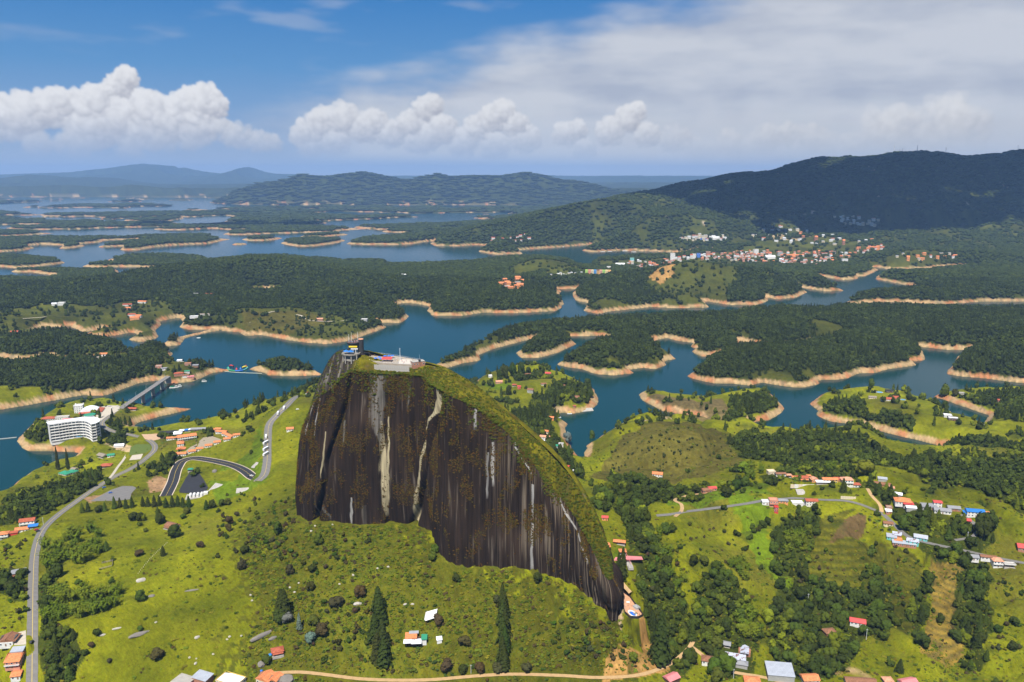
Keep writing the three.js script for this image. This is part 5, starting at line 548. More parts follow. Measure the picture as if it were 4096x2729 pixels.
// tourist cabins above the jetty: one kind, each its own
{ const first = house(769, 1812, 9, 6, 3.4, 'gable', P.tileO, P.white, 16, 'small white holiday cabin with orange tiled roof round the cobbled court', { group: 'holiday cabins round the court' });
  for (const [a, b, t] of [[799, 1802, 17], [835, 1789, 18], [869, 1776, 19], [908, 1763, 20], [946, 1747, 22], [851, 1726, -6], [874, 1723, -4], [877, 1733, -20], [898, 1734, -18], [901, 1742, -30], [915, 1748, -38], [924, 1753, -40]]) { const q = onLand(a, b); keepClear(q, 8); dup(first, q, t); }
  house(726, 1824, 13, 7, 4, 'gable', P.tileO, P.white, 12, 'larger white cabin with orange roof at the end of the cabin row'); house(748, 1758, 26, 10, 6, 'gable', P.tileO, P.white, 28, 'long white lodge with orange roof among palms', { balcony: 1, trim: P.wood }); house(722, 1782, 9, 12, 4.6, 'hip', P.tileO, P.white, 24, 'orange hipped wing of the long lodge', {}); house(724, 1803, 8, 12, 3.2, 'gable', P.tileO, P.brick, 10, 'orange roof over the brick terrace beside the lodge', { open: 1, across: 1 });
  house(676, 1742, 24, 9, 5.6, 'gable', P.black, P.darkwood, 12, 'black-roofed timber restaurant by the jetty', { balcony: 1, balconyM: P.wood }); house(706, 1740, 15, 11, 3, 'hip', P.tinWhite, P.white, 12, 'large white marquee next to the timber restaurant', { open: 1, rise: 3 }); house(731, 1728, 10, 6, 3, 'hip', P.tinWhite, P.white, 10, 'white party tent on the shore lawn', { open: 1 }); house(750, 1726, 8, 6, 3, 'hip', P.tinBlue, P.blue, 10, 'blue party tent between two white ones', { open: 1 }); house(766, 1724, 8, 6, 3, 'hip', P.tinWhite, P.white, 10, 'smaller white party tent past the blue one', { open: 1 }); house(794, 1722, 22, 7, 3, 'gable', P.tinDark, P.darkwood, 8, 'low dark-roofed hall at the boat landing', {}); house(690, 1758, 16, 6, 3, 'gable', P.tileO, P.white, 12, 'orange-roofed cottage hidden in palms below the restaurant', {}); house(1160, 1722, 9, 7, 3, 'gable', P.tileO, P.white, 14, 'orange-roofed hut on the slope behind the rock', {});
}
// on the hotel point
house(196, 1680, 20, 11, 3.4, 'hip', P.tileR, P.white, 14, 'red-tiled pavilion at the lake side of the white hotel', {}); house(250, 1677, 20, 9, 4, 'flat', P.concrete, P.white, 14, 'flat grey-roofed wing with chimneys beside the red pavilion', {}); house(271, 1684, 15, 4, 3, 'shed', P.tinPink, P.white, 10, 'narrow pink awning behind the white hotel', { open: 1 });
house(528, 1640, 18, 7, 3, 'gable', P.tileR, P.wood, -6, 'dark red roofed kiosk beside the bridge head', { open: 1 }); house(410, 1828, 15, 9, 3, 'gable', P.thatch, P.wood, -32, 'open barn with grey thatched roof in the palm garden', { open: 1 }); house(444, 1826, 9, 7, 2.6, 'gable', P.tinGreen, P.white, 20, 'pale green-roofed hut in the palm garden', {}); house(478, 1788, 13, 8, 3, 'gable', P.tinWhite, P.white, 12, 'white-roofed stable beside the garden drive', { plain: 1 }); house(425, 1868, 14, 10, 3, 'hip', P.tileR, P.wood, 10, 'dark red-tiled rotunda in the palm garden', { open: 1 });
house(262, 1900, 15, 10, 3.4, 'hip', P.tinGreen, P.white, -24, 'green-roofed villa on the lower lawn by the lake', {}); house(290, 1894, 12, 9, 3.4, 'hip', P.tinGreen, P.white, -24, 'second green roof joined to the lakeside villa', {}); house(298, 1886, 8, 7, 4, 'gable', P.thatch, P.white, -24, 'grey-roofed link behind the green-roofed villa', {});
// beyond the bridge
const BEYOND = [[715, 1500, 18, 9, 4, 'hip', P.tileR, P.brick, 20, 'red-roofed inn at the far end of the bridge'], [742, 1506, 12, 7, 3, 'gable', P.tileB, P.white, 24, 'brown-roofed shop next to the bridge inn'], [762, 1512, 13, 7, 3.4, 'shed', P.tinPink, P.salmon, 22, 'pink-fronted shop on the far bank by the boats'], [748, 1490, 10, 6, 3, 'shed', P.tinGreen, P.white, 20, 'green-roofed stall on the far bank'], [635, 1470, 12, 8, 3.6, 'flat', P.concrete, P.salmon, 12, 'pinkish flat house in the wood by the bridge road'], [658, 1478, 14, 6, 3, 'gable', P.tinDark, P.white, 24, 'long grey roof in the wood by the bridge road'], [752, 1462, 13, 6, 5, 'flat', P.tileP, P.brick, 10, 'brick block on the bank above the green meadow'], [776, 1466, 18, 7, 3, 'shed', P.tinDark, P.wood, 8, 'long dark roof above the green meadow'], [770, 1448, 15, 6, 3, 'gable', P.tileR, P.white, 14, 'red-roofed house by the far car park'], [718, 1446, 10, 6, 3, 'shed', P.tinWhite, P.white, 10, 'white-roofed stall among the far parked cars'], [752, 1414, 14, 7, 3, 'gable', P.tinGreen, P.white, 10, 'green-roofed house before the white apartment block'], [765, 1402, 12, 7, 3.4, 'gable', P.tileO, P.wood, 10, 'orange-roofed house before the white apartment block'], [415, 1422, 16, 10, 4, 'gable', P.tileO, P.white, 8, 'orange-roofed villa on the wooded shore knoll'], [398, 1436, 14, 9, 4, 'hip', P.thatch, P.cream, 10, 'grey-roofed villa below the orange one on the shore knoll'], [60, 1335, 20, 12, 5, 'gable', P.tileR, P.brick, 20, 'steep red-roofed lodge on the pasture shore'], [247, 1222, 20, 12, 9, 'flat', P.white, P.white, 10, 'white cubic house on the open pasture ridge'], [218, 1222, 14, 10, 6, 'gable', P.tinWhite, P.white, 10, 'white gabled house next to the cubic one'], [510, 1224, 26, 10, 5, 'gable', P.tileR, P.white, 10, 'red-roofed farm among the far pastures'], [508, 1240, 22, 12, 6, 'gable', P.tileO, P.brick, 12, 'brick farmhouse with orange roof among the far pastures'], [570, 1212, 28, 10, 5, 'gable', P.tileO, P.white, -8, 'white and orange farm high on the wooded slope'], [528, 1264, 20, 10, 5, 'gable', P.tileR, P.white, 12, 'red and white farm below the brick farmhouse'], [540, 1278, 24, 12, 6, 'gable', P.tileO, P.orangeWall, 12, 'orange-walled farm in the hollow'], [555, 1270, 16, 10, 6, 'gable', P.tileO, P.white, 0, 'orange-roofed white farm in the hollow'], [785, 1270, 34, 8, 4, 'flat', P.tinWhite, P.white, 10, 'long low white shed on the slope above the cove'], [820, 1262, 26, 8, 4, 'gable', P.thatch, P.white, 14, 'grey and white sheds above the cove'], [786, 1182, 18, 9, 6, 'gable', P.tinDark, P.white, 6, 'pale pyramid-roofed house in the wood'], [836, 1183, 24, 10, 6, 'gable', P.tileR, P.white, 10, 'white house with red roof in the wood'], [738, 1186, 12, 8, 5, 'gable', P.tileO, P.orangeWall, 6, 'small orange house in the wood'], [690, 1196, 18, 9, 5, 'gable', P.tileR, P.orangeWall, 6, 'long brick-red house in the wood'], [1458, 1288, 17, 12, 8, 'flat', P.white, P.grey, -4, 'white modern villa on the meadow point'], [1280, 1282, 16, 8, 5, 'gable', P.tileP, P.brick, 6, 'brick house by the pale track on the meadow'], [1613, 1104, 34, 12, 5, 'hip', P.tinWhite, P.white, -8, 'white marquee roof on the wooded far bank']];
for (const [a, b, w, d, h, k, r, m, t, l] of BEYOND) house(a, b, w, d, h, k, r, m, t, l, {});
// ---------------------------------------------------------------- road surfaces and yards laid on the graded land
{
  const S = { worn: M(0.17, 0.16, 0.15, 0.9, { map: mottle }), fresh: M(0.022, 0.022, 0.026, 0.85, { map: mottle }), dirt: M(0.46, 0.30, 0.14, 0.95, { map: mottle }), pale: M(0.5, 0.44, 0.35, 0.92, { map: mottle }), cobble: M(0.33, 0.27, 0.19, 0.92, { map: mottle }), earth: M(0.5, 0.33, 0.2, 0.95, { map: mottle }), turf: M(0.09, 0.13, 0.012, 0.95, { map: mottle }), ring: M(0.55, 0.3, 0.17, 0.95, { map: mottle }) }, paint = M(0.6, 0.42, 0.06, 0.8), kerbM = M(0.5, 0.4, 0.3, 0.9);
  const ribbon = (line, w, lift, off = 0) => { const p = [], uv = [], idx = [], N = 5; let len = 0; line.forEach((q, i) => { const a = line[Math.max(0, i - 1)], b = line[Math.min(line.length - 1, i + 1)]; let tx = b.x - a.x, tz = b.z - a.z; const l = Math.hypot(tx, tz) || 1; tx /= l; tz /= l; if (i) len += q.distanceTo(line[i - 1]); for (let k = 0; k < N; k++) { const o = off + (k / (N - 1) * 2 - 1) * w * (1 + 0.05 * noise(len / 7, k)); p.push(q.x - tz * o, q.y + lift, q.z + tx * o); uv.push(o / 9, len / 9); } }); for (let i = 0; i + 1 < line.length; i++) for (let k = 0; k < N - 1; k++) { const a = i * N + k, b = a + 1, c = a + N, d = c + 1; idx.push(a, b, c, b, d, c); } const g = new THREE.BufferGeometry(); g.setAttribute('position', new THREE.Float32BufferAttribute(p, 3)); g.setAttribute('uv', new THREE.Float32BufferAttribute(uv, 2)); g.setIndex(idx); g.computeVertexNormals(); return g; };
  for (const [name, line, w, surf] of ROADS) { const fine = smoothLine(line, 3), m = new THREE.Mesh(ribbon(fine, w, 0.28), S[surf]); m.name = numbered(name); setting(m); for (const q of line) EXTRA.push([q.x, q.z, w + 2.5]);
    if (w > 4) { const c = new THREE.Mesh(ribbon(fine, 0.14, 0.31), paint); c.name = 'centre_line'; c.castShadow = c.receiveShadow = true; m.add(c); }
    if (surf === 'fresh') for (const s of [-1, 1]) { const c = new THREE.Mesh(ribbon(fine, 0.55, 0.3, s * (w + 0.7)), kerbM); c.name = 'verge'; c.receiveShadow = true; m.add(c); } }
  for (const y of YARDS) { const g = new THREE.ShapeGeometry(new THREE.Shape(y.p.map(([a, b]) => new THREE.Vector2(a, -b)))); g.rotateX(-Math.PI / 2); const u = g.attributes.uv, p = g.attributes.position; for (let i = 0; i < p.count; i++) u.setXY(i, p.getX(i) / 12, p.getZ(i) / 12); const m = new THREE.Mesh(g, S[y.surf]); m.position.y = y.h + 0.22; m.name = numbered(y.name); setting(m); EXTRA.push([y.cx, y.cz, 12]); for (const [a, b] of y.p) EXTRA.push([a, b, 4]); }
  for (const [cells, x, y, z] of [[0]]) void cells;
}
// ---------------------------------------------------------------- the white hotel on the point
{
  const top = 43, base = 14, F = [[196, 1696], [232, 1691], [270, 1685], [315, 1680], [339, 1681], [355, 1687], [363, 1695], [380, 1692], [395, 1685]].map(([a, b]) => at(a, b, top)), B = [[397, 1677], [385, 1670], [372, 1666], [345, 1665], [315, 1670], [253, 1679], [202, 1684], [188, 1687]].map(([a, b]) => at(a, b, top));
  const c = at(290, 1690, top); c.y = base; const t = thing('hotel', 'long curved white hotel of six balconied storeys on the lake point', 'hotel', c), all = [...F, ...B].map((q) => new THREE.Vector2(q.x - c.x, -(q.z - c.z)));
  const ext = (pts, h, y) => { const g = new THREE.ExtrudeGeometry(new THREE.Shape(pts), { depth: h, bevelEnabled: false }); g.rotateX(-Math.PI / 2); g.translate(0, y, 0); return planar(g); };
  part('wall', ext(all, top - base - 1.2, -6 + 6), P.white, t); part('wall_base', ext(all, 6, -6), P.white, t);
  const ctr = all.reduce((a, b) => a.add(b.clone().divideScalar(all.length)), new THREE.Vector2()), grow = all.map((p) => p.clone().sub(ctr).multiplyScalar(1.035).add(ctr));
  part('roof', ext(grow, 0.9, top - base - 1.2), P.tinWhite, t); part('roof_drum', cyl(8, 8, 2.4, at(362, 1662, top).x - c.x, top - base - 0.3, at(362, 1664, top).z - c.z, 20), P.white, t); part('drum_cap', cyl(9, 8.6, 0.5, at(362, 1662, top).x - c.x, top - base + 2.1, at(362, 1664, top).z - c.z, 20), P.tinGreen, t, 'round green cap');
  const pane = new THREE.BoxGeometry(1, 2.1, 0.3), slab = new THREE.BoxGeometry(1, 0.85, 1.1), fin = new THREE.BoxGeometry(0.35, 3.9, 1.0), fl = 6, fh = (top - base - 1.6) / fl;
  for (let s = 0; s < fl; s++) for (let i = 0; i + 1 < F.length; i++) { const a = F[i], b = F[i + 1], L = a.distanceTo(b), n = Math.max(1, Math.round(L / 5)), ry = -Math.atan2(b.z - a.z, b.x - a.x), nx = -(b.z - a.z) / L, nz = (b.x - a.x) / L; for (let k = 0; k < n; k++) { const q = a.clone().lerp(b, (k + 0.5) / n), y = s * fh + fh * 0.62; const m = new THREE.Mesh(pane, P.glass); m.name = 'window'; m.scale.x = L / n - 0.9; m.position.set(q.x - c.x + nx * 0.1, y, q.z - c.z + nz * 0.1); m.rotation.y = ry; m.castShadow = m.receiveShadow = true; t.add(m); const e = new THREE.Mesh(slab, P.white); e.name = 'balcony'; e.scale.x = L / n; e.position.set(q.x - c.x + nx * 0.6, s * fh + 0.42, q.z - c.z + nz * 0.6); e.rotation.y = ry; e.castShadow = e.receiveShadow = true; t.add(e); if (k === 0 || n < 3) { const w = new THREE.Mesh(fin, P.white); w.name = 'fin_wall'; w.position.set(a.x - c.x + nx * 0.5, s * fh + 2, a.z - c.z + nz * 0.5); w.rotation.y = ry; w.castShadow = w.receiveShadow = true; t.add(w); } } }
  for (let i = 0; i < 8; i++) keepClear(F[i], 12); keepClear(at(380, 1680, top), 30); keepClear(at(230, 1690, top), 16);
  const an = house(318, 1650, 14, 11, 13, 'flat', P.white, P.white, 14, 'white four-storey block with small turrets behind the hotel', { storeys: 4, name: 'annexe_block', category: 'building' }); for (const [x, z] of [[-6, 5], [6, 5], [6, -5], [-6, -5]]) part('turret', [bx(1.6, 2.4, 1.6, x, 13, z)], P.white, an);
  const hp = onLand(360, 1650); keepClear(hp, 22); const hall = thing('banquet_hall', 'white barrel-roofed hall skirted with red tiles beside the parking lot', 'hall', hp, 16); { const g = new THREE.CylinderGeometry(20, 20, 26, 28, 1, false, -0.62, 1.24); g.rotateX(Math.PI / 2); g.rotateY(Math.PI / 2); g.rotateX(0); } const arch = new THREE.Shape(); arch.moveTo(-13, 0); arch.lineTo(-13, 5); arch.quadraticCurveTo(0, 13.5, 13, 5); arch.lineTo(13, 0); const ag = new THREE.ExtrudeGeometry(arch, { depth: 24, bevelEnabled: false, curveSegments: 16 }); ag.translate(0, -3 + 3, -12); part('vault', planar(ag), P.tinWhite, hall); part('gable_wall', bx(25, 4.6, 23, 0, -3, 0), P.white, hall);
  part('skirt_roof', shed(28, 5, 3.2, 1.6).translate(0, 0, 14.5), P.tileR, hall, 'red tiled skirt roof'); { const s2 = shed(26, 8, 3.2, 2).rotateY(Math.PI / 2); part('skirt_roof', s2.translate(17, 0, 0), P.tileR, hall, 'red tiled skirt roof'); } for (const x of [-12, -6, 0, 6, 12]) part('post', bx(0.4, 5.5, 0.4, x, -2.4, 16.4), P.wood, hall);
  const pl = (px, py, rx, rz, label, name = 'swimming_pool') => { const q = onLand(px, py), o = thing(name, label, 'pool', q.setY(q.y + 0.5)); keepClear(q, Math.max(rx, rz) + 3); const rim = new THREE.CylinderGeometry(1, 1, 2.4, 28); rim.scale(rx + 1.6, 1, rz + 1.6); rim.translate(0, -1.25, 0); part('deck', planar(rim), P.concrete, o); const w = new THREE.CylinderGeometry(1, 1, 0.2, 28); w.scale(rx, 1, rz); part('water', planar(w), P.pool, o); };
  pl(316, 1744, 9, 7, 'round blue hotel pool in its white basin'); pl(342, 1733, 11, 5, 'curved hotel terrace pool lined with brown stone'); pl(278, 1922, 6, 4, 'small pool with white deck below the green-roofed villa'); pl(3519, 1570, 5, 4, 'round blue pool behind the thatched barn'); pl(3612, 1600, 4, 3, 'little blue pool beside the country house');
}
// ---------------------------------------------------------------- the bridge
{
  const a = at(486, 1632, 17.4), b = at(670, 1508, 17.4), L = a.distanceTo(b), c = a.clone().lerp(b, 0.5), t = thing('road_bridge', 'grey concrete road bridge on four piers across the narrows', 'bridge', c, -Math.atan2(b.z - a.z, b.x - a.x) * 180 / Math.PI);
  part('deck', [bx(L + 6, 1.0, 9.4, 0, -0.6, 0), bx(L, 1.6, 6.6, 0, -2.2, 0)], P.concrete, t); part('carriageway', bx(L + 6, 0.12, 7.4, 0, 0.4, 0), M(0.2, 0.185, 0.17, 0.9, { map: mottle }), t); for (const s of [-1, 1]) { part('kerb', bx(L + 6, 0.3, 0.7, 0, 0.4, s * 4.1), P.concrete, t); const r = part('railing', [bx(L + 6, 0.12, 0.12, 0, 1.45, s * 4.5), bx(L + 6, 0.1, 0.1, 0, 1.0, s * 4.5)], P.pipe, t); for (let k = 0; k < 36; k++) part('baluster', bx(0.16, 1.1, 0.16, -L / 2 + (k + 0.5) * L / 36, 0.4, s * 4.5), P.pipe, r); }
  for (let k = 0; k < 4; k++) { const q = part('pier', [bx(2.2, 32, 6.4, -L / 2 + L * [0.2, 0.42, 0.64, 0.85][k], -34, 0), bx(3, 1.6, 8.4, -L / 2 + L * [0.2, 0.42, 0.64, 0.85][k], -3.6, 0)], P.concrete, t); void q; } part('abutment', bx(8, 12, 10, L / 2 + 1, -13, 0), P.concrete, t); part('abutment', bx(8, 12, 10, -L / 2 - 1, -13, 0), P.concrete, t);
  const lp = thing('street_lamp', 'tall grey street lamp standing along the bridge', 'lamp post', a.clone().lerp(b, 0.08).add(V(3.6, 0.4, -4.4)), 40, 'lamps along the bridge'); part('pole', cyl(0.14, 0.08, 9, 0, 0, 0, 6), P.pipe, lp); part('arm', tube([V(0, 8.8, 0), V(0.6, 9.4, 0), V(1.8, 9.5, 0)], 0.06), P.pipe, lp); part('lamp_head', bx(0.8, 0.15, 0.3, 2, 9.4, 0), P.steel, lp); for (const f of [0.3, 0.52, 0.75, 0.96]) dup(lp, a.clone().lerp(b, f).add(V(-3.6, 0.4, -4.0)), 40);
  for (let f = 0; f <= 1; f += 0.1) keepClear(a.clone().lerp(b, f), 9);
}
function V(x, y, z) { return new THREE.Vector3(x, y, z); }
// ---------------------------------------------------------------- blocks of flats far off
{
  const ab = house(794, 1352, 42, 16, 13, 'flat', P.white, P.white, 6, 'white three-storey apartment block standing above the pine wood', { storeys: 4, balcony: 1, name: 'apartment_block', category: 'building' }); part('roof_hut', bx(9, 5, 7, 0, 13.3, 0), P.white, ab);
  const p = onLand(2392, 1100), n = 9, cols = [[0.42, 0.62, 0.12], [0.72, 0.3, 0.2], [0.75, 0.62, 0.35], [0.1, 0.3, 0.6], [0.72, 0.42, 0.12], [0.7, 0.36, 0.25], [0.35, 0.6, 0.12], [0.75, 0.6, 0.3], [0.72, 0.42, 0.14]], t = thing('apartment_block', 'row of apartments painted green, orange, blue and yellow before the town', 'building', p, -6); keepClear(p, 60);
  for (let i = 0; i < n; i++) { const w = 11.4, x = (i - n / 2 + 0.5) * w, seg = part('facade', bx(w - 0.6, 24, 15 + (i % 2) * 2.4, x, -4, 0), M(...cols[i], 0.85), t, 'painted apartment front'); for (let s = 0; s < 5; s++) for (const k of [-1, 1]) part('window', bx(2.6, 2.2, 0.3, x + k * 2.4, 1.2 + s * 3.8, 7.6 + (i % 2) * 1.2), P.glass, seg); part('roof', gable(w, 16, 20, 2.6, 0.4), P.tileB, t); }
}
// red brick estate on the far wood's edge, the lakeside town, hamlets on the slope behind: small houses, one by one
{
  const kinds = [['brick', P.brick, P.tileO, 'gable'], ['white', P.white, P.tileR, 'gable'], ['tin', P.cream, P.tin, 'shed'], ['flat', P.salmon, P.concrete, 'flat'], ['pale', P.white, P.tinWhite, 'shed'], ['red', P.orangeWall, P.tileO, 'gable']];
  const proto = {}; const far = (kind, label, group, pos, turn, s) => {
    const key = kind + label; if (!proto[key]) { const [, w, r, k] = kinds.find((q) => q[0] === kind), t = thing('town_house', label, 'house', pos, turn, group), W = 12, D = 10, H = 7.5; part('wall', bx(W, H + 3, D, 0, -3, 0), w, t); part('roof', k === 'gable' ? gable(W, D, H, 2.4, 0.4) : k === 'shed' ? shed(W, D, H, 1, 0.3) : bx(W, 0.5, D, 0, H, 0), r, t); for (const x of [-3.6, 0, 3.6]) for (const y of [1.2, 4.6]) part('window', bx(1.5, 1.5, 0.2, x, y, D / 2 + 0.05), P.glass, t); t.scale.set(...s); proto[key] = t; return t; }
    const t = dup(proto[key], pos, turn); t.scale.set(...s); return t; };
  const placed = []; const free = (p, r) => { for (const q of placed) if ((q[0] - p.x) ** 2 + (q[1] - p.z) ** 2 < (r + q[2]) ** 2) return false; placed.push([p.x, p.z, r]); keepClear(p, r + 3); return true; };
  const drop = (n, poly, mix, group, label, turn, size) => { let k = 0, tries = 0; const xs = poly.map((q) => q[0]), ys = poly.map((q) => q[1]); while (k < n && tries++ < n * 40) { const x = rr(Math.min(...xs), Math.max(...xs)), y = rr(Math.min(...ys), Math.max(...ys)); if (!inPoly(poly, x, y)) continue; const p = onLand(x, y); if (p.y < 3 || !free(p, 6.2 * size)) continue; const kd = mix[Math.floor(rnd() * mix.length)]; far(kd, label[kd], group, p, turn + rr(-14, 14), [rr(0.8, 1.5) * size, rr(0.75, 1.5) * size * (rnd() < 0.08 ? 1.8 : 1), rr(0.9, 1.3) * size]); k++; } console.log(group, k); };
  const lab = (w) => ({ brick: 'bare brick house with orange roof ' + w, white: 'white house with red tiled roof ' + w, tin: 'cream house with grey metal roof ' + w, flat: 'salmon house with flat concrete roof ' + w, pale: 'white house with pale metal roof ' + w, red: 'orange-walled house with orange roof ' + w });
  drop(15, [[1985, 1150], [1990, 1130], [2070, 1112], [2090, 1130], [2085, 1155], [2040, 1160]], ['red', 'red', 'brick', 'flat'], 'red estate in the wood', lab('in the small red estate'), 10, 1.25);
  drop(92, [[2500, 1060], [2540, 1045], [2680, 1040], [2780, 1022], [2900, 1014], [2990, 1005], [3060, 1003], [3060, 1030], [2900, 1030], [2860, 1042], [2760, 1040], [2660, 1060], [2600, 1075], [2510, 1072]], ['brick', 'white', 'white', 'tin', 'flat', 'pale'], 'lakeside town', lab('in the lakeside town'), -6, 0.88);
  drop(140, [[2900, 1032], [3060, 1006], [3200, 1010], [3330, 1008], [3420, 1005], [3400, 1030], [3330, 1050], [3250, 1062], [3150, 1058], [3000, 1052], [2900, 1048]], ['brick', 'brick', 'white', 'tin', 'flat', 'pale'], 'lakeside town', lab('in the lakeside town'), -6, 0.88);
  drop(22, [[3400, 1015], [3430, 995], [3530, 985], [3540, 1000], [3470, 1015]], ['white', 'brick', 'red'], 'houses climbing the hill at the edge of town', lab('climbing the hill at the edge of town'), -10, 1.0);
  drop(24, [[2700, 955], [2760, 945], [2900, 948], [2900, 962], [2780, 965]], ['pale', 'white', 'tin'], 'hamlet across the bay', lab('in the hamlet across the bay'), 0, 1.2); drop(36, [[2990, 940], [3100, 905], [3200, 915], [3400, 940], [3500, 965], [3400, 985], [3150, 975], [3000, 970]], ['pale', 'white', 'tin', 'brick'], 'hamlet on the mountain foot', lab('in the hamlet on the mountain foot'), 0, 1.2); drop(20, [[3320, 870], [3400, 860], [3560, 885], [3500, 905], [3380, 900]], ['pale', 'white', 'tin'], 'hamlet high on the slope', lab('high on the mountain slope'), 0, 1.3); drop(16, [[3560, 1030], [3640, 1010], [3820, 1015], [3830, 1035], [3700, 1040], [3600, 1045]], ['white', 'red', 'tin'], 'houses on the green hill past the town', lab('on the green hill past the town'), 0, 1.0);
  drop(9, [[2090, 1105], [2180, 1100], [2330, 1092], [2330, 1100], [2180, 1108]], ['tin', 'pale'], 'huts on the causeway', lab('along the causeway'), 0, 0.8); drop(10, [[1900, 960], [2100, 940], [2130, 960], [2000, 975]], ['white', 'pale'], 'cottages on the far bank', lab('on the far bank of the middle lake'), 0, 1.2);
  const tb = (px, py, w, d, h, m, l, s) => house(px, py, w, d, h, 'flat', P.concrete, m, -6, l, { storeys: s, name: 'town_block', category: 'building' }); tb(2690, 1042, 22, 18, 34, P.white, 'tall white block with red side wall, highest in town', 8); tb(2776, 1034, 18, 16, 22, P.white, 'white block behind the earth-cut hill', 6); tb(2794, 1030, 18, 14, 20, P.blue, 'blue-painted block beside the white one', 5); tb(2832, 1026, 22, 16, 24, P.brick, 'brick tower behind the earth-cut hill', 6); tb(3024, 1018, 22, 18, 26, P.white, 'white block with domed roof at the town bridge', 6); tb(3120, 1024, 26, 18, 20, P.grey, 'grey block beside the white market roof', 5); tb(2528, 1052, 18, 16, 22, P.turquoise, 'turquoise block at the waterfront trees', 6); tb(3378, 1052, 26, 16, 18, P.white, 'white block at the edge of town with red bands', 4);
  house(3080, 1036, 46, 26, 12, 'gable', P.tinWhite, P.white, -4, 'market hall with a broad white roof in town', { plain: 1, name: 'market_hall', category: 'hall' }); house(3180, 1026, 90, 14, 8, 'gable', P.tileO, P.brick, 2, 'very long orange roof in town', { plain: 1, name: 'school', category: 'building' }); house(2480, 1064, 40, 18, 9, 'gable', P.tinWhite, P.white, 4, 'long white warehouse roof in front of the town', { plain: 1, name: 'warehouse', category: 'building' }); house(2435, 1078, 16, 14, 12, 'flat', P.white, P.white, 0, 'white house with terrace beside the painted apartments', {});
  house(2815, 960, 40, 16, 9, 'flat', P.tinBlue, P.blue, 0, 'long blue-roofed depot across the bay', { plain: 1, name: 'depot', category: 'building' }); house(2860, 958, 34, 22, 12, 'gable', P.tinWhite, P.white, 0, 'white villa with grey roof across the bay', { storeys: 2 });
  // masts along the mountain crest
  for (const [px, py, hgt, l] of [[3575, 618, 56, 'thick lattice mast on the mountain crest hung with dishes'], [3596, 618, 24, 'short thin mast next to the thick lattice mast'], [3610, 617, 30, 'stubby mast with crossarms on the mountain crest'], [3668, 614, 54, 'slender tall mast on the mountain crest'], [3782, 624, 46, 'pylon standing in the saddle of the crest'], [4070, 614, 40, 'pylon at the rising end of the crest']]) { const y = -(py - 1364.5) / FOCAL, wy = y * CP - SP, wz = CP + y * SP, tt = 6300 / wz, x = (px - 2048) / FOCAL * tt, p = V(x, height(x, -6300) + 8, -6300), t = thing('radio_mast', l, 'mast', p); const w = hgt > 50 ? 3.2 : 2; for (const [sx, sz] of [[-1, -1], [1, -1], [1, 1], [-1, 1]]) part('leg', limb2(V(sx * w, -10, sz * w), V(sx * 0.5, hgt, sz * 0.5), 0.5), P.pipe, t); for (let k = 1; k < 7; k++) part('crossbar', bx(2 * mixf(w, 0.5, k / 7) + 1, 0.5, 0.5, 0, hgt * k / 7, 0), P.pipe, t); if (l.includes('dishes')) for (const k of [0.5, 0.65, 0.8]) part('dish', cyl(1.8, 1.2, 1.2, 2.2, hgt * k, 1.5, 10), P.white, t); }
}
function limb2(a, b, r) { const d = b.clone().sub(a), g = new THREE.CylinderGeometry(r * 0.7, r, d.length(), 6); g.translate(0, d.length() / 2, 0); g.applyQuaternion(new THREE.Quaternion().setFromUnitVectors(V(0, 1, 0), d.normalize())); g.translate(a.x, a.y, a.z); return planar(g); }
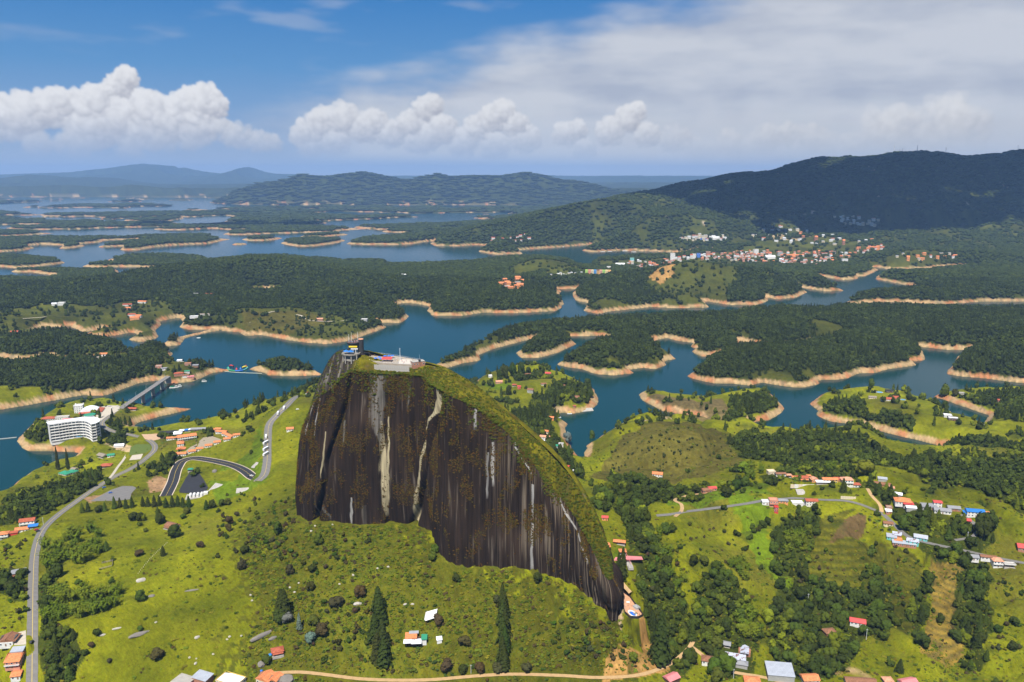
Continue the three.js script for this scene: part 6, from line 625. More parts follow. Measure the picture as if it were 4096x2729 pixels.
// ---------------------------------------------------------------- the summit: plaza, lookout tower, huts, umbrellas
const DECK = 240.9;
{
  const t0 = [[1452, 1428], [1462, 1436], [1490, 1446], [1530, 1453], [1600, 1457], [1660, 1459], [1702, 1455], [1694, 1443], [1620, 1430], [1540, 1418], [1475, 1411], [1455, 1416]].map(([a, b]) => at(a, b, DECK)), c = V(-118, DECK, -752);
  const sh = new THREE.Shape(t0.map((q) => new THREE.Vector2(q.x - c.x, -(q.z - c.z)))), g = new THREE.ExtrudeGeometry(sh, { depth: 3, bevelEnabled: false }); g.rotateX(-Math.PI / 2); g.translate(0, -3, 0);
  const pz = thing('summit_plaza', 'pale concrete plaza crowning the rock, edged with a railing', 'plaza', c); part('slab', planar(g), M(0.36, 0.31, 0.25, 0.9, { map: mottle }), pz); part('bright_paving', (() => { const s2 = [[1592, 1456], [1655, 1459], [1690, 1453], [1640, 1438], [1600, 1437]].map(([a, b]) => at(a, b, DECK)), k = new THREE.ShapeGeometry(new THREE.Shape(s2.map((q) => new THREE.Vector2(q.x - c.x, -(q.z - c.z))))); k.rotateX(-Math.PI / 2); k.translate(0, 0.02, 0); return planar(k); })(), M(0.55, 0.5, 0.43, 0.9, { map: mottle }), pz);
  for (let i = 0; i < t0.length; i++) { const a = t0[i].clone().sub(c), b = t0[(i + 1) % t0.length].clone().sub(c), L = a.distanceTo(b); part('rail', [limb2(a.clone().setY(1.1), b.clone().setY(1.1), 0.05), limb2(a.clone().setY(0.6), b.clone().setY(0.6), 0.04)], P.pipe, pz); for (let k = 0; k < L / 3; k++) { const q = a.clone().lerp(b, k / (L / 3)); part('rail_post', bx(0.12, 1.2, 0.12, q.x, 0, q.z), P.concrete, pz); } }
  // grey panelled retaining wall below the plaza
  const wa = at(1497, 1460, 240.2), wb = at(1637, 1467, 240.2), n = 15, wt = thing('retaining_wall', 'grey concrete panel wall holding up the summit plaza', 'wall', wa.clone().lerp(wb, 0.5).setY(234.5), -Math.atan2(wb.z - wa.z, wb.x - wa.x) * 180 / Math.PI), WL = wa.distanceTo(wb); const pg = bx(WL / n - 0.12, 6.0, 0.5), cg = bx(0.3, 6.3, 0.7); for (let k = 0; k < n; k++) { const m = part('panel', pg, P.concrete, wt); m.position.set((k + 0.5) * WL / n - WL / 2, 0, 0); const q = part('pillar', cg, P.grey, wt); q.position.set(k * WL / n - WL / 2, 0, 0.05); }
  // tower
  const b0 = at(1411, 1408, 249), tw = thing('lookout_tower', 'dark round lookout tower crowded with visitors on the summit', 'tower', b0); const stone = M(0.028, 0.03, 0.036, 0.8, { map: mottle });
  part('platform', [cyl(9.4, 9.4, 1.2, -1.5, -1.8, 1, 10), cyl(8, 7, 6, -1.5, -7.8, 0, 10)], M(0.24, 0.22, 0.19, 0.9, { map: mottle }), tw); for (const [x, z] of [[-9, 4], [-6, 8], [0, 9], [5, 7]]) part('stilt', bx(0.7, 9, 0.7, x, -10, z), P.concrete, tw);
  part('storey', cyl(5, 5, 8.5, 0, -0.6, -3, 10), stone, tw); part('front', [bx(7, 4.6, 0.4, 2, -0.6, 1.8)], P.white, tw, 'white framed shop front'); for (const x of [-0.5, 2, 4.5]) part('opening', bx(2.0, 3.2, 0.3, x, -0.3, 2.0), P.glass, tw); part('sign', bx(8.2, 1.5, 0.3, 0.8, 5.0, 2.05), P.yellowP, tw, 'yellow banner'); part('viewing_deck', [cyl(5.6, 6.2, 1.3, 0, 7.6, -3, 12)], stone, tw); const rail = new THREE.TorusGeometry(6.0, 0.14, 5, 24); rail.rotateX(Math.PI / 2); rail.translate(0, 9.9, -3); part('deck_rail', planar(rail), P.brick, tw); part('stair_shaft', cyl(2.6, 2.6, 14.5, 7.6, -2.5, -4, 14), stone, tw); part('shaft_cap', cyl(2.7, 2.4, 0.5, 7.6, 12, -4, 14), P.tileP, tw, 'tan shaft cap'); for (const [x, z, h] of [[-4.5, -5, 8], [-2, -6, 10], [4, -7, 10]]) part('mast', cyl(0.18, 0.12, h, x, 8.8, z, 6), P.pipe, tw);
  const ub = (p, m, s, label, group) => { const o = thing('umbrella', label, 'umbrella', p, rr(0, 40), group); const cn = new THREE.ConeGeometry(s, s * 0.42, 4, 1); cn.rotateY(Math.PI / 4); cn.translate(0, 2.5 + s * 0.2, 0); part('canopy', planar(cn), m, o); part('pole', cyl(0.06, 0.06, 2.9, 0, 0, 0, 5), P.pipe, o); return o; };
  ub(b0.clone().add(V(-5.2, -0.6, 5.2)), P.tinBlue, 4.0, 'big blue umbrella on the tower terrace', 'blue umbrellas on the tower terrace'); ub(b0.clone().add(V(-0.6, -0.6, 6.8)), P.tinBlue, 4.0, 'big blue umbrella on the tower terrace', 'blue umbrellas on the tower terrace');
  for (const [a, b] of [[1503, 1443], [1517, 1439], [1524, 1446], [1540, 1434], [1556, 1434], [1570, 1433]]) ub(at(a, b, DECK), P.blue, 2.4, 'dark blue umbrella beside the red kiosk on the plaza', 'blue umbrellas on the plaza');
  const on = (px, py, h, ...a) => { const q = at(px, py, h); return house(px, py, ...a.slice(0, 8), { ...a[8], pos: q }); };
  on(1434, 1432, 241, 12, 7, 4.6, 'gable', P.tileP, P.white, -62, 'white hut with peach tiled roof on stilts below the tower', {}); on(1548, 1446, DECK, 9, 6, 2.8, 'shed', P.tinRed, P.black, -4, 'red-roofed kiosk on the plaza', { open: 1 }); on(1466, 1424, DECK, 7, 5, 2.6, 'shed', P.black, P.black, 4, 'black awning stall at the tower end of the plaza', { open: 1 }); { const s = on(1671, 1462, 239.5, 12, 7, 4.2, 'flat', P.concrete, P.brick, 28, 'brick shed with flat pale roof at the end of the plaza', { parapet: 0 }); void s; const k = thing('water_tank', 'black water tank on the brick summit shed', 'tank', at(1678, 1446, 244)); part('barrel', cyl(1.1, 1.1, 1.8, 0, 0, 0, 14), P.black, k); part('lid', cyl(1.15, 0.6, 0.35, 0, 1.8, 0, 14), P.black, k); part('aerial', cyl(0.08, 0.05, 5, 0, 2, 0, 5), P.pipe, k); }
  for (const [a, b, h, l] of [[1600, 1432, 10, 'pale utility pole at the back rail of the plaza'], [1434, 1456, 11, 'pale utility pole before the white summit hut'], [1667, 1478, 10, 'pale utility pole before the brick summit shed']]) { const o = thing('utility_pole', l, 'pole', at(a, b, 236 + (b < 1440 ? 7 : 0))); part('shaft', cyl(0.26, 0.18, h + 1, 0, -1, 0, 7), P.pipe, o); part('crossarm', bx(1.6, 0.15, 0.15, 0, h - 1, 0), P.pipe, o); }
}
// ---------------------------------------------------------------- people: one continuous body, posed standing, in a few sets of clothes
const people = (() => {
  const res = 36, mc = new MarchingCubes(res, P.white, false, false, 30000); mc.isolation = 0; mc.field.fill(-1);
  const J = [[[0, 1.0, 0], [0, 1.38, 0], 0.15, 0.17], [[0, 0.92, 0], [0, 1.05, 0], 0.15, 0.15], [[-0.09, 0.9, 0], [-0.11, 0.48, 0.03], 0.085, 0.06], [[-0.11, 0.48, 0.03], [-0.12, 0.06, -0.02], 0.06, 0.045], [[-0.12, 0.04, -0.02], [-0.13, 0.03, 0.13], 0.045, 0.04], [[0.09, 0.9, 0], [0.12, 0.48, 0.05], 0.085, 0.06], [[0.12, 0.48, 0.05], [0.13, 0.06, 0.0], 0.06, 0.045], [[0.13, 0.04, 0], [0.14, 0.03, 0.15], 0.045, 0.04], [[-0.19, 1.4, 0], [-0.27, 1.12, 0.0], 0.06, 0.05], [[-0.27, 1.12, 0], [-0.24, 0.88, 0.1], 0.045, 0.04], [[0.19, 1.4, 0], [0.28, 1.14, 0.02], 0.06, 0.05], [[0.28, 1.14, 0.02], [0.22, 0.95, 0.16], 0.045, 0.04], [[0, 1.4, 0], [0, 1.55, 0], 0.06, 0.055], [[0, 1.58, 0.01], [0, 1.68, 0], 0.095, 0.1], [[-0.17, 1.4, 0], [0.17, 1.4, 0], 0.08, 0.08]];
  for (let z = 0; z < res; z++) for (let y = 0; y < res; y++) for (let x = 0; x < res; x++) { const p = [(x / res * 2 - 1) * 0.95, (y / res * 2 - 1) * 0.95 + 0.9, (z / res * 2 - 1) * 0.95]; let d = 9; for (const [a, b, ra, rb] of J) { const q = [b[0] - a[0], b[1] - a[1], b[2] - a[2]], w = [p[0] - a[0], p[1] - a[1], p[2] - a[2]], t = clamp((q[0] * w[0] + q[1] * w[1] + q[2] * w[2]) / (q[0] ** 2 + q[1] ** 2 + q[2] ** 2)), e = Math.hypot(w[0] - q[0] * t, w[1] - q[1] * t, w[2] - q[2] * t) - mixf(ra, rb, t), k = 0.05, hh = clamp(0.5 + 0.5 * (d - e) / k); d = mixf(d, e, hh) - k * hh * (1 - hh); } mc.field[z * res * res + y * res + x] = -d; }
  mc.update(); const n = mc.count, pos = mc.positionArray.slice(0, n * 3); for (let i = 0; i < n; i++) { pos[i * 3] *= 0.95; pos[i * 3 + 1] = pos[i * 3 + 1] * 0.95 + 0.9; pos[i * 3 + 2] *= 0.95; }
  const kit = [[[0.6, 0.05, 0.05], [0.05, 0.07, 0.15]], [[0.75, 0.75, 0.75], [0.04, 0.05, 0.1]], [[0.7, 0.4, 0.05], [0.1, 0.1, 0.11]], [[0.04, 0.15, 0.5], [0.3, 0.27, 0.2]], [[0.03, 0.03, 0.035], [0.03, 0.04, 0.08]], [[0.65, 0.25, 0.35], [0.05, 0.05, 0.07]]], mat = new THREE.MeshStandardMaterial({ vertexColors: true, roughness: 0.9 });
  return kit.map(([shirt, legs]) => { const g = new THREE.BufferGeometry(), c = []; for (let i = 0; i < n; i++) { const y = pos[i * 3 + 1], x = Math.abs(pos[i * 3]), q = y > 1.66 ? [0.02, 0.014, 0.01] : y > 1.46 || (x > 0.19 && y < 1.2) ? [0.4, 0.22, 0.14] : y > 0.95 ? shirt : y > 0.09 ? legs : [0.03, 0.03, 0.03]; c.push(...q); } g.setAttribute('position', new THREE.Float32BufferAttribute(pos, 3)); g.setAttribute('color', new THREE.Float32BufferAttribute(c, 3)); const h = mergeVertices(g, 1e-3); h.computeVertexNormals(); return [h, mat]; });
})();
const SHIRT = ['red', 'white', 'orange', 'blue', 'black', 'pink'];
const stand = (p, k, where, group) => { const m = new THREE.Mesh(...people[k]); m.name = numbered('person'); m.position.copy(p); m.rotation.y = rr(0, 6.28); m.scale.setScalar(rr(0.94, 1.06)); m.castShadow = m.receiveShadow = true; m.userData = { label: `person in ${SHIRT[k]} top standing ${where}`, category: 'person', group }; scene.add(m); };
for (const [a, b] of [[1478, 1420], [1484, 1424], [1490, 1426], [1498, 1424], [1504, 1430], [1468, 1440], [1478, 1444], [1575, 1450], [1580, 1444], [1586, 1440], [1592, 1452], [1606, 1440], [1608, 1448], [1614, 1455], [1617, 1452], [1625, 1446], [1640, 1448], [1648, 1450], [1656, 1453], [1664, 1454], [1590, 1446], [1594, 1456], [1570, 1455], [1622, 1437], [1650, 1442], [1530, 1452]]) stand(at(a, b, DECK), Math.floor(rnd() * 6), 'on the summit plaza', 'visitors on the summit plaza');
{ const q = at(1411, 1408, 249); for (let i = 0; i < 34; i++) { const a = rr(0, 6.28), r = Math.sqrt(rnd()) * 5.2; stand(V(q.x + Math.cos(a) * r, q.y + 8.9, q.z - 3 + Math.sin(a) * r), Math.floor(rnd() * 6), 'on the tower deck', 'visitors on the tower deck'); } }
for (const [a, b] of [[2489, 2400], [2492, 2415], [2497, 2438], [2500, 2432], [2498, 2452], [2516, 2388], [2526, 2402], [2538, 2416], [2512, 2426], [2528, 2428], [2560, 2450], [2558, 2462], [2549, 2470], [2518, 2440]]) stand(onLand(a, b), [3, 4, 4, 0][Math.floor(rnd() * 4)], 'in the fenced sandy ring', 'people in the sandy ring');
// ---------------------------------------------------------------- the fenced sandy ring beside the rock
{
  const y = YARDS.find((q) => q.name === 'sandy_ring'), t = thing('ring_fence', 'dark screen fence enclosing the sandy ring beside the rock', 'fence', V(y.cx, y.h, y.cz)), dark = M(0.012, 0.013, 0.012, 0.9); for (let i = 0; i < y.p.length; i++) { const a = y.p[i], b = y.p[(i + 1) % y.p.length], L = Math.hypot(b[0] - a[0], b[1] - a[1]), m = part('screen', bx(L + 0.2, 3.6, 0.15, 0, -1.2, 0), dark, t); m.position.set((a[0] + b[0]) / 2 - y.cx, 0, (a[1] + b[1]) / 2 - y.cz); m.rotation.y = -Math.atan2(b[1] - a[1], b[0] - a[0]); part('post', cyl(0.12, 0.12, 4.2, a[0] - y.cx, -1.2, a[1] - y.cz, 6), P.wood, t); }
  const q = onLand(2530, 2458), b = thing('dinghy', 'white inflatable raft with blue floor lying in the sandy ring', 'raft', q.setY(y.h + 0.3), 24); const tr = new THREE.TorusGeometry(2.6, 0.55, 8, 20); tr.rotateX(Math.PI / 2); tr.scale(1, 1, 1.9); tr.translate(0, 0.4, 0); part('tube', planar(tr), P.white, b); part('floor', bx(2.6, 0.3, 6, 0, 0.1, 0), P.blue, b); const k = thing('crate', 'grey box standing by the fence in the sandy ring', 'box', onLand(2546, 2435), 30); part('body', bx(4, 2, 5.4), P.steel, k); part('cover', bx(4.3, 0.25, 5.7, 0, 2, 0), P.grey, k); const w = thing('table', 'white table in the middle of the sandy ring', 'table', onLand(2512, 2413)); part('top', bx(3, 0.12, 2.6, 0, 0.9, 0), P.white, w); for (const [sx, sz] of [[-1, -1], [1, -1], [1, 1], [-1, 1]]) part('leg', bx(0.12, 0.9, 0.12, sx * 1.3, 0, sz * 1.1), P.white, w);
}
// ---------------------------------------------------------------- buses, cars, boats
{
  const bus = (p, turn, label, group) => { const t = thing('bus', label, 'bus', p, turn, group); const r = new THREE.BoxGeometry(10.6, 2.7, 2.5, 2, 1, 1); part('body', planar(r.translate(0, 1.9, 0)), P.white, t); part('roof', bx(10.2, 0.25, 2.3, 0, 3.24, 0), P.tinWhite, t); for (const s of [-1, 1]) for (let k = 0; k < 6; k++) part('window', bx(1.4, 0.95, 0.08, -3.9 + k * 1.56, 2.0, s * 1.25), P.glass, t); part('windscreen', bx(0.1, 1.2, 2.1, 5.3, 1.75, 0), P.glass, t); for (const x of [-3.4, 3.4]) for (const s of [-1, 1]) { const w = new THREE.CylinderGeometry(0.5, 0.5, 0.35, 12); w.rotateX(Math.PI / 2); part('wheel', planar(w.translate(x, 0.5, s * 1.15)), P.black, t); } return t; };
  const dir = (a, b) => { const p = onLand(...a), q = onLand(...b); return -Math.atan2(q.z - p.z, q.x - p.x) * 180 / Math.PI; }, up = (a) => { const p = onLand(...a); p.y += 0.3; return p; };
  const td = dir([1066, 1830], [1068, 1760]), b0 = bus(up([1064, 1752]), td, 'white coach parked in line on the hill road', 'coaches lined up on the hill road'); for (const y of [1776, 1801, 1822]) dup(b0, up([1063, y]), td); const t2 = dir([1100, 1672], [1147, 1625]); dup(b0, up([1112, 1658]), t2, 'white coach on the hill road just behind the rock', 'coaches behind the rock'); dup(b0, up([1136, 1637]), t2, 'white coach on the hill road just behind the rock', 'coaches behind the rock');
  const carKinds = [P.white, P.black, M(0.5, 0.5, 0.52, 0.35), M(0.4, 0.03, 0.03, 0.35), M(0.04, 0.1, 0.35, 0.35)], cn = ['white', 'black', 'silver', 'red', 'blue'], protos = []; const hull = new THREE.Shape(); hull.moveTo(-2.1, 0.35); hull.lineTo(-2.1, 0.95); hull.lineTo(-1.7, 1.0); hull.lineTo(-1.1, 1.48); hull.lineTo(0.5, 1.48); hull.lineTo(1.15, 1.0); hull.lineTo(2.0, 0.85); hull.lineTo(2.1, 0.35); const hg = new THREE.ExtrudeGeometry(hull, { depth: 1.5, bevelEnabled: true, bevelSize: 0.1, bevelThickness: 0.1, bevelSegments: 2 }); hg.translate(0, 0, -0.75); const hgp = planar(hg);
  const car = (p, turn, k, where, group) => { const label = `${cn[k]} car ${where}`; if (!protos[k]) { const t = thing('car', label, 'car', p, turn, group); part('body', hgp, carKinds[k], t); part('windscreen', quad([0.55, 1.5, 0.7], [1.2, 1.02, 0.7], [1.2, 1.02, -0.7], [0.55, 1.5, -0.7]).translate(0.1, 0.06, 0), P.glass, t); for (const s of [-1, 1]) part('side_window', bx(1.7, 0.4, 0.06, -0.3, 1.0, s * 0.84), P.glass, t); for (const x of [-1.3, 1.3]) for (const s of [-1, 1]) { const w = new THREE.CylinderGeometry(0.34, 0.34, 0.22, 12); w.rotateX(Math.PI / 2); part('wheel', planar(w.translate(x, 0.34, s * 0.8)), P.black, t); } protos[k] = t; return; } dup(protos[k], p, turn, label, group); };
  for (const [a, b, k, tn] of [[398, 1632, 0, 10], [403, 1641, 1, 12], [401, 1646, 0, 10], [396, 1652, 0, 14], [390, 1656, 2, 8], [424, 1627, 1, 60], [434, 1627, 0, 60], [440, 1627, 2, 60], [448, 1634, 0, 50], [470, 1626, 0, 40]]) car(up([a, b]), tn, k, 'parked on the hotel lot', 'cars on the hotel lot');
  car(up([126, 2572]), 92, 1, 'driving alone on the main road', undefined); car(up([1006, 1906]), 20, 0, 'on the fresh tarmac at the hairpin end', undefined); car(up([992, 1910]), 70, 1, 'on the fresh tarmac at the hairpin end', undefined); car(up([442, 1974]), 15, 4, 'with a blue cover on the lower lot', undefined); car(up([416, 1953]), 40, 4, 'on the main road above the lower lot', undefined); car(up([430, 1917]), 60, 2, 'on the main road by the hedge', undefined); car(up([1232, 1572]), 20, 3, 'at the car park behind the rock', 'cars behind the rock'); car(up([1226, 1579]), 20, 0, 'at the car park behind the rock', 'cars behind the rock'); car(up([1238, 1580]), 24, 2, 'at the car park behind the rock', 'cars behind the rock'); car(up([1190, 1640]), 24, 0, 'on the verge of the hill road behind the coaches', undefined); car(up([145, 2122]), 30, 3, 'beside the blue awning at the bend', undefined); car(up([152, 2128]), 30, 1, 'beside the blue awning at the bend', undefined); for (const [a, b, k] of [[730, 1448, 0], [738, 1444, 3], [746, 1441, 2], [725, 1455, 1], [735, 1436, 0], [756, 1436, 0]]) car(up([a, b]), 20, k, 'in the far car park past the bridge', 'cars past the bridge');
  const boat = (px, py, turn, L, roof, label, group) => { const t = thing('boat', label, 'boat', at(px, py, 0.2), turn, group), s = new THREE.Shape(); s.moveTo(-L / 2, -1.4); s.lineTo(L * 0.25, -1.4); s.quadraticCurveTo(L * 0.45, -1.0, L / 2, 0); s.quadraticCurveTo(L * 0.45, 1.0, L * 0.25, 1.4); s.lineTo(-L / 2, 1.4); const g = new THREE.ExtrudeGeometry(s, { depth: 1, bevelEnabled: true, bevelSize: 0.15, bevelThickness: 0.15, bevelSegments: 1 }); g.rotateX(-Math.PI / 2); part('hull', planar(g), P.white, t); part('canopy', bx(L * 0.6, 0.2, 2.9, -L * 0.1, 3.2, 0), roof, t); for (const [x, z] of [[-0.38, 1], [-0.38, -1], [0.18, 1], [0.18, -1]]) part('post', bx(0.12, 2.2, 0.12, x * L, 1, z * 1.2), P.pipe, t); return t; };
  boat(811, 1687, 12, 16, P.tinBlue, 'blue-roofed excursion boat moored at the jetty'); boat(812, 1697, 12, 13, P.blue, 'lower blue-roofed launch at the jetty'); boat(829, 1690, 20, 9, P.black, 'small dark-topped boat at the outer jetty'); boat(690, 1552, 12, 12, P.green, 'green-roofed boat beside the bridge bank'); boat(706, 1550, 10, 8, P.white, 'white launch beside the green-roofed boat'); boat(720, 1546, 14, 7, P.white, 'small white launch farthest along the bridge bank'); boat(788, 1508, 30, 9, P.white, 'white boat off the meadow shore'); boat(817, 1526, 8, 10, P.grey, 'grey boat off the orange spit'); boat(2279, 1656, 0, 8, P.yellowP, 'yellow-canopied boat off the concrete slipway'); boat(2234, 1671, 0, 9, P.black, 'dark boat in the narrow inlet'); boat(972, 1674, 60, 11, P.tinGreen, 'green-roofed boat at the small pontoon'); boat(964, 1660, 20, 7, P.blue, 'small blue boat at the small pontoon'); boat(985, 1680, 60, 9, P.grey, 'grey work boat at the small pontoon');
  for (const [a, b, l] of [[2410, 1007, 'dark ferry moored on the far lake shore'], [2440, 1006, 'white ferry moored on the far lake shore'], [2500, 1004, 'white party boat with stripe on the far lake shore'], [2535, 1008, 'blue party boat before the town'], [2615, 1000, 'black-hulled ferry by the wood'], [2745, 1012, 'blue ferry at the town quay'], [2248, 988, 'white cruiser off the far bank']]) { const o = boat(a, b, rr(-20, 20), 26, [P.white, P.blue, P.black][Math.floor(rnd() * 3)], l); o.scale.set(1, 1.6, 2); }
  // floating playground
  const fp = at(950, 1474, 0), f = thing('floating_playground', 'colourful inflatable playground floating in the roped cove', 'playground', fp); const pipe = (pts, r, m, n) => part(n, tube(pts.map(([a, b, h]) => at(a, b, h).sub(fp)), r, 8), m, f); pipe([[910, 1470, 2], [912, 1480, 1], [925, 1482, 1], [940, 1483, 1]], 1.4, P.green, 'walkway'); pipe([[940, 1483, 1], [955, 1483, 1], [972, 1481, 1]], 1.3, P.blue, 'walkway'); pipe([[972, 1481, 1], [982, 1477, 1], [990, 1470, 1]], 1.3, P.turquoise, 'walkway'); pipe([[918, 1466, 2], [921, 1462, 6], [930, 1463, 6], [934, 1468, 2]], 1.5, P.red, 'arch'); pipe([[970, 1470, 2], [978, 1466, 5], [988, 1468, 2]], 1.6, P.yellowP, 'arch'); for (const [a, b, m] of [[946, 1478, P.red], [984, 1467, P.red], [962, 1476, P.blue], [914, 1475, P.turquoise]]) { const q = at(a, b, 0).sub(fp); const cn2 = new THREE.ConeGeometry(2.4, 5, 8); cn2.translate(q.x, 2.5, q.z); part('tower', planar(cn2), m, f); }
  const rp = thing('float_line', 'line of pale floats closing off the playground cove', 'rope', at(960, 1490, 0)); part('rope', tube([[878, 1482], [920, 1488], [970, 1491], [1020, 1493], [1047, 1494]].map(([a, b]) => at(a, b, 0.2).sub(rp.position)), 0.35, 6), M(0.7, 0.68, 0.5, 0.7), rp); const bm = thing('log_boom', 'dark floating boom reaching out from the hotel point', 'boom', at(30, 1756, 0)); part('boom', tube([[-60, 1762], [20, 1755], [66, 1750]].map(([a, b]) => at(a, b, 0.3).sub(bm.position)), 0.9, 6), P.grey, bm);
}
// ---------------------------------------------------------------- stones, fences, sheets, tanks on the slopes
{
  const stone = [M(0.42, 0.39, 0.34, 0.95, { map: mottle }), M(0.2, 0.18, 0.16, 0.95, { map: mottle })];
  const rockAtPx = (px, py, sx, sy, sz, m, turn, label, group) => { const p = onLand(px, py), g = blobRock(); const o = new THREE.Mesh(g, m); o.name = numbered('boulder'); o.position.copy(p).y += sy * 0.25; o.scale.set(sx, sy, sz); o.rotation.y = turn; o.castShadow = o.receiveShadow = true; o.userData = { label, category: 'boulder', group }; scene.add(o); };
  function blobRock() { let g = new THREE.IcosahedronGeometry(1, 3); g.deleteAttribute('uv'); g.deleteAttribute('normal'); g = mergeVertices(g); const p = g.attributes.position, o = rr(0, 90); for (let i = 0; i < p.count; i++) { const x = p.getX(i), y = p.getY(i), z = p.getZ(i), k = 1 + 0.4 * fbm(x * 1.3 + o, y * 1.3 + z, 3); p.setXYZ(i, x * k, y * k, z * k); } g = toCreasedNormals(g, 0.7); g.setAttribute('uv', new THREE.Float32BufferAttribute(new Float32Array(g.attributes.position.count * 2).map((_, i) => g.attributes.position.array[(i >> 1) * 3 + (i & 1)] * 0.4), 2)); return g; }
  rockAtPx(562, 2325, 4.2, 2.2, 2, stone[0], 0.5, 'pale boulder beside the fence posts on the pasture'); rockAtPx(556, 2540, 8.5, 1.8, 2, stone[1], 0.6, 'long grey outcrop with a bush on the lower pasture'); rockAtPx(467, 2516, 3.6, 1, 1, stone[0], 0.4, 'thin pale ledge of stone up from the long outcrop'); rockAtPx(409, 2542, 2.6, 1, 1, stone[0], 0.4, 'small stony ledge near the bamboo edge'); rockAtPx(768, 2363, 6, 0.9, 0.9, stone[1], 0.3, 'low dark ledge in the middle of the pasture'); rockAtPx(606, 2386, 3, 1.2, 2, stone[1], 0.3, 'low stony mound near the curved cow path'); rockAtPx(788, 2552, 2.2, 1.4, 1.3, stone[0], 0.7, 'rounded pale boulder on the lower pasture'); rockAtPx(1050, 2545, 11, 2.2, 2, stone[1], 0.8, 'long slanting slab of grey rock above the cottage'); rockAtPx(1090, 2556, 4, 1.5, 1.5, stone[1], 0.7, 'short grey slab next to the long slanting one'); rockAtPx(1142, 2722, 7, 3.4, 5, stone[1], 0.2, 'big dark boulder behind the orange tiled houses'); rockAtPx(1046, 2660, 3, 2.4, 3, stone[1], 0, 'dark round boulder in the cottage garden'); rockAtPx(1430, 2418, 3.8, 1.6, 2, stone[0], 0.2, 'cluster of pale stones on the scrubby hill'); rockAtPx(2386, 2392, 1.7, 1.6, 1.6, stone[0], 0, 'round white boulder at the foot of the rock nose'); rockAtPx(858, 1888, 3.2, 2.6, 3.4, stone[1], 0, 'dark boulder in the hairpin lawn'); rockAtPx(1738, 2202, 2.4, 1.8, 2, stone[0], 0, 'pale boulder beside the main cleft');
  for (const [a, b] of [[623, 2491], [758, 2632], [785, 2636], [782, 2655], [852, 2618], [908, 2559], [918, 2548], [965, 2545], [1160, 2352], [1178, 2370], [1195, 2334], [1510, 2275], [1552, 2268], [1412, 2302], [1358, 2338], [1620, 2419], [1650, 2419], [1002, 2382], [1008, 2404], [1260, 2105], [1245, 2125], [1330, 2100]]) rockAtPx(a, b, rr(0.8, 1.7), rr(0.6, 1.0), rr(0.7, 1.3), stone[0], rr(0, 3), 'small whitish stone strewn on the pasture slope', 'stones strewn on the pasture slope');
  const post = bx(0.22, 1.5, 0.22), fp = (p) => { const m = new THREE.Mesh(post, M(0.5, 0.46, 0.38, 0.9)); m.name = numbered('fence_post'); m.position.copy(p); m.castShadow = m.receiveShadow = true; m.userData = { label: 'pale wooden fence post in the line up the pasture', category: 'fence post', group: 'fence posts up the pasture' }; scene.add(m); }; for (let k = 0; k <= 22; k++) fp(onLand(mixf(668, 552, k / 22), mixf(2174, 2298, k / 22) - 8 * Math.sin(k / 22 * 3)));
  { const c = onLand(425, 2262), t = thing('corral', 'small timber corral with plank rails on the pasture', 'corral', c); const pts = [[397, 2281], [449, 2267], [451, 2246], [408, 2256]].map(([a, b]) => onLand(a, b).sub(c)); for (let i = 0; i < 4; i++) { const a = pts[i], b = pts[(i + 1) % 4]; if (i === 3) continue; for (const h of [0.7, 1.3, 1.8]) part('plank', limb2(a.clone().setY(a.y + h), b.clone().setY(b.y + h), 0.16), P.thatch, t); for (let k = 0; k <= 4; k++) { const q = a.clone().lerp(b, k / 4); part('post', bx(0.25, 2.1, 0.25, q.x, q.y, q.z), P.thatch, t); } } }
  { const c = onLand(1724, 2478), t = thing('tarpaulin_shelter', 'white tarpaulin stretched into a peaked shelter on the scrubby hill', 'shelter', c, 10); const g = tri([[-5, 2, 5], [4, 3, 3], [-4, 5, -4], [4, 3, 3], [6, 6.5, -5], [-4, 5, -4], [-5, 2, 5], [-4, 5, -4], [-6, 1.5, 2]]); part('sheet', g, P.white, t); for (const [x, y, z] of [[-4.6, 2.2, 4.6], [4, 3, 3], [-4, 5, -4], [5.8, 6.4, -5]]) part('post', bx(0.15, y + 2, 0.15, x, -2, z), P.wood, t); }
  const tank = thing('water_tank', 'turquoise water tank beside the brown cottage', 'tank', onLand(1081, 2625)); part('barrel', cyl(1.4, 1.5, 1.7, 0, 0, 0, 16), P.turquoise, tank); part('lid', cyl(1.55, 0.8, 0.4, 0, 1.7, 0, 16), P.tinBlue, tank); const tk2 = thing('water_tank', 'dark blue water tank beside the orange tiled house', 'tank', onLand(1046, 2692)); part('barrel', cyl(1.0, 1.1, 2.2, 0, 0, 0, 14), P.blue, tk2); part('lid', cyl(1.1, 0.6, 0.3, 0, 2.2, 0, 14), P.blue, tk2);
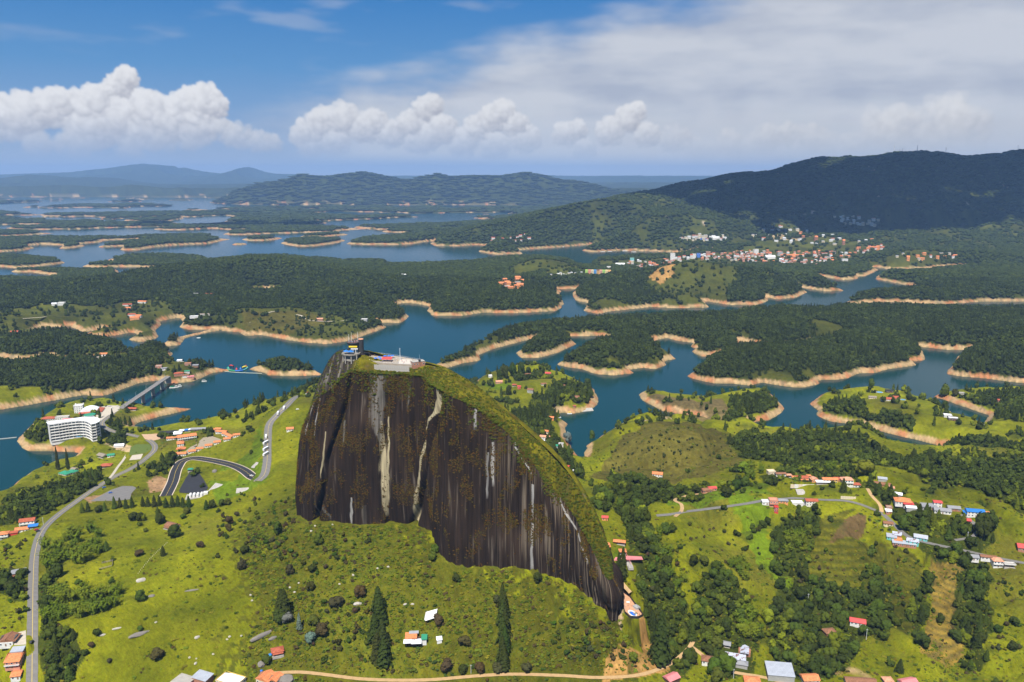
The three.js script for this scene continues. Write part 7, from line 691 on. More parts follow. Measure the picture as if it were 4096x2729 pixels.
  { const c = onLand(790, 1986), t = thing('septic_works', 'row of white cylinders on a concrete terrace below the tarred lot', 'tanks', c, 14); part('terrace', bx(26, 4, 15, 0, -3.2, 0), P.concrete, t); for (let k = 0; k < 4; k++) { const g = new THREE.CylinderGeometry(1.6, 1.6, 8.5, 14); g.rotateX(Math.PI / 2); part('cylinder', planar(g.translate(-8 + k * 4.2, 2.2, 0)), P.white, t); } part('hut', bx(5, 3, 5, 9, 0.8, -3), P.white, t); keepClear(c, 17); } { const t = house(762, 1884, 6, 5, 2.8, 'hip', P.tinGreen, P.white, 10, 'green-roofed shelter at the tip of the tarred lot', { open: 1 }); void t; } const ramp = (px, py, w, d, turn, label) => { const p = onLand(px, py), t = thing('concrete_slope', label, 'slab', p, turn); const g = new THREE.BoxGeometry(w, 0.8, d); g.rotateX(0.42); part('slab', planar(g), P.concrete, t); for (let k = -1; k <= 1; k++) { const s = new THREE.BoxGeometry(0.3, 1, d); s.rotateX(0.42); part('rib', planar(s.translate(k * w / 3, 0.1, 0)), P.grey, t); } keepClear(p, Math.max(w, d) / 2 + 2); }; ramp(3207, 1978, 10, 16, 0, 'sloping concrete drive between the villa and the ridge road'); ramp(862, 1952, 12, 14, -24, 'pale concrete apron beside the hairpin lawn'); ramp(1022, 1862, 7, 10, -30, 'ribbed concrete drain bed under the hill road'); ramp(2345, 1640, 26, 9, 16, 'concrete slipway on the shore of the neck'); ramp(980, 1962, 20, 8, 10, 'stone gabion wall under the hairpin');
  { const t = thing('garden_wall', 'long tan retaining wall below the two-tiered house', 'wall', onLand(3393, 1998), -8); const g = bx(2.6, 4.4, 0.5); for (let k = 0; k < 6; k++) { const m = part('panel', g, P.cream, t); m.position.set((k - 2.5) * 2.75, -1, 0); } } { const t = thing('terrace_wall', 'white parapet wall fronting the villa terrace', 'wall', onLand(3210, 1945), 0); const g = bx(4.6, 4.6, 0.6); for (let k = 0; k < 6; k++) { const m = part('panel', g, k % 2 ? P.white : P.cream, t); m.position.set((k - 2.5) * 4.7, -2.6, 0); } }
  for (const [a, b, h, l] of [[1884, 2695, 8, 'thin green utility pole by the fenced track below the hill'], [3280, 2672, 9, 'dark utility pole among the valley huts'], [2934, 2715, 9, 'utility pole on the pale valley yard'], [173, 2100, 9, 'utility pole beside the bend of the main road'], [3870, 2160, 9, 'utility pole under the lane by tall trees'], [3465, 2560, 11, 'tall pale utility pole by the valley trees'], [232, 1600, 8, 'lamp pole among the hotel palms'], [420, 1730, 9, 'pale lamp pole beside the hotel road'], [3232, 2410, 9, 'slender pole in the valley wood'], [2552, 2330, 8, 'pole beside the footpath under the rock']]) { const o = thing('utility_pole', l, 'pole', onLand(a, b)); part('shaft', cyl(0.2, 0.13, h + 1, 0, -1, 0, 7), P.pipe, o); part('crossarm', bx(1.8, 0.14, 0.14, 0, h - 0.9, 0), P.pipe, o); }
  // birds crossing the blue, far out over the lake
  const bird = (px, py, s, turn, label) => { const y = -(py - 1364.5) / FOCAL, wy = y * CP - SP, wz = CP + y * SP, t = 260 / wz, o = new THREE.Mesh(mergeGeometries([tri([[0, 0, 0.5], [-1.1, 0.35, 0.15], [-0.9, 0.3, -0.25], [0, 0, 0.5], [-0.9, 0.3, -0.25], [0, 0, -0.35]]), tri([[0, 0, 0.5], [0.9, 0.3, -0.25], [1.1, 0.35, 0.15], [0, 0, 0.5], [0, 0, -0.35], [0.9, 0.3, -0.25]]), (() => { const g = new THREE.SphereGeometry(0.14, 8, 6); g.scale(1, 1, 4); return finish(g); })(), tri([[0, 0, -0.35], [-0.2, 0, -0.8], [0.2, 0, -0.8]])]), P.black); o.name = numbered('bird'); o.position.set((px - 2048) / FOCAL * t, EYE + wy * t, -260); o.scale.setScalar(s); o.rotation.set(0, turn, 0.3); o.userData = { label, category: 'bird' }; scene.add(o); }; bird(954, 242, 0.5, 0.6, 'larger dark bird gliding in the blue sky'); bird(935, 225, 0.42, 0.9, 'smaller dark bird gliding above the other');
}
// ---------------------------------------------------------------- plants
const V3 = V;
function leafGeo(list) {                                // list of [centre, normal, size, aspect]: one quad each
  const p = [], n = [], idx = [], u = V3(), w = V3(), t = V3();
  list.forEach(([c, nn, s, asp], k) => { t.set(rr(-1, 1), rr(-1, 1), rr(-1, 1)); u.crossVectors(nn, t).normalize().multiplyScalar(s); w.crossVectors(nn, u).normalize().multiplyScalar(s * (asp || 0.8)); for (const [a, b] of [[-1, -0.6], [0.2, -1], [1, 0.5], [-0.3, 1]]) { p.push(c.x + u.x * a + w.x * b, c.y + u.y * a + w.y * b, c.z + u.z * a + w.z * b); n.push(nn.x, nn.y, nn.z); } idx.push(k * 4, k * 4 + 1, k * 4 + 2, k * 4, k * 4 + 2, k * 4 + 3); });
  const g = new THREE.BufferGeometry(); g.setAttribute('position', new THREE.Float32BufferAttribute(p, 3)); g.setAttribute('normal', new THREE.Float32BufferAttribute(n, 3)); g.setIndex(idx); return g;
}
const strip = (g) => { const q = g.index ? g : mergeVertices(g); for (const k of Object.keys(q.attributes)) if (k !== 'position' && k !== 'normal') q.deleteAttribute(k); return q; };
function blob(r, detail, amp, f = 1.7, sy = 1) { let g = new THREE.IcosahedronGeometry(1, detail); g.deleteAttribute('uv'); g.deleteAttribute('normal'); g = mergeVertices(g); const p = g.attributes.position, o = rr(0, 50); for (let i = 0; i < p.count; i++) { const x = p.getX(i), y = p.getY(i), z = p.getZ(i), k = r * (1 + amp * fbm(x * f + o + z * 0.7, y * f + z * f * 0.8 - o, 2)); p.setXYZ(i, x * k, y * k * sy, z * k); } g.computeVertexNormals(); return g; }
// crowns have unit size: radius about 1 at height 0..2 (broad), scaled per tree
function broadCrown(leaves, lobes, core, size) {
  const L = [], cs = []; for (let i = 0; i < lobes; i++) { const a = rr(0, 6.28), q = Math.sqrt(rnd()) * 0.62; cs.push([V3(Math.cos(a) * q, rr(0.55, 1.35) - q * 0.35, Math.sin(a) * q), rr(0.36, 0.6)]); }
  for (let i = 0; i < leaves; i++) { const [c, r] = cs[i % lobes], d = V3(rr(-1, 1), rr(-0.7, 1), rr(-1, 1)).normalize(), q = c.clone().addScaledVector(d, r * rr(0.82, 1.12)); const nn = d.clone().add(V3(rr(-0.6, 0.6), rr(-0.3, 0.7), rr(-0.6, 0.6))).normalize(); L.push([q, nn, size * rr(0.6, 1.3)]); }
  const parts = [leafGeo(L)]; for (const [c, r] of cs) parts.push(strip(blob(r * 0.9, core, 0.35).translate(c.x, c.y, c.z))); return mergeGeometries(parts);
}
function coniferCrown(leaves, tiers, size, wide = 0.46) {
  const L = []; for (let i = 0; i < leaves; i++) { const t = Math.pow(rnd(), 0.8), tier = (t * tiers) % 1, r = wide * Math.pow(1 - t, 0.75) * (0.72 + 0.36 * (1 - tier)) + 0.025, a = rr(0, 6.28), q = V3(Math.cos(a) * r * rr(0.5, 1.1), 0.12 + t * 1.88, Math.sin(a) * r * rr(0.5, 1.1)); L.push([q, V3(Math.cos(a), rr(0.2, 1.2), Math.sin(a)).normalize(), size * rr(0.6, 1.2) * (1.1 - 0.5 * t)]); }
  const core = new THREE.ConeGeometry(wide * 0.72, 1.75, 9, 6); { const p = core.attributes.position; for (let i = 0; i < p.count; i++) { const k = 1 + 0.4 * noise(p.getX(i) * 9, p.getY(i) * 4 + p.getZ(i) * 7); p.setX(i, p.getX(i) * k); p.setZ(i, p.getZ(i) * k); } } core.translate(0, 1.0, 0); core.computeVertexNormals(); return mergeGeometries([leafGeo(L), strip(core)]);
}
function bambooCrown(culms, size) {
  const L = []; for (let i = 0; i < culms; i++) { const a = rr(0, 6.28), lean = rr(0.1, 0.75), hgt = rr(1.2, 2.0), r0 = rr(0, 0.4); for (let k = 0; k < 14; k++) { const t = 0.15 + k / 13 * 0.85, q = V3(Math.cos(a) * (r0 + lean * t * t), hgt * (t - 0.28 * lean * t * t * t), Math.sin(a) * (r0 + lean * t * t)); q.add(V3(rr(-0.09, 0.09), rr(-0.07, 0.05), rr(-0.09, 0.09))); L.push([q, V3(Math.cos(a) * 0.7 + rr(-0.4, 0.4), 0.9, Math.sin(a) * 0.7 + rr(-0.4, 0.4)).normalize(), size * rr(0.7, 1.3), 0.55]); } }
  return mergeGeometries([leafGeo(L), strip(blob(0.42, 1, 0.4, 2, 1.5).translate(0, 0.55, 0))]);
}
function limb(a, b, r0, r1, sides = 5) { const d = b.clone().sub(a), g = new THREE.CylinderGeometry(r1, r0, d.length(), sides, 1, true); g.translate(0, d.length() / 2, 0); g.applyQuaternion(new THREE.Quaternion().setFromUnitVectors(V3(0, 1, 0), d.normalize())); g.translate(a.x, a.y, a.z); return strip(g); }
function trunkGeo(h, r, arms = 5) { const parts = [limb(V3(0, -0.25, 0), V3(0.05, h * 0.55, 0.03), r, r * 0.72, 7), limb(V3(0.05, h * 0.55, 0.03), V3(0, h, 0), r * 0.72, r * 0.3, 6)]; for (let i = 0; i < arms; i++) { const a = i / arms * 6.28 + rr(0, 0.6), y = h * rr(0.45, 0.75); parts.push(limb(V3(0.04, y, 0.02), V3(Math.cos(a) * 0.45, y + h * rr(0.3, 0.5), Math.sin(a) * 0.45), r * 0.4, r * 0.12)); } return mergeGeometries(parts); }
const leafy = (r, g, b) => new THREE.MeshPhysicalMaterial({ color: new THREE.Color(r, g, b), roughness: 0.85, specularIntensity: 0.2 });
const white = new THREE.MeshPhysicalMaterial({ color: new THREE.Color(0.92, 0.92, 0.92), roughness: 0.9, specularIntensity: 0.2 });
const barkMat = new THREE.MeshStandardMaterial({ color: new THREE.Color(0.13, 0.095, 0.065), roughness: 0.95 });
const cropped = (x, y, z, m = 60) => { const dy = y - EYE, d = -z * CP - dy * SP; if (d < 50) return false; const px = 2048 + FOCAL * x / d, py = 1364.5 - FOCAL * (dy * CP - z * SP) / d; return px > -m && px < 4096 + m && py < 2729 + m; };
const midCrowns = [0, 1, 2, 3].map(() => broadCrown(70, 5, 1, 0.34)), midPines = [0, 1].map(() => coniferCrown(80, 7, 0.2)), farCrowns = [0, 1, 2].map(() => { const g = mergeGeometries([strip(blob(0.8, 2, 0.55, 2.2).translate(0, 0.8, 0)), leafGeo([...Array(26)].map(() => { const d = V3(rr(-1, 1), rr(-0.2, 1), rr(-1, 1)).normalize(); return [d.clone().multiplyScalar(0.85).add(V3(0, 0.8, 0)), d.add(V3(rr(-0.5, 0.5), rr(0, 0.5), rr(-0.5, 0.5))).normalize(), 0.3]; }))]); return g; });
const bushes = [0, 1, 2].map(() => broadCrown(60, 4, 1, 0.36));
const bins = new Map();
const sow = (key, geo, x, y, z, sx, sy, c) => { let b = bins.get(key); if (!b) bins.set(key, b = { geo, m: [], c: [] }); const a = rr(0, 6.28), cs = Math.cos(a), sn = Math.sin(a), sz = sx * rr(0.85, 1.15); b.m.push(cs * sx, 0, -sn * sx, 0, 0, sy, 0, 0, sn * sz, 0, cs * sz, 0, x, y, z, 1); b.c.push(c[0], c[1], c[2]); };
const soloTrees = [], soloBush = [];
const blocked = (x, z) => { for (const [a, b, r] of EXTRA) if ((x - a) ** 2 + (z - b) ** 2 < r * r) return true; return false; };
const rockInside = (() => { const p = []; for (let i = 0; i < 80; i++) { const r = rockAt(i / 80); p.push([r[0], r[1]]); } return (x, z) => inPoly(p, x, z); })();
const region = (x, z) => { const n = -z; return x < -330 && n < 900 ? 'beside the main road' : x < -330 ? 'around the hotel point' : x < -105 && n < 780 ? 'on the pasture slope beside the rock' : x < 95 && n < 720 ? 'on the scrubby hill under the rock' : n < 700 ? 'in the valley past the rock' : x > 95 && n < 960 ? 'around the ridge village' : 'on the slopes down to the lake'; };
// woodland: every stand of trees as the photograph shows it
{
  let n = 0;
  for (let z = 480; z < 13500;) {
    const sp = z < 1500 ? 6.0 : z < 2600 ? 6.0 + (z - 1500) * 0.0022 : z < 5600 ? 8.4 + (z - 2600) * 0.0042 : 21 + (z - 5600) * 0.012, X = 0.74 * z + 90;
    for (let x = -X; x < X; x += sp) {
      const xx = x + rr(-0.5, 0.5) * sp, zz = -z + rr(-0.5, 0.5) * sp; const d = shoreDist(xx, zz); if (d < (z > 4500 ? 32 : z > 2800 ? 20 : 9)) continue;
      const h = height(xx, zz), w = woods(xx, zz, h, d); if (rnd() > w * (z < 1200 ? 0.8 : 0.95) || blocked(xx, zz) || rockInside(xx, zz)) continue; if (!cropped(xx, h, zz, 160)) continue;
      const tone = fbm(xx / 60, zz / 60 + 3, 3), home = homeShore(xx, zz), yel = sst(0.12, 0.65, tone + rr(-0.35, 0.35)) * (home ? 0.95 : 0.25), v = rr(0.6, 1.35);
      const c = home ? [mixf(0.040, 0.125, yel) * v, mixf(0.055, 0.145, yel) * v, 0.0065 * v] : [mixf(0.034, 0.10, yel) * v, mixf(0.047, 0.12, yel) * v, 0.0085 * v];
      const pine = fbm(xx / 120 + 40, zz / 120, 3) + rr(-0.35, 0.35) > 0.3, big = sp / 6.0, size = Math.pow(rnd(), 1.6);
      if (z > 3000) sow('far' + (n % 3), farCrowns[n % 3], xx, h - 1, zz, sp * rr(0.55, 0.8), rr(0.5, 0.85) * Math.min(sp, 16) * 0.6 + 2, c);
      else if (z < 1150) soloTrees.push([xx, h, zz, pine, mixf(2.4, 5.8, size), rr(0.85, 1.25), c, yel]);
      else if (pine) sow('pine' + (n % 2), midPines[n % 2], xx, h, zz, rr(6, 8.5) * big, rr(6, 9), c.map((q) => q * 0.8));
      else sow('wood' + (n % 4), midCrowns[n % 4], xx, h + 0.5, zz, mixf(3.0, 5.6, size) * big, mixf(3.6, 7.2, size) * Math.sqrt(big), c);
      n++;
    }
    z += sp;
  }
  // single trees and rows that stand out: [px, py of the foot, crown radius, height factor, conifer, colour]
  const dk = [0.032, 0.044, 0.006], md = [0.052, 0.070, 0.007], yg = [0.11, 0.135, 0.01], bl = [0.10, 0.12, 0.11], br = [0.05, 0.042, 0.014];
  for (const [a, b, r, k, pine, c] of [[533, 2082, 4.6, 1.1, 0, dk], [562, 2084, 3.8, 1.2, 0, dk], [633, 2080, 4.6, 1.3, 1, md], [642, 2096, 5, 1.2, 0, dk], [700, 2150, 7, 1, 0, dk], [746, 2056, 4.6, 0.8, 0, md], [733, 2074, 3.2, 0.9, 0, md], [557, 2222, 4.4, 0.7, 0, br], [583, 2128, 2.8, 0.8, 0, md], [560, 2524, 2.6, 0.9, 0, md], [628, 2634, 5.6, 0.75, 0, br], [366, 2588, 2.8, 0.8, 0, br], [437, 2650, 2.2, 0.8, 0, br], [312, 2336, 3.4, 0.6, 0, md], [447, 2334, 2.6, 0.9, 0, md], [450, 2244, 1.8, 1, 0, md], [920, 2100, 4, 1.3, 0, br], [915, 2125, 3.4, 1.2, 0, br], [980, 2215, 4, 1.1, 0, dk], [970, 2280, 4, 1.2, 0, br], [800, 2190, 3.6, 0.9, 0, br],
    [330, 2052, 4, 1.2, 1, md], [352, 2048, 4, 1.2, 1, dk], [396, 2050, 4.4, 1, 0, dk], [420, 2046, 4, 1.1, 1, md], [458, 2036, 4.2, 1.4, 1, md], [480, 2030, 3.6, 1.3, 1, dk], [504, 2034, 4.2, 1.1, 1, dk], [528, 2030, 4.2, 1.2, 1, dk], [572, 2026, 4, 1.2, 1, dk], [592, 2026, 4.2, 1.1, 1, dk], [618, 2028, 4.6, 1.2, 1, dk], [638, 2024, 4.2, 1.2, 1, dk], [664, 2030, 4.6, 1, 1, dk], [690, 2028, 4.6, 1.2, 1, dk], [712, 2026, 4.4, 1.2, 1, dk], [732, 2028, 4.6, 1, 1, dk], [756, 2030, 4.6, 1.2, 1, dk], [826, 2038, 4.4, 1, 1, dk], [850, 2032, 4.4, 1.1, 0, dk], [886, 2024, 4.4, 0.9, 0, md], [910, 2020, 4, 1, 0, md],
    [2640, 2655, 11, 1.7, 1, dk], [2622, 2640, 8, 1.5, 1, dk], [2768, 2562, 5, 1.4, 1, md], [1514, 2450, 8.5, 1.1, 1, dk], [1520, 2500, 8.5, 1.1, 1, dk], [1500, 2560, 8.5, 1.1, 1, dk], [1530, 2590, 8.5, 1.1, 1, dk], [1510, 2640, 8.5, 1.1, 1, dk], [1535, 2660, 8.5, 1.1, 1, dk], [1140, 2470, 8, 1.3, 1, dk], [1125, 2440, 7, 1.1, 1, dk], [1120, 2490, 6, 1, 0, dk], [1150, 2490, 5, 1.0, 0, bl], [1198, 2520, 3.4, 1.8, 1, bl], [1240, 2570, 4.4, 1.1, 0, bl], [1290, 2540, 6, 0.9, 0, br], [1252, 2500, 5, 0.9, 0, md], [1345, 2430, 6, 0.9, 0, br], [1440, 2390, 5, 1.2, 0, br], [1160, 2300, 4, 1.3, 0, br], [1250, 2285, 4, 0.9, 0, dk], [1240, 2360, 4, 1, 0, dk], [1275, 2180, 4.6, 1.3, 0, md], [1110, 2140, 4.6, 1.5, 0, md],
    [2010, 2440, 6, 1.6, 1, dk], [2016, 2475, 6.4, 1.5, 1, dk], [2010, 2510, 6.4, 1.6, 1, dk], [2020, 2545, 6.4, 1.5, 1, dk], [2012, 2580, 6.4, 1.6, 1, dk], [2020, 2615, 6.4, 1.5, 1, dk], [2010, 2650, 6.2, 1.5, 1, dk], [2018, 2680, 6, 1.3, 1, dk], [1755, 2495, 4.6, 0.9, 0, br], [1855, 2580, 5, 0.8, 0, br], [1790, 2680, 5.4, 0.8, 0, br], [1850, 2695, 3.6, 1.2, 0, dk], [1920, 2690, 4.6, 1, 0, br], [1990, 2690, 4.6, 0.9, 0, br], [2110, 2690, 4.6, 0.9, 0, br], [2150, 2330, 4.2, 1.2, 0, dk], [1740, 2210, 4, 1, 0, md], [1730, 2240, 4, 1, 0, md], [1985, 2410, 3, 1.2, 0, br], [1823, 2325, 3.6, 1, 0, dk],
    [2367, 1752, 5, 1.9, 0, md], [1998, 1520, 6, 1.8, 0, dk], [2020, 1514, 7, 1.9, 0, dk], [2052, 1508, 8, 1.9, 0, dk], [2085, 1506, 8, 1.8, 0, dk], [2112, 1500, 6, 1.4, 0, dk], [2036, 1582, 5, 1.9, 0, dk], [2226, 1500, 3.6, 2.2, 1, md], [2350, 1562, 8, 1.5, 0, dk], [2362, 1590, 6, 1.4, 0, dk], [2020, 1660, 5, 1.6, 1, dk], [2002, 1668, 5, 1.4, 1, dk], [2200, 1730, 3, 2.6, 1, dk], [2268, 1770, 7, 1.2, 0, bl], [232, 1880, 4.2, 3.2, 1, dk], [272, 1878, 4, 3.0, 1, dk], [3485, 1550, 6, 1.5, 0, md], [3636, 1600, 4.4, 1.3, 0, dk], [3780, 1640, 6, 1.4, 0, dk], [3776, 1588, 8, 1.6, 0, md], [3820, 1585, 6, 1.2, 0, dk], [3460, 1898, 10, 1, 0, yg], [3488, 1910, 6, 1, 0, yg], [3610, 2120, 6, 1.4, 0, md], [3930, 2150, 9, 1.4, 0, dk], [3950, 2120, 8, 1.3, 0, dk], [2970, 1890, 7, 1, 0, yg], [2780, 1975, 5, 1, 0, dk], [2905, 1985, 7, 0.9, 0, dk], [2945, 1960, 6, 1.1, 0, dk], [2818, 2255, 5, 0.8, 0, md], [2490, 2310, 6, 1.9, 1, dk], [2475, 2275, 4, 1.6, 1, dk], [3910, 2400, 6, 1.3, 0, dk], [4050, 2600, 4, 1, 0, dk], [3990, 2530, 3.6, 1, 0, dk], [4060, 2500, 4, 1, 0, dk], [3765, 2490, 4, 1, 0, dk], [3690, 2590, 6, 1.1, 0, dk], [3820, 2560, 5, 1, 0, dk], [2905, 2690, 7, 1.2, 0, md], [2860, 2700, 7, 1.1, 0, md], [2870, 2725, 6, 1, 0, md], [1065, 2655, 4, 1, 0, md]]) { const q = onLand(a, b); soloTrees.push([q.x, q.y, q.z, !!pine, r, k, c.map((e) => e * rr(0.85, 1.2)), c === yg ? 1 : 0, 1]); }
  for (const g of [[870, 1970, 1190, 2240, 80], [3180, 2180, 3700, 2420, 45], [3900, 2300, 4090, 2700, 26], [2560, 2100, 3050, 2420, 36], [20, 2160, 110, 2480, 26], [2180, 2480, 2500, 2640, 40], [1000, 2140, 1500, 2300, 30], [1250, 2400, 1480, 2660, 42], [2440, 1700, 2950, 1900, 0]]) for (let k = 0; k < g[4]; k++) { const q = onLand(rr(g[0], g[2]), rr(g[1], g[3])); soloTrees.push([q.x, q.y, q.z, false, rr(1.4, 2.8), rr(0.8, 1.2), [br, md, dk][k % 3].map((e) => e * rr(0.8, 1.3)), 0]); }
  console.log('trees', n, 'near', soloTrees.length);
}
// the trees that show largest, each by itself; the rest of the near woods as one mass
{
  const bins2 = (k) => (k[3] ? 'pine' : 'broad'); const score = (t) => (t[8] ? 3 : 1) * t[4] / Math.hypot(t[0], EYE - t[1], t[2]); soloTrees.sort((a, b) => score(b) - score(a)); const used = { pine: 0, broad: 0 }, cap = { pine: 220, broad: 300 };
  const bc = [0, 1, 2, 3, 4].map(() => broadCrown(420, 11, 2, 0.17)), pc = [0, 1, 2].map(() => coniferCrown(460, 9, 0.105)), bt = [trunkGeo(1.0, 0.07), trunkGeo(0.9, 0.06)], pt = trunkGeo(1.7, 0.05, 0), tint = new Map();
  const matFor = (c) => { const q = c.map((e) => Math.round(e * 120)).join(); if (!tint.has(q)) tint.set(q, leafy(Math.max(0.012, c[0]), Math.max(0.02, c[1]), Math.max(0.005, c[2]))); return tint.get(q); };
  soloTrees.forEach(([x, h, z, pine, r, k, c, yel], i) => {
    const kind = pine ? 'pine' : 'broad';
    if (used[kind] < cap[kind] && cropped(x, h, z, 0)) { used[kind]++; const w = region(x, z), col = yel > 0.5 ? 'yellow-green' : 'dark green', t = thing(pine ? 'conifer' : 'broadleaf_tree', `${col} ${pine ? 'pointed conifer' : 'round-crowned broadleaf tree'} ${w}`, 'tree', V(x, h, z), rr(0, 360), `${pine ? 'conifers' : 'broadleaf trees'} ${w}`); const cr = new THREE.Mesh(pine ? pc[i % 3] : bc[i % 5], matFor(pine ? c.map((q) => q * 0.9) : c)); cr.name = 'crown'; const tr = new THREE.Mesh(pine ? pt : bt[i % 2], barkMat); tr.name = 'trunk'; if (pine) { cr.scale.set(r * 1.9, r * 1.3 * k, r * 1.9); tr.scale.set(r * 1.5, r * 1.2 * k, r * 1.5); } else { cr.scale.set(r, r * 1.05 * k, r); cr.position.y = r * 0.25 * k; tr.scale.set(r, r * k, r); } cr.castShadow = cr.receiveShadow = tr.castShadow = tr.receiveShadow = true; t.add(tr, cr); }
    else if (pine) sow('pinenear' + (i % 2), midPines[i % 2], x, h, z, r * 1.8, r * 1.3 * k, c.map((q) => q * 0.85)); else sow('woodnear' + (i % 4), midCrowns[i % 4], x, h + r * 0.15, z, r, r * 1.05 * k, c);
  });
  console.log('single trees', used.broad, used.pine);
}
// bamboo
{
  const bg = [0, 1, 2].map(() => bambooCrown(46, 0.1)), culm = mergeGeometries([...Array(9)].map(() => { const a = rr(0, 6.28), q = rr(0.05, 0.3); return limb(V(Math.cos(a) * q, -0.1, Math.sin(a) * q), V(Math.cos(a) * (q + 0.2), 1.2, Math.sin(a) * (q + 0.2)), 0.018, 0.012, 4); })), mats = [leafy(0.10, 0.135, 0.006), leafy(0.075, 0.11, 0.006), leafy(0.12, 0.145, 0.008)], cm = M(0.2, 0.2, 0.06); let i = 0;
  const grove = (n, px, where, r0, r1) => { const xs = px.map((q) => q[0]), ys = px.map((q) => q[1]); for (let k = 0, tr = 0; k < n && tr < 400; tr++) { const a = rr(Math.min(...xs), Math.max(...xs)), b = rr(Math.min(...ys), Math.max(...ys)); if (!inPoly(px, a, b)) continue; const q = onLand(a, b); if (blocked(q.x, q.z)) continue; const s = rr(r0, r1), t = thing('bamboo_clump', `arching yellow-green bamboo clump in the ${where}`, 'bamboo', q, rr(0, 360), `bamboo in the ${where}`), cr = new THREE.Mesh(bg[i % 3], mats[i % 3]), cu = new THREE.Mesh(culm, cm); cr.name = 'foliage'; cu.name = 'culms'; cr.scale.set(s, s * rr(0.85, 1.1), s); cu.scale.set(s, s, s); cr.castShadow = cr.receiveShadow = true; t.add(cr, cu); k++; i++; } };
  grove(34, [[150, 2260], [180, 2200], [260, 2150], [390, 2120], [430, 2160], [420, 2200], [330, 2260], [210, 2290]], 'upper grove beside the main road', 6, 9); grove(32, [[170, 2440], [200, 2390], [330, 2360], [480, 2370], [480, 2420], [420, 2450], [260, 2490], [190, 2480]], 'lower grove beside the main road', 6, 9); grove(16, [[2560, 2110], [2640, 2130], [2680, 2220], [2740, 2330], [2700, 2360], [2600, 2220]], 'gully past the rock', 4.6, 7); grove(8, [[2900, 2260], [2980, 2240], [3010, 2310], [2960, 2340]], 'hollow of the green hill', 4.5, 6.5); grove(12, [[2940, 1900], [3000, 1860], [3060, 1880], [3010, 1930]], 'bright thicket behind the knoll', 4.5, 7); grove(14, [[3150, 1880], [3300, 1860], [3400, 1870], [3370, 1895], [3190, 1900]], 'thicket behind the villa', 4.5, 6.5); grove(14, [[2930, 2420], [3050, 2480], [3060, 2560], [2960, 2560]], 'valley bottom', 4.5, 7); grove(8, [[3130, 2140], [3220, 2100], [3230, 2200], [3150, 2230]], 'thicket below the ridge road', 5, 7.5); grove(8, [[180, 1990], [260, 1960], [300, 1990], [220, 2030]], 'lakeside wood', 4.5, 6.5);
}
// palms
{
  const fr = []; for (let k = 0; k < 13; k++) { const a = k / 13 * 6.28 + rr(-0.2, 0.2), up = rr(0.25, 0.9), L = rr(2.0, 2.7), w = 0.42, pts = []; for (let j = 0; j <= 5; j++) { const t = j / 5; pts.push(V(Math.cos(a) * L * t, up * t * 1.6 - 1.9 * t * t, Math.sin(a) * L * t)); } for (let j = 0; j < 5; j++) { const p = pts[j], q = pts[j + 1], n = V(-Math.sin(a), 0, Math.cos(a)), w0 = w * Math.sin((j + 0.3) / 5.6 * Math.PI), w1 = w * Math.sin((j + 1.3) / 5.6 * Math.PI), dr = 0.14; for (const s of [-1, 1]) fr.push(quad([p.x, p.y, p.z], [q.x, q.y, q.z], [q.x + n.x * w1 * s, q.y - dr, q.z + n.z * w1 * s], [p.x + n.x * w0 * s, p.y - dr, p.z + n.z * w0 * s])); } }
  const fg = mergeGeometries(fr), tg = mergeGeometries([limb(V(0, -0.4, 0), V(0.15, 3.5, 0.05), 0.2, 0.15, 7), limb(V(0.15, 3.5, 0.05), V(0, 7, 0), 0.15, 0.13, 7)]), m = leafy(0.06, 0.095, 0.008), bk = M(0.25, 0.21, 0.16);
  const palm = (px, py, s, where) => { const t = thing('palm_tree', `palm tree with drooping fronds ${where}`, 'palm tree', onLand(px, py), rr(0, 360), `palms ${where}`), c = new THREE.Mesh(fg, m), k = new THREE.Mesh(tg, bk); c.name = 'fronds'; k.name = 'trunk'; c.position.y = 7 * s; c.scale.setScalar(s * 1.15); k.scale.set(s, s, s); c.castShadow = k.castShadow = c.receiveShadow = k.receiveShadow = true; t.add(k, c); };
  for (const [a, b] of [[236, 1748], [250, 1742], [262, 1738], [275, 1735], [288, 1732], [315, 1730], [348, 1738], [322, 1758], [240, 1762], [290, 1628], [395, 1612], [410, 1610], [425, 1610], [476, 1650], [484, 1660], [500, 1636], [520, 1632], [570, 1628], [450, 1800], [372, 1810], [378, 1800], [360, 1830], [392, 1842], [350, 1850], [330, 1860], [420, 1846]]) palm(a, b, rr(0.8, 1.15), 'in the hotel grounds'); for (const [a, b] of [[146, 1906], [182, 1900], [216, 1928], [125, 1920], [205, 1922], [300, 1870], [322, 1880]]) palm(a, b, rr(0.75, 1), 'on the lower lakeside lawn'); for (const [a, b] of [[780, 1768], [786, 1776], [776, 1790], [800, 1738], [770, 1742], [650, 1790], [640, 1800], [664, 1780], [700, 1760]]) palm(a, b, rr(0.8, 1.1), 'around the cabins'); for (const [a, b] of [[2244, 1560], [2250, 1570], [2262, 1580], [2240, 1592], [2268, 1568]]) palm(a, b, rr(0.8, 1.1), 'in the gardens of the neck'); for (const [a, b] of [[3480, 2090], [3500, 2100], [3510, 2110], [3530, 2130], [3560, 2130], [3520, 2090], [3180, 1945], [3170, 1935]]) palm(a, b, rr(0.8, 1.1), 'in the village gardens');
}
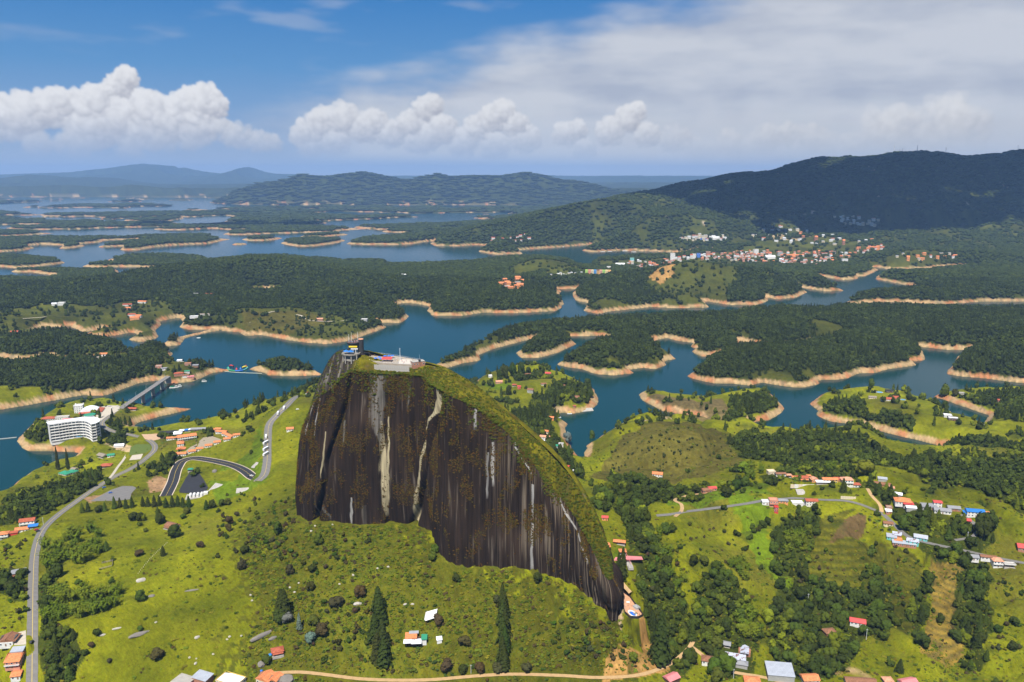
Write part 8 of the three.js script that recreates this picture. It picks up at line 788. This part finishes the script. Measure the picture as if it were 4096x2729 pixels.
// scrub and tussocks on the open slopes
{
  const zone = ZONES.filter((q) => ['scrub'].includes(q[1]))[0][0]; let n = 0, nb = 0;
  for (let z = 470; z < 1150; z += z < 740 ? 1.7 : 3.0) { const sp = z < 740 ? 1.7 : 3.0; for (let x = -0.75 * z - 60; x < 0.75 * z + 60; x += sp) { const xx = x + rr(-0.5, 0.5) * sp, zz = -z + rr(-0.5, 0.5) * sp; const sc = inPoly(zone, xx, zz), a = fbm(xx / 24, zz / 24, 3), b = fbm(xx / 80 + 12, zz / 80, 2); let pr = sc ? 0.5 + a * 1.1 : 0.04 + Math.max(0, a * 0.35 + b * 0.3 - 0.02); if (!sc && xx > 95) pr = 0.12 + Math.max(0, a * 0.6 + b * 0.5); for (const p of FOREST) if (inPoly(p, xx, zz)) { pr = 0.5; break; } if (rnd() > pr || shoreDist(xx, zz) < 14) continue; const h = height(xx, zz); if (!cropped(xx, h, zz, 40) || rockInside(xx, zz) || blocked(xx, zz)) continue; const big = Math.pow(rnd(), sc ? 4 : 3.4), s = mixf(sc ? 0.7 : 0.5, sc ? 2.4 : 2.1, big), q = rnd(), v = rr(0.75, 1.3), c = (q < 0.46 ? [0.09, 0.115, 0.006] : q < 0.7 ? [0.04, 0.062, 0.005] : q < 0.88 ? [0.14, 0.125, 0.010] : [0.06, 0.045, 0.014]).map((e) => e * v); if (big > 0.5 && nb < 300) { nb++; soloBush.push([xx, h, zz, s, c]); } else sow('bush' + (n % 3), bushes[n % 3], xx, h - s * 0.35, zz, s, s * rr(0.55, 0.9), c); n++; } }
  for (const g of [[2440, 1710, 2940, 1900, 130]]) for (let k = 0; k < g[4]; k++) { const q = onLand(rr(g[0], g[2]), rr(g[1], g[3])); if (q.z > -1000 || q.y < 14) continue; const s = rr(0.9, 2.3); sow('bush0', bushes[0], q.x, q.y, q.z, s, s, [0.04, 0.05, 0.012]); }
  for (let k = 0; k < 160; k++) { const q = onLand(rr(1000, 1500), rr(1270, 1360)); if (q.y > 11) sow('bush1', bushes[1], q.x, q.y, q.z, rr(2, 4.5), rr(2, 4), [0.03, 0.045, 0.012]); }
  for (const [x, h, z, s, c] of soloBush) { const m = new THREE.Mesh(bushes[Math.floor(rnd() * 3)], leafy(Math.round(c[0] * 100) / 100, Math.round(c[1] * 100) / 100, 0.01)); m.name = numbered('shrub'); m.position.set(x, h - s * 0.3, z); m.scale.set(s, s * 0.8, s); m.rotation.y = rr(0, 6); m.castShadow = m.receiveShadow = true; const w = region(x, z); m.userData = { label: `low leafy shrub growing ${w}`, category: 'shrub', group: `shrubs ${w}` }; scene.add(m); }
  console.log('scrub', n, nb);
  // mats of bromeliads on the face, bushes over the rim and along the grassed back
  let m = 0; for (let k = 0; k < 60000 && m < 9000; k++) { const s = rr(0.02, 0.62), v = Math.pow(rnd(), 0.85), A = rockArc(s), q = wall(s, v), y = q[1]; const mat = fbm(A / 17 + 4, y / 26, 3) + 0.22 * noise(A / 3, y / 18) + (y > 170 ? 0.06 : 0) - (y < 100 ? 0.18 : 0); if (mat + rr(-0.12, 0.12) < 0.10) continue; const sz = rr(0.35, 0.95); sow('mat' + (m % 2), bushes[m % 2], q[0], y - sz * 0.6, q[2], sz, sz, [rr(0.06, 0.11), rr(0.04, 0.066), 0.006]); m++; }
  for (let k = 0; k < 5200; k++) { const s = rr(0.02, 0.68), t = Math.pow(rnd(), 1.5), q = wall(s, 1), r = q[3], u = t * t * 0.35 + t * 0.65, x = mixf(q[0], r[4], u), z = mixf(q[2], r[5], u), y = mixf(q[1], r[6], Math.sin(u * Math.PI / 2)); if (z < -738 && x > -150 && x < -72) continue; if (x < -152 && z > -790 && rnd() < 0.75) continue; const sz = rr(0.5, 1.3) * (s < 0.4 && t < 0.25 ? 1.5 : 1), g = rnd(); sow('rim' + (k % 3), bushes[k % 3], x, y - sz * 0.5, z, sz, sz * 0.8, g < 0.5 ? [0.075, 0.09, 0.006] : g < 0.75 ? [0.05, 0.072, 0.006] : [0.10, 0.075, 0.008]); }
  for (let k = 0; k < 2600; k++) { const s = rr(0.06, 0.5), v = 1 - Math.pow(rnd(), 2.2) * 0.13, q = wall(s, v), sz = rr(0.5, 1.4); if (fbm(rockArc(s) / 14, 3, 3) + rr(-0.15, 0.15) < (s < 0.14 ? 0.25 : -0.02)) continue; sow('rim' + (k % 3), bushes[k % 3], q[0], q[1] - sz * 0.6, q[2], sz, sz * 0.9, rnd() < 0.55 ? [0.065, 0.082, 0.006] : [0.085, 0.06, 0.008]); }
}
{
  const names = { far: ['distant_woodland', 'distant dark woodland covering the far shores and hills'], pine: ['conifer_woodland', 'dark conifers massed on the lake shores'], wood: ['woodland', 'broadleaf woodland massed on the lake shores'], pinenear: ['conifer_thicket', 'conifers massed in the near woods'], woodnear: ['thicket', 'broadleaf trees massed in the near woods'], bush: ['scrub', 'low scrub and tussocks over the open slopes'], mat: ['bromeliad_mats', 'tan bromeliad mats clinging to the rock face'], rim: ['rim_bushes', 'green bushes over the rim and back of the rock'] };
  for (const [k, b] of bins) { const m = new THREE.InstancedMesh(b.geo, white, b.m.length / 16); m.instanceMatrix.array.set(b.m); const col = new THREE.Color(); for (let i = 0; i < b.c.length / 3; i++) m.setColorAt(i, col.setRGB(Math.max(0.006, b.c[i * 3]), Math.max(0.01, b.c[i * 3 + 1]), Math.max(0.004, b.c[i * 3 + 2]))); const [nm, lb] = names[k.replace(/\d+$/, '')]; m.name = numbered(nm); m.userData = { kind: 'stuff', label: lb, category: 'vegetation' }; m.castShadow = m.receiveShadow = true; scene.add(m); }
}
// ---------------------------------------------------------------- the low clouds overhead whose shade lies on the mountain and the far shores
{
  const cm = M(0.9, 0.9, 0.9, 1), shade = (x, z, rx, rz, label, y = 2150, n = 26) => { const k = y / SUN.y, parts = []; for (let i = 0; i < n; i++) { const a = rr(0, 6.28), q = Math.sqrt(rnd()), s = rr(0.22, 0.42) * Math.min(rx, rz); parts.push(strip(blob(s, 2, 0.5, 2, 0.6).translate(Math.cos(a) * q * rx, rr(-0.1, 0.35) * s, Math.sin(a) * q * rz))); } const m = new THREE.Mesh(mergeGeometries(parts), cm); m.name = numbered('cloud'); m.position.set(x + SUN.x * k, y, z + SUN.z * k); m.castShadow = true; m.userData = { label, category: 'cloud' }; scene.add(m); };
  shade(3000, -6250, 2300, 900, 'broad cumulus cloud shading the long mountain', 2150, 70); shade(5600, -5600, 1500, 1100, 'cumulus cloud shading the end of the mountain'); shade(1700, -5250, 420, 200, 'small cumulus cloud shading the wooded mountain foot', 1950, 14); shade(-2300, -6900, 900, 380, 'cumulus cloud shading the far wooded shores', 2300, 20);
}
renderer.render(scene, camera);
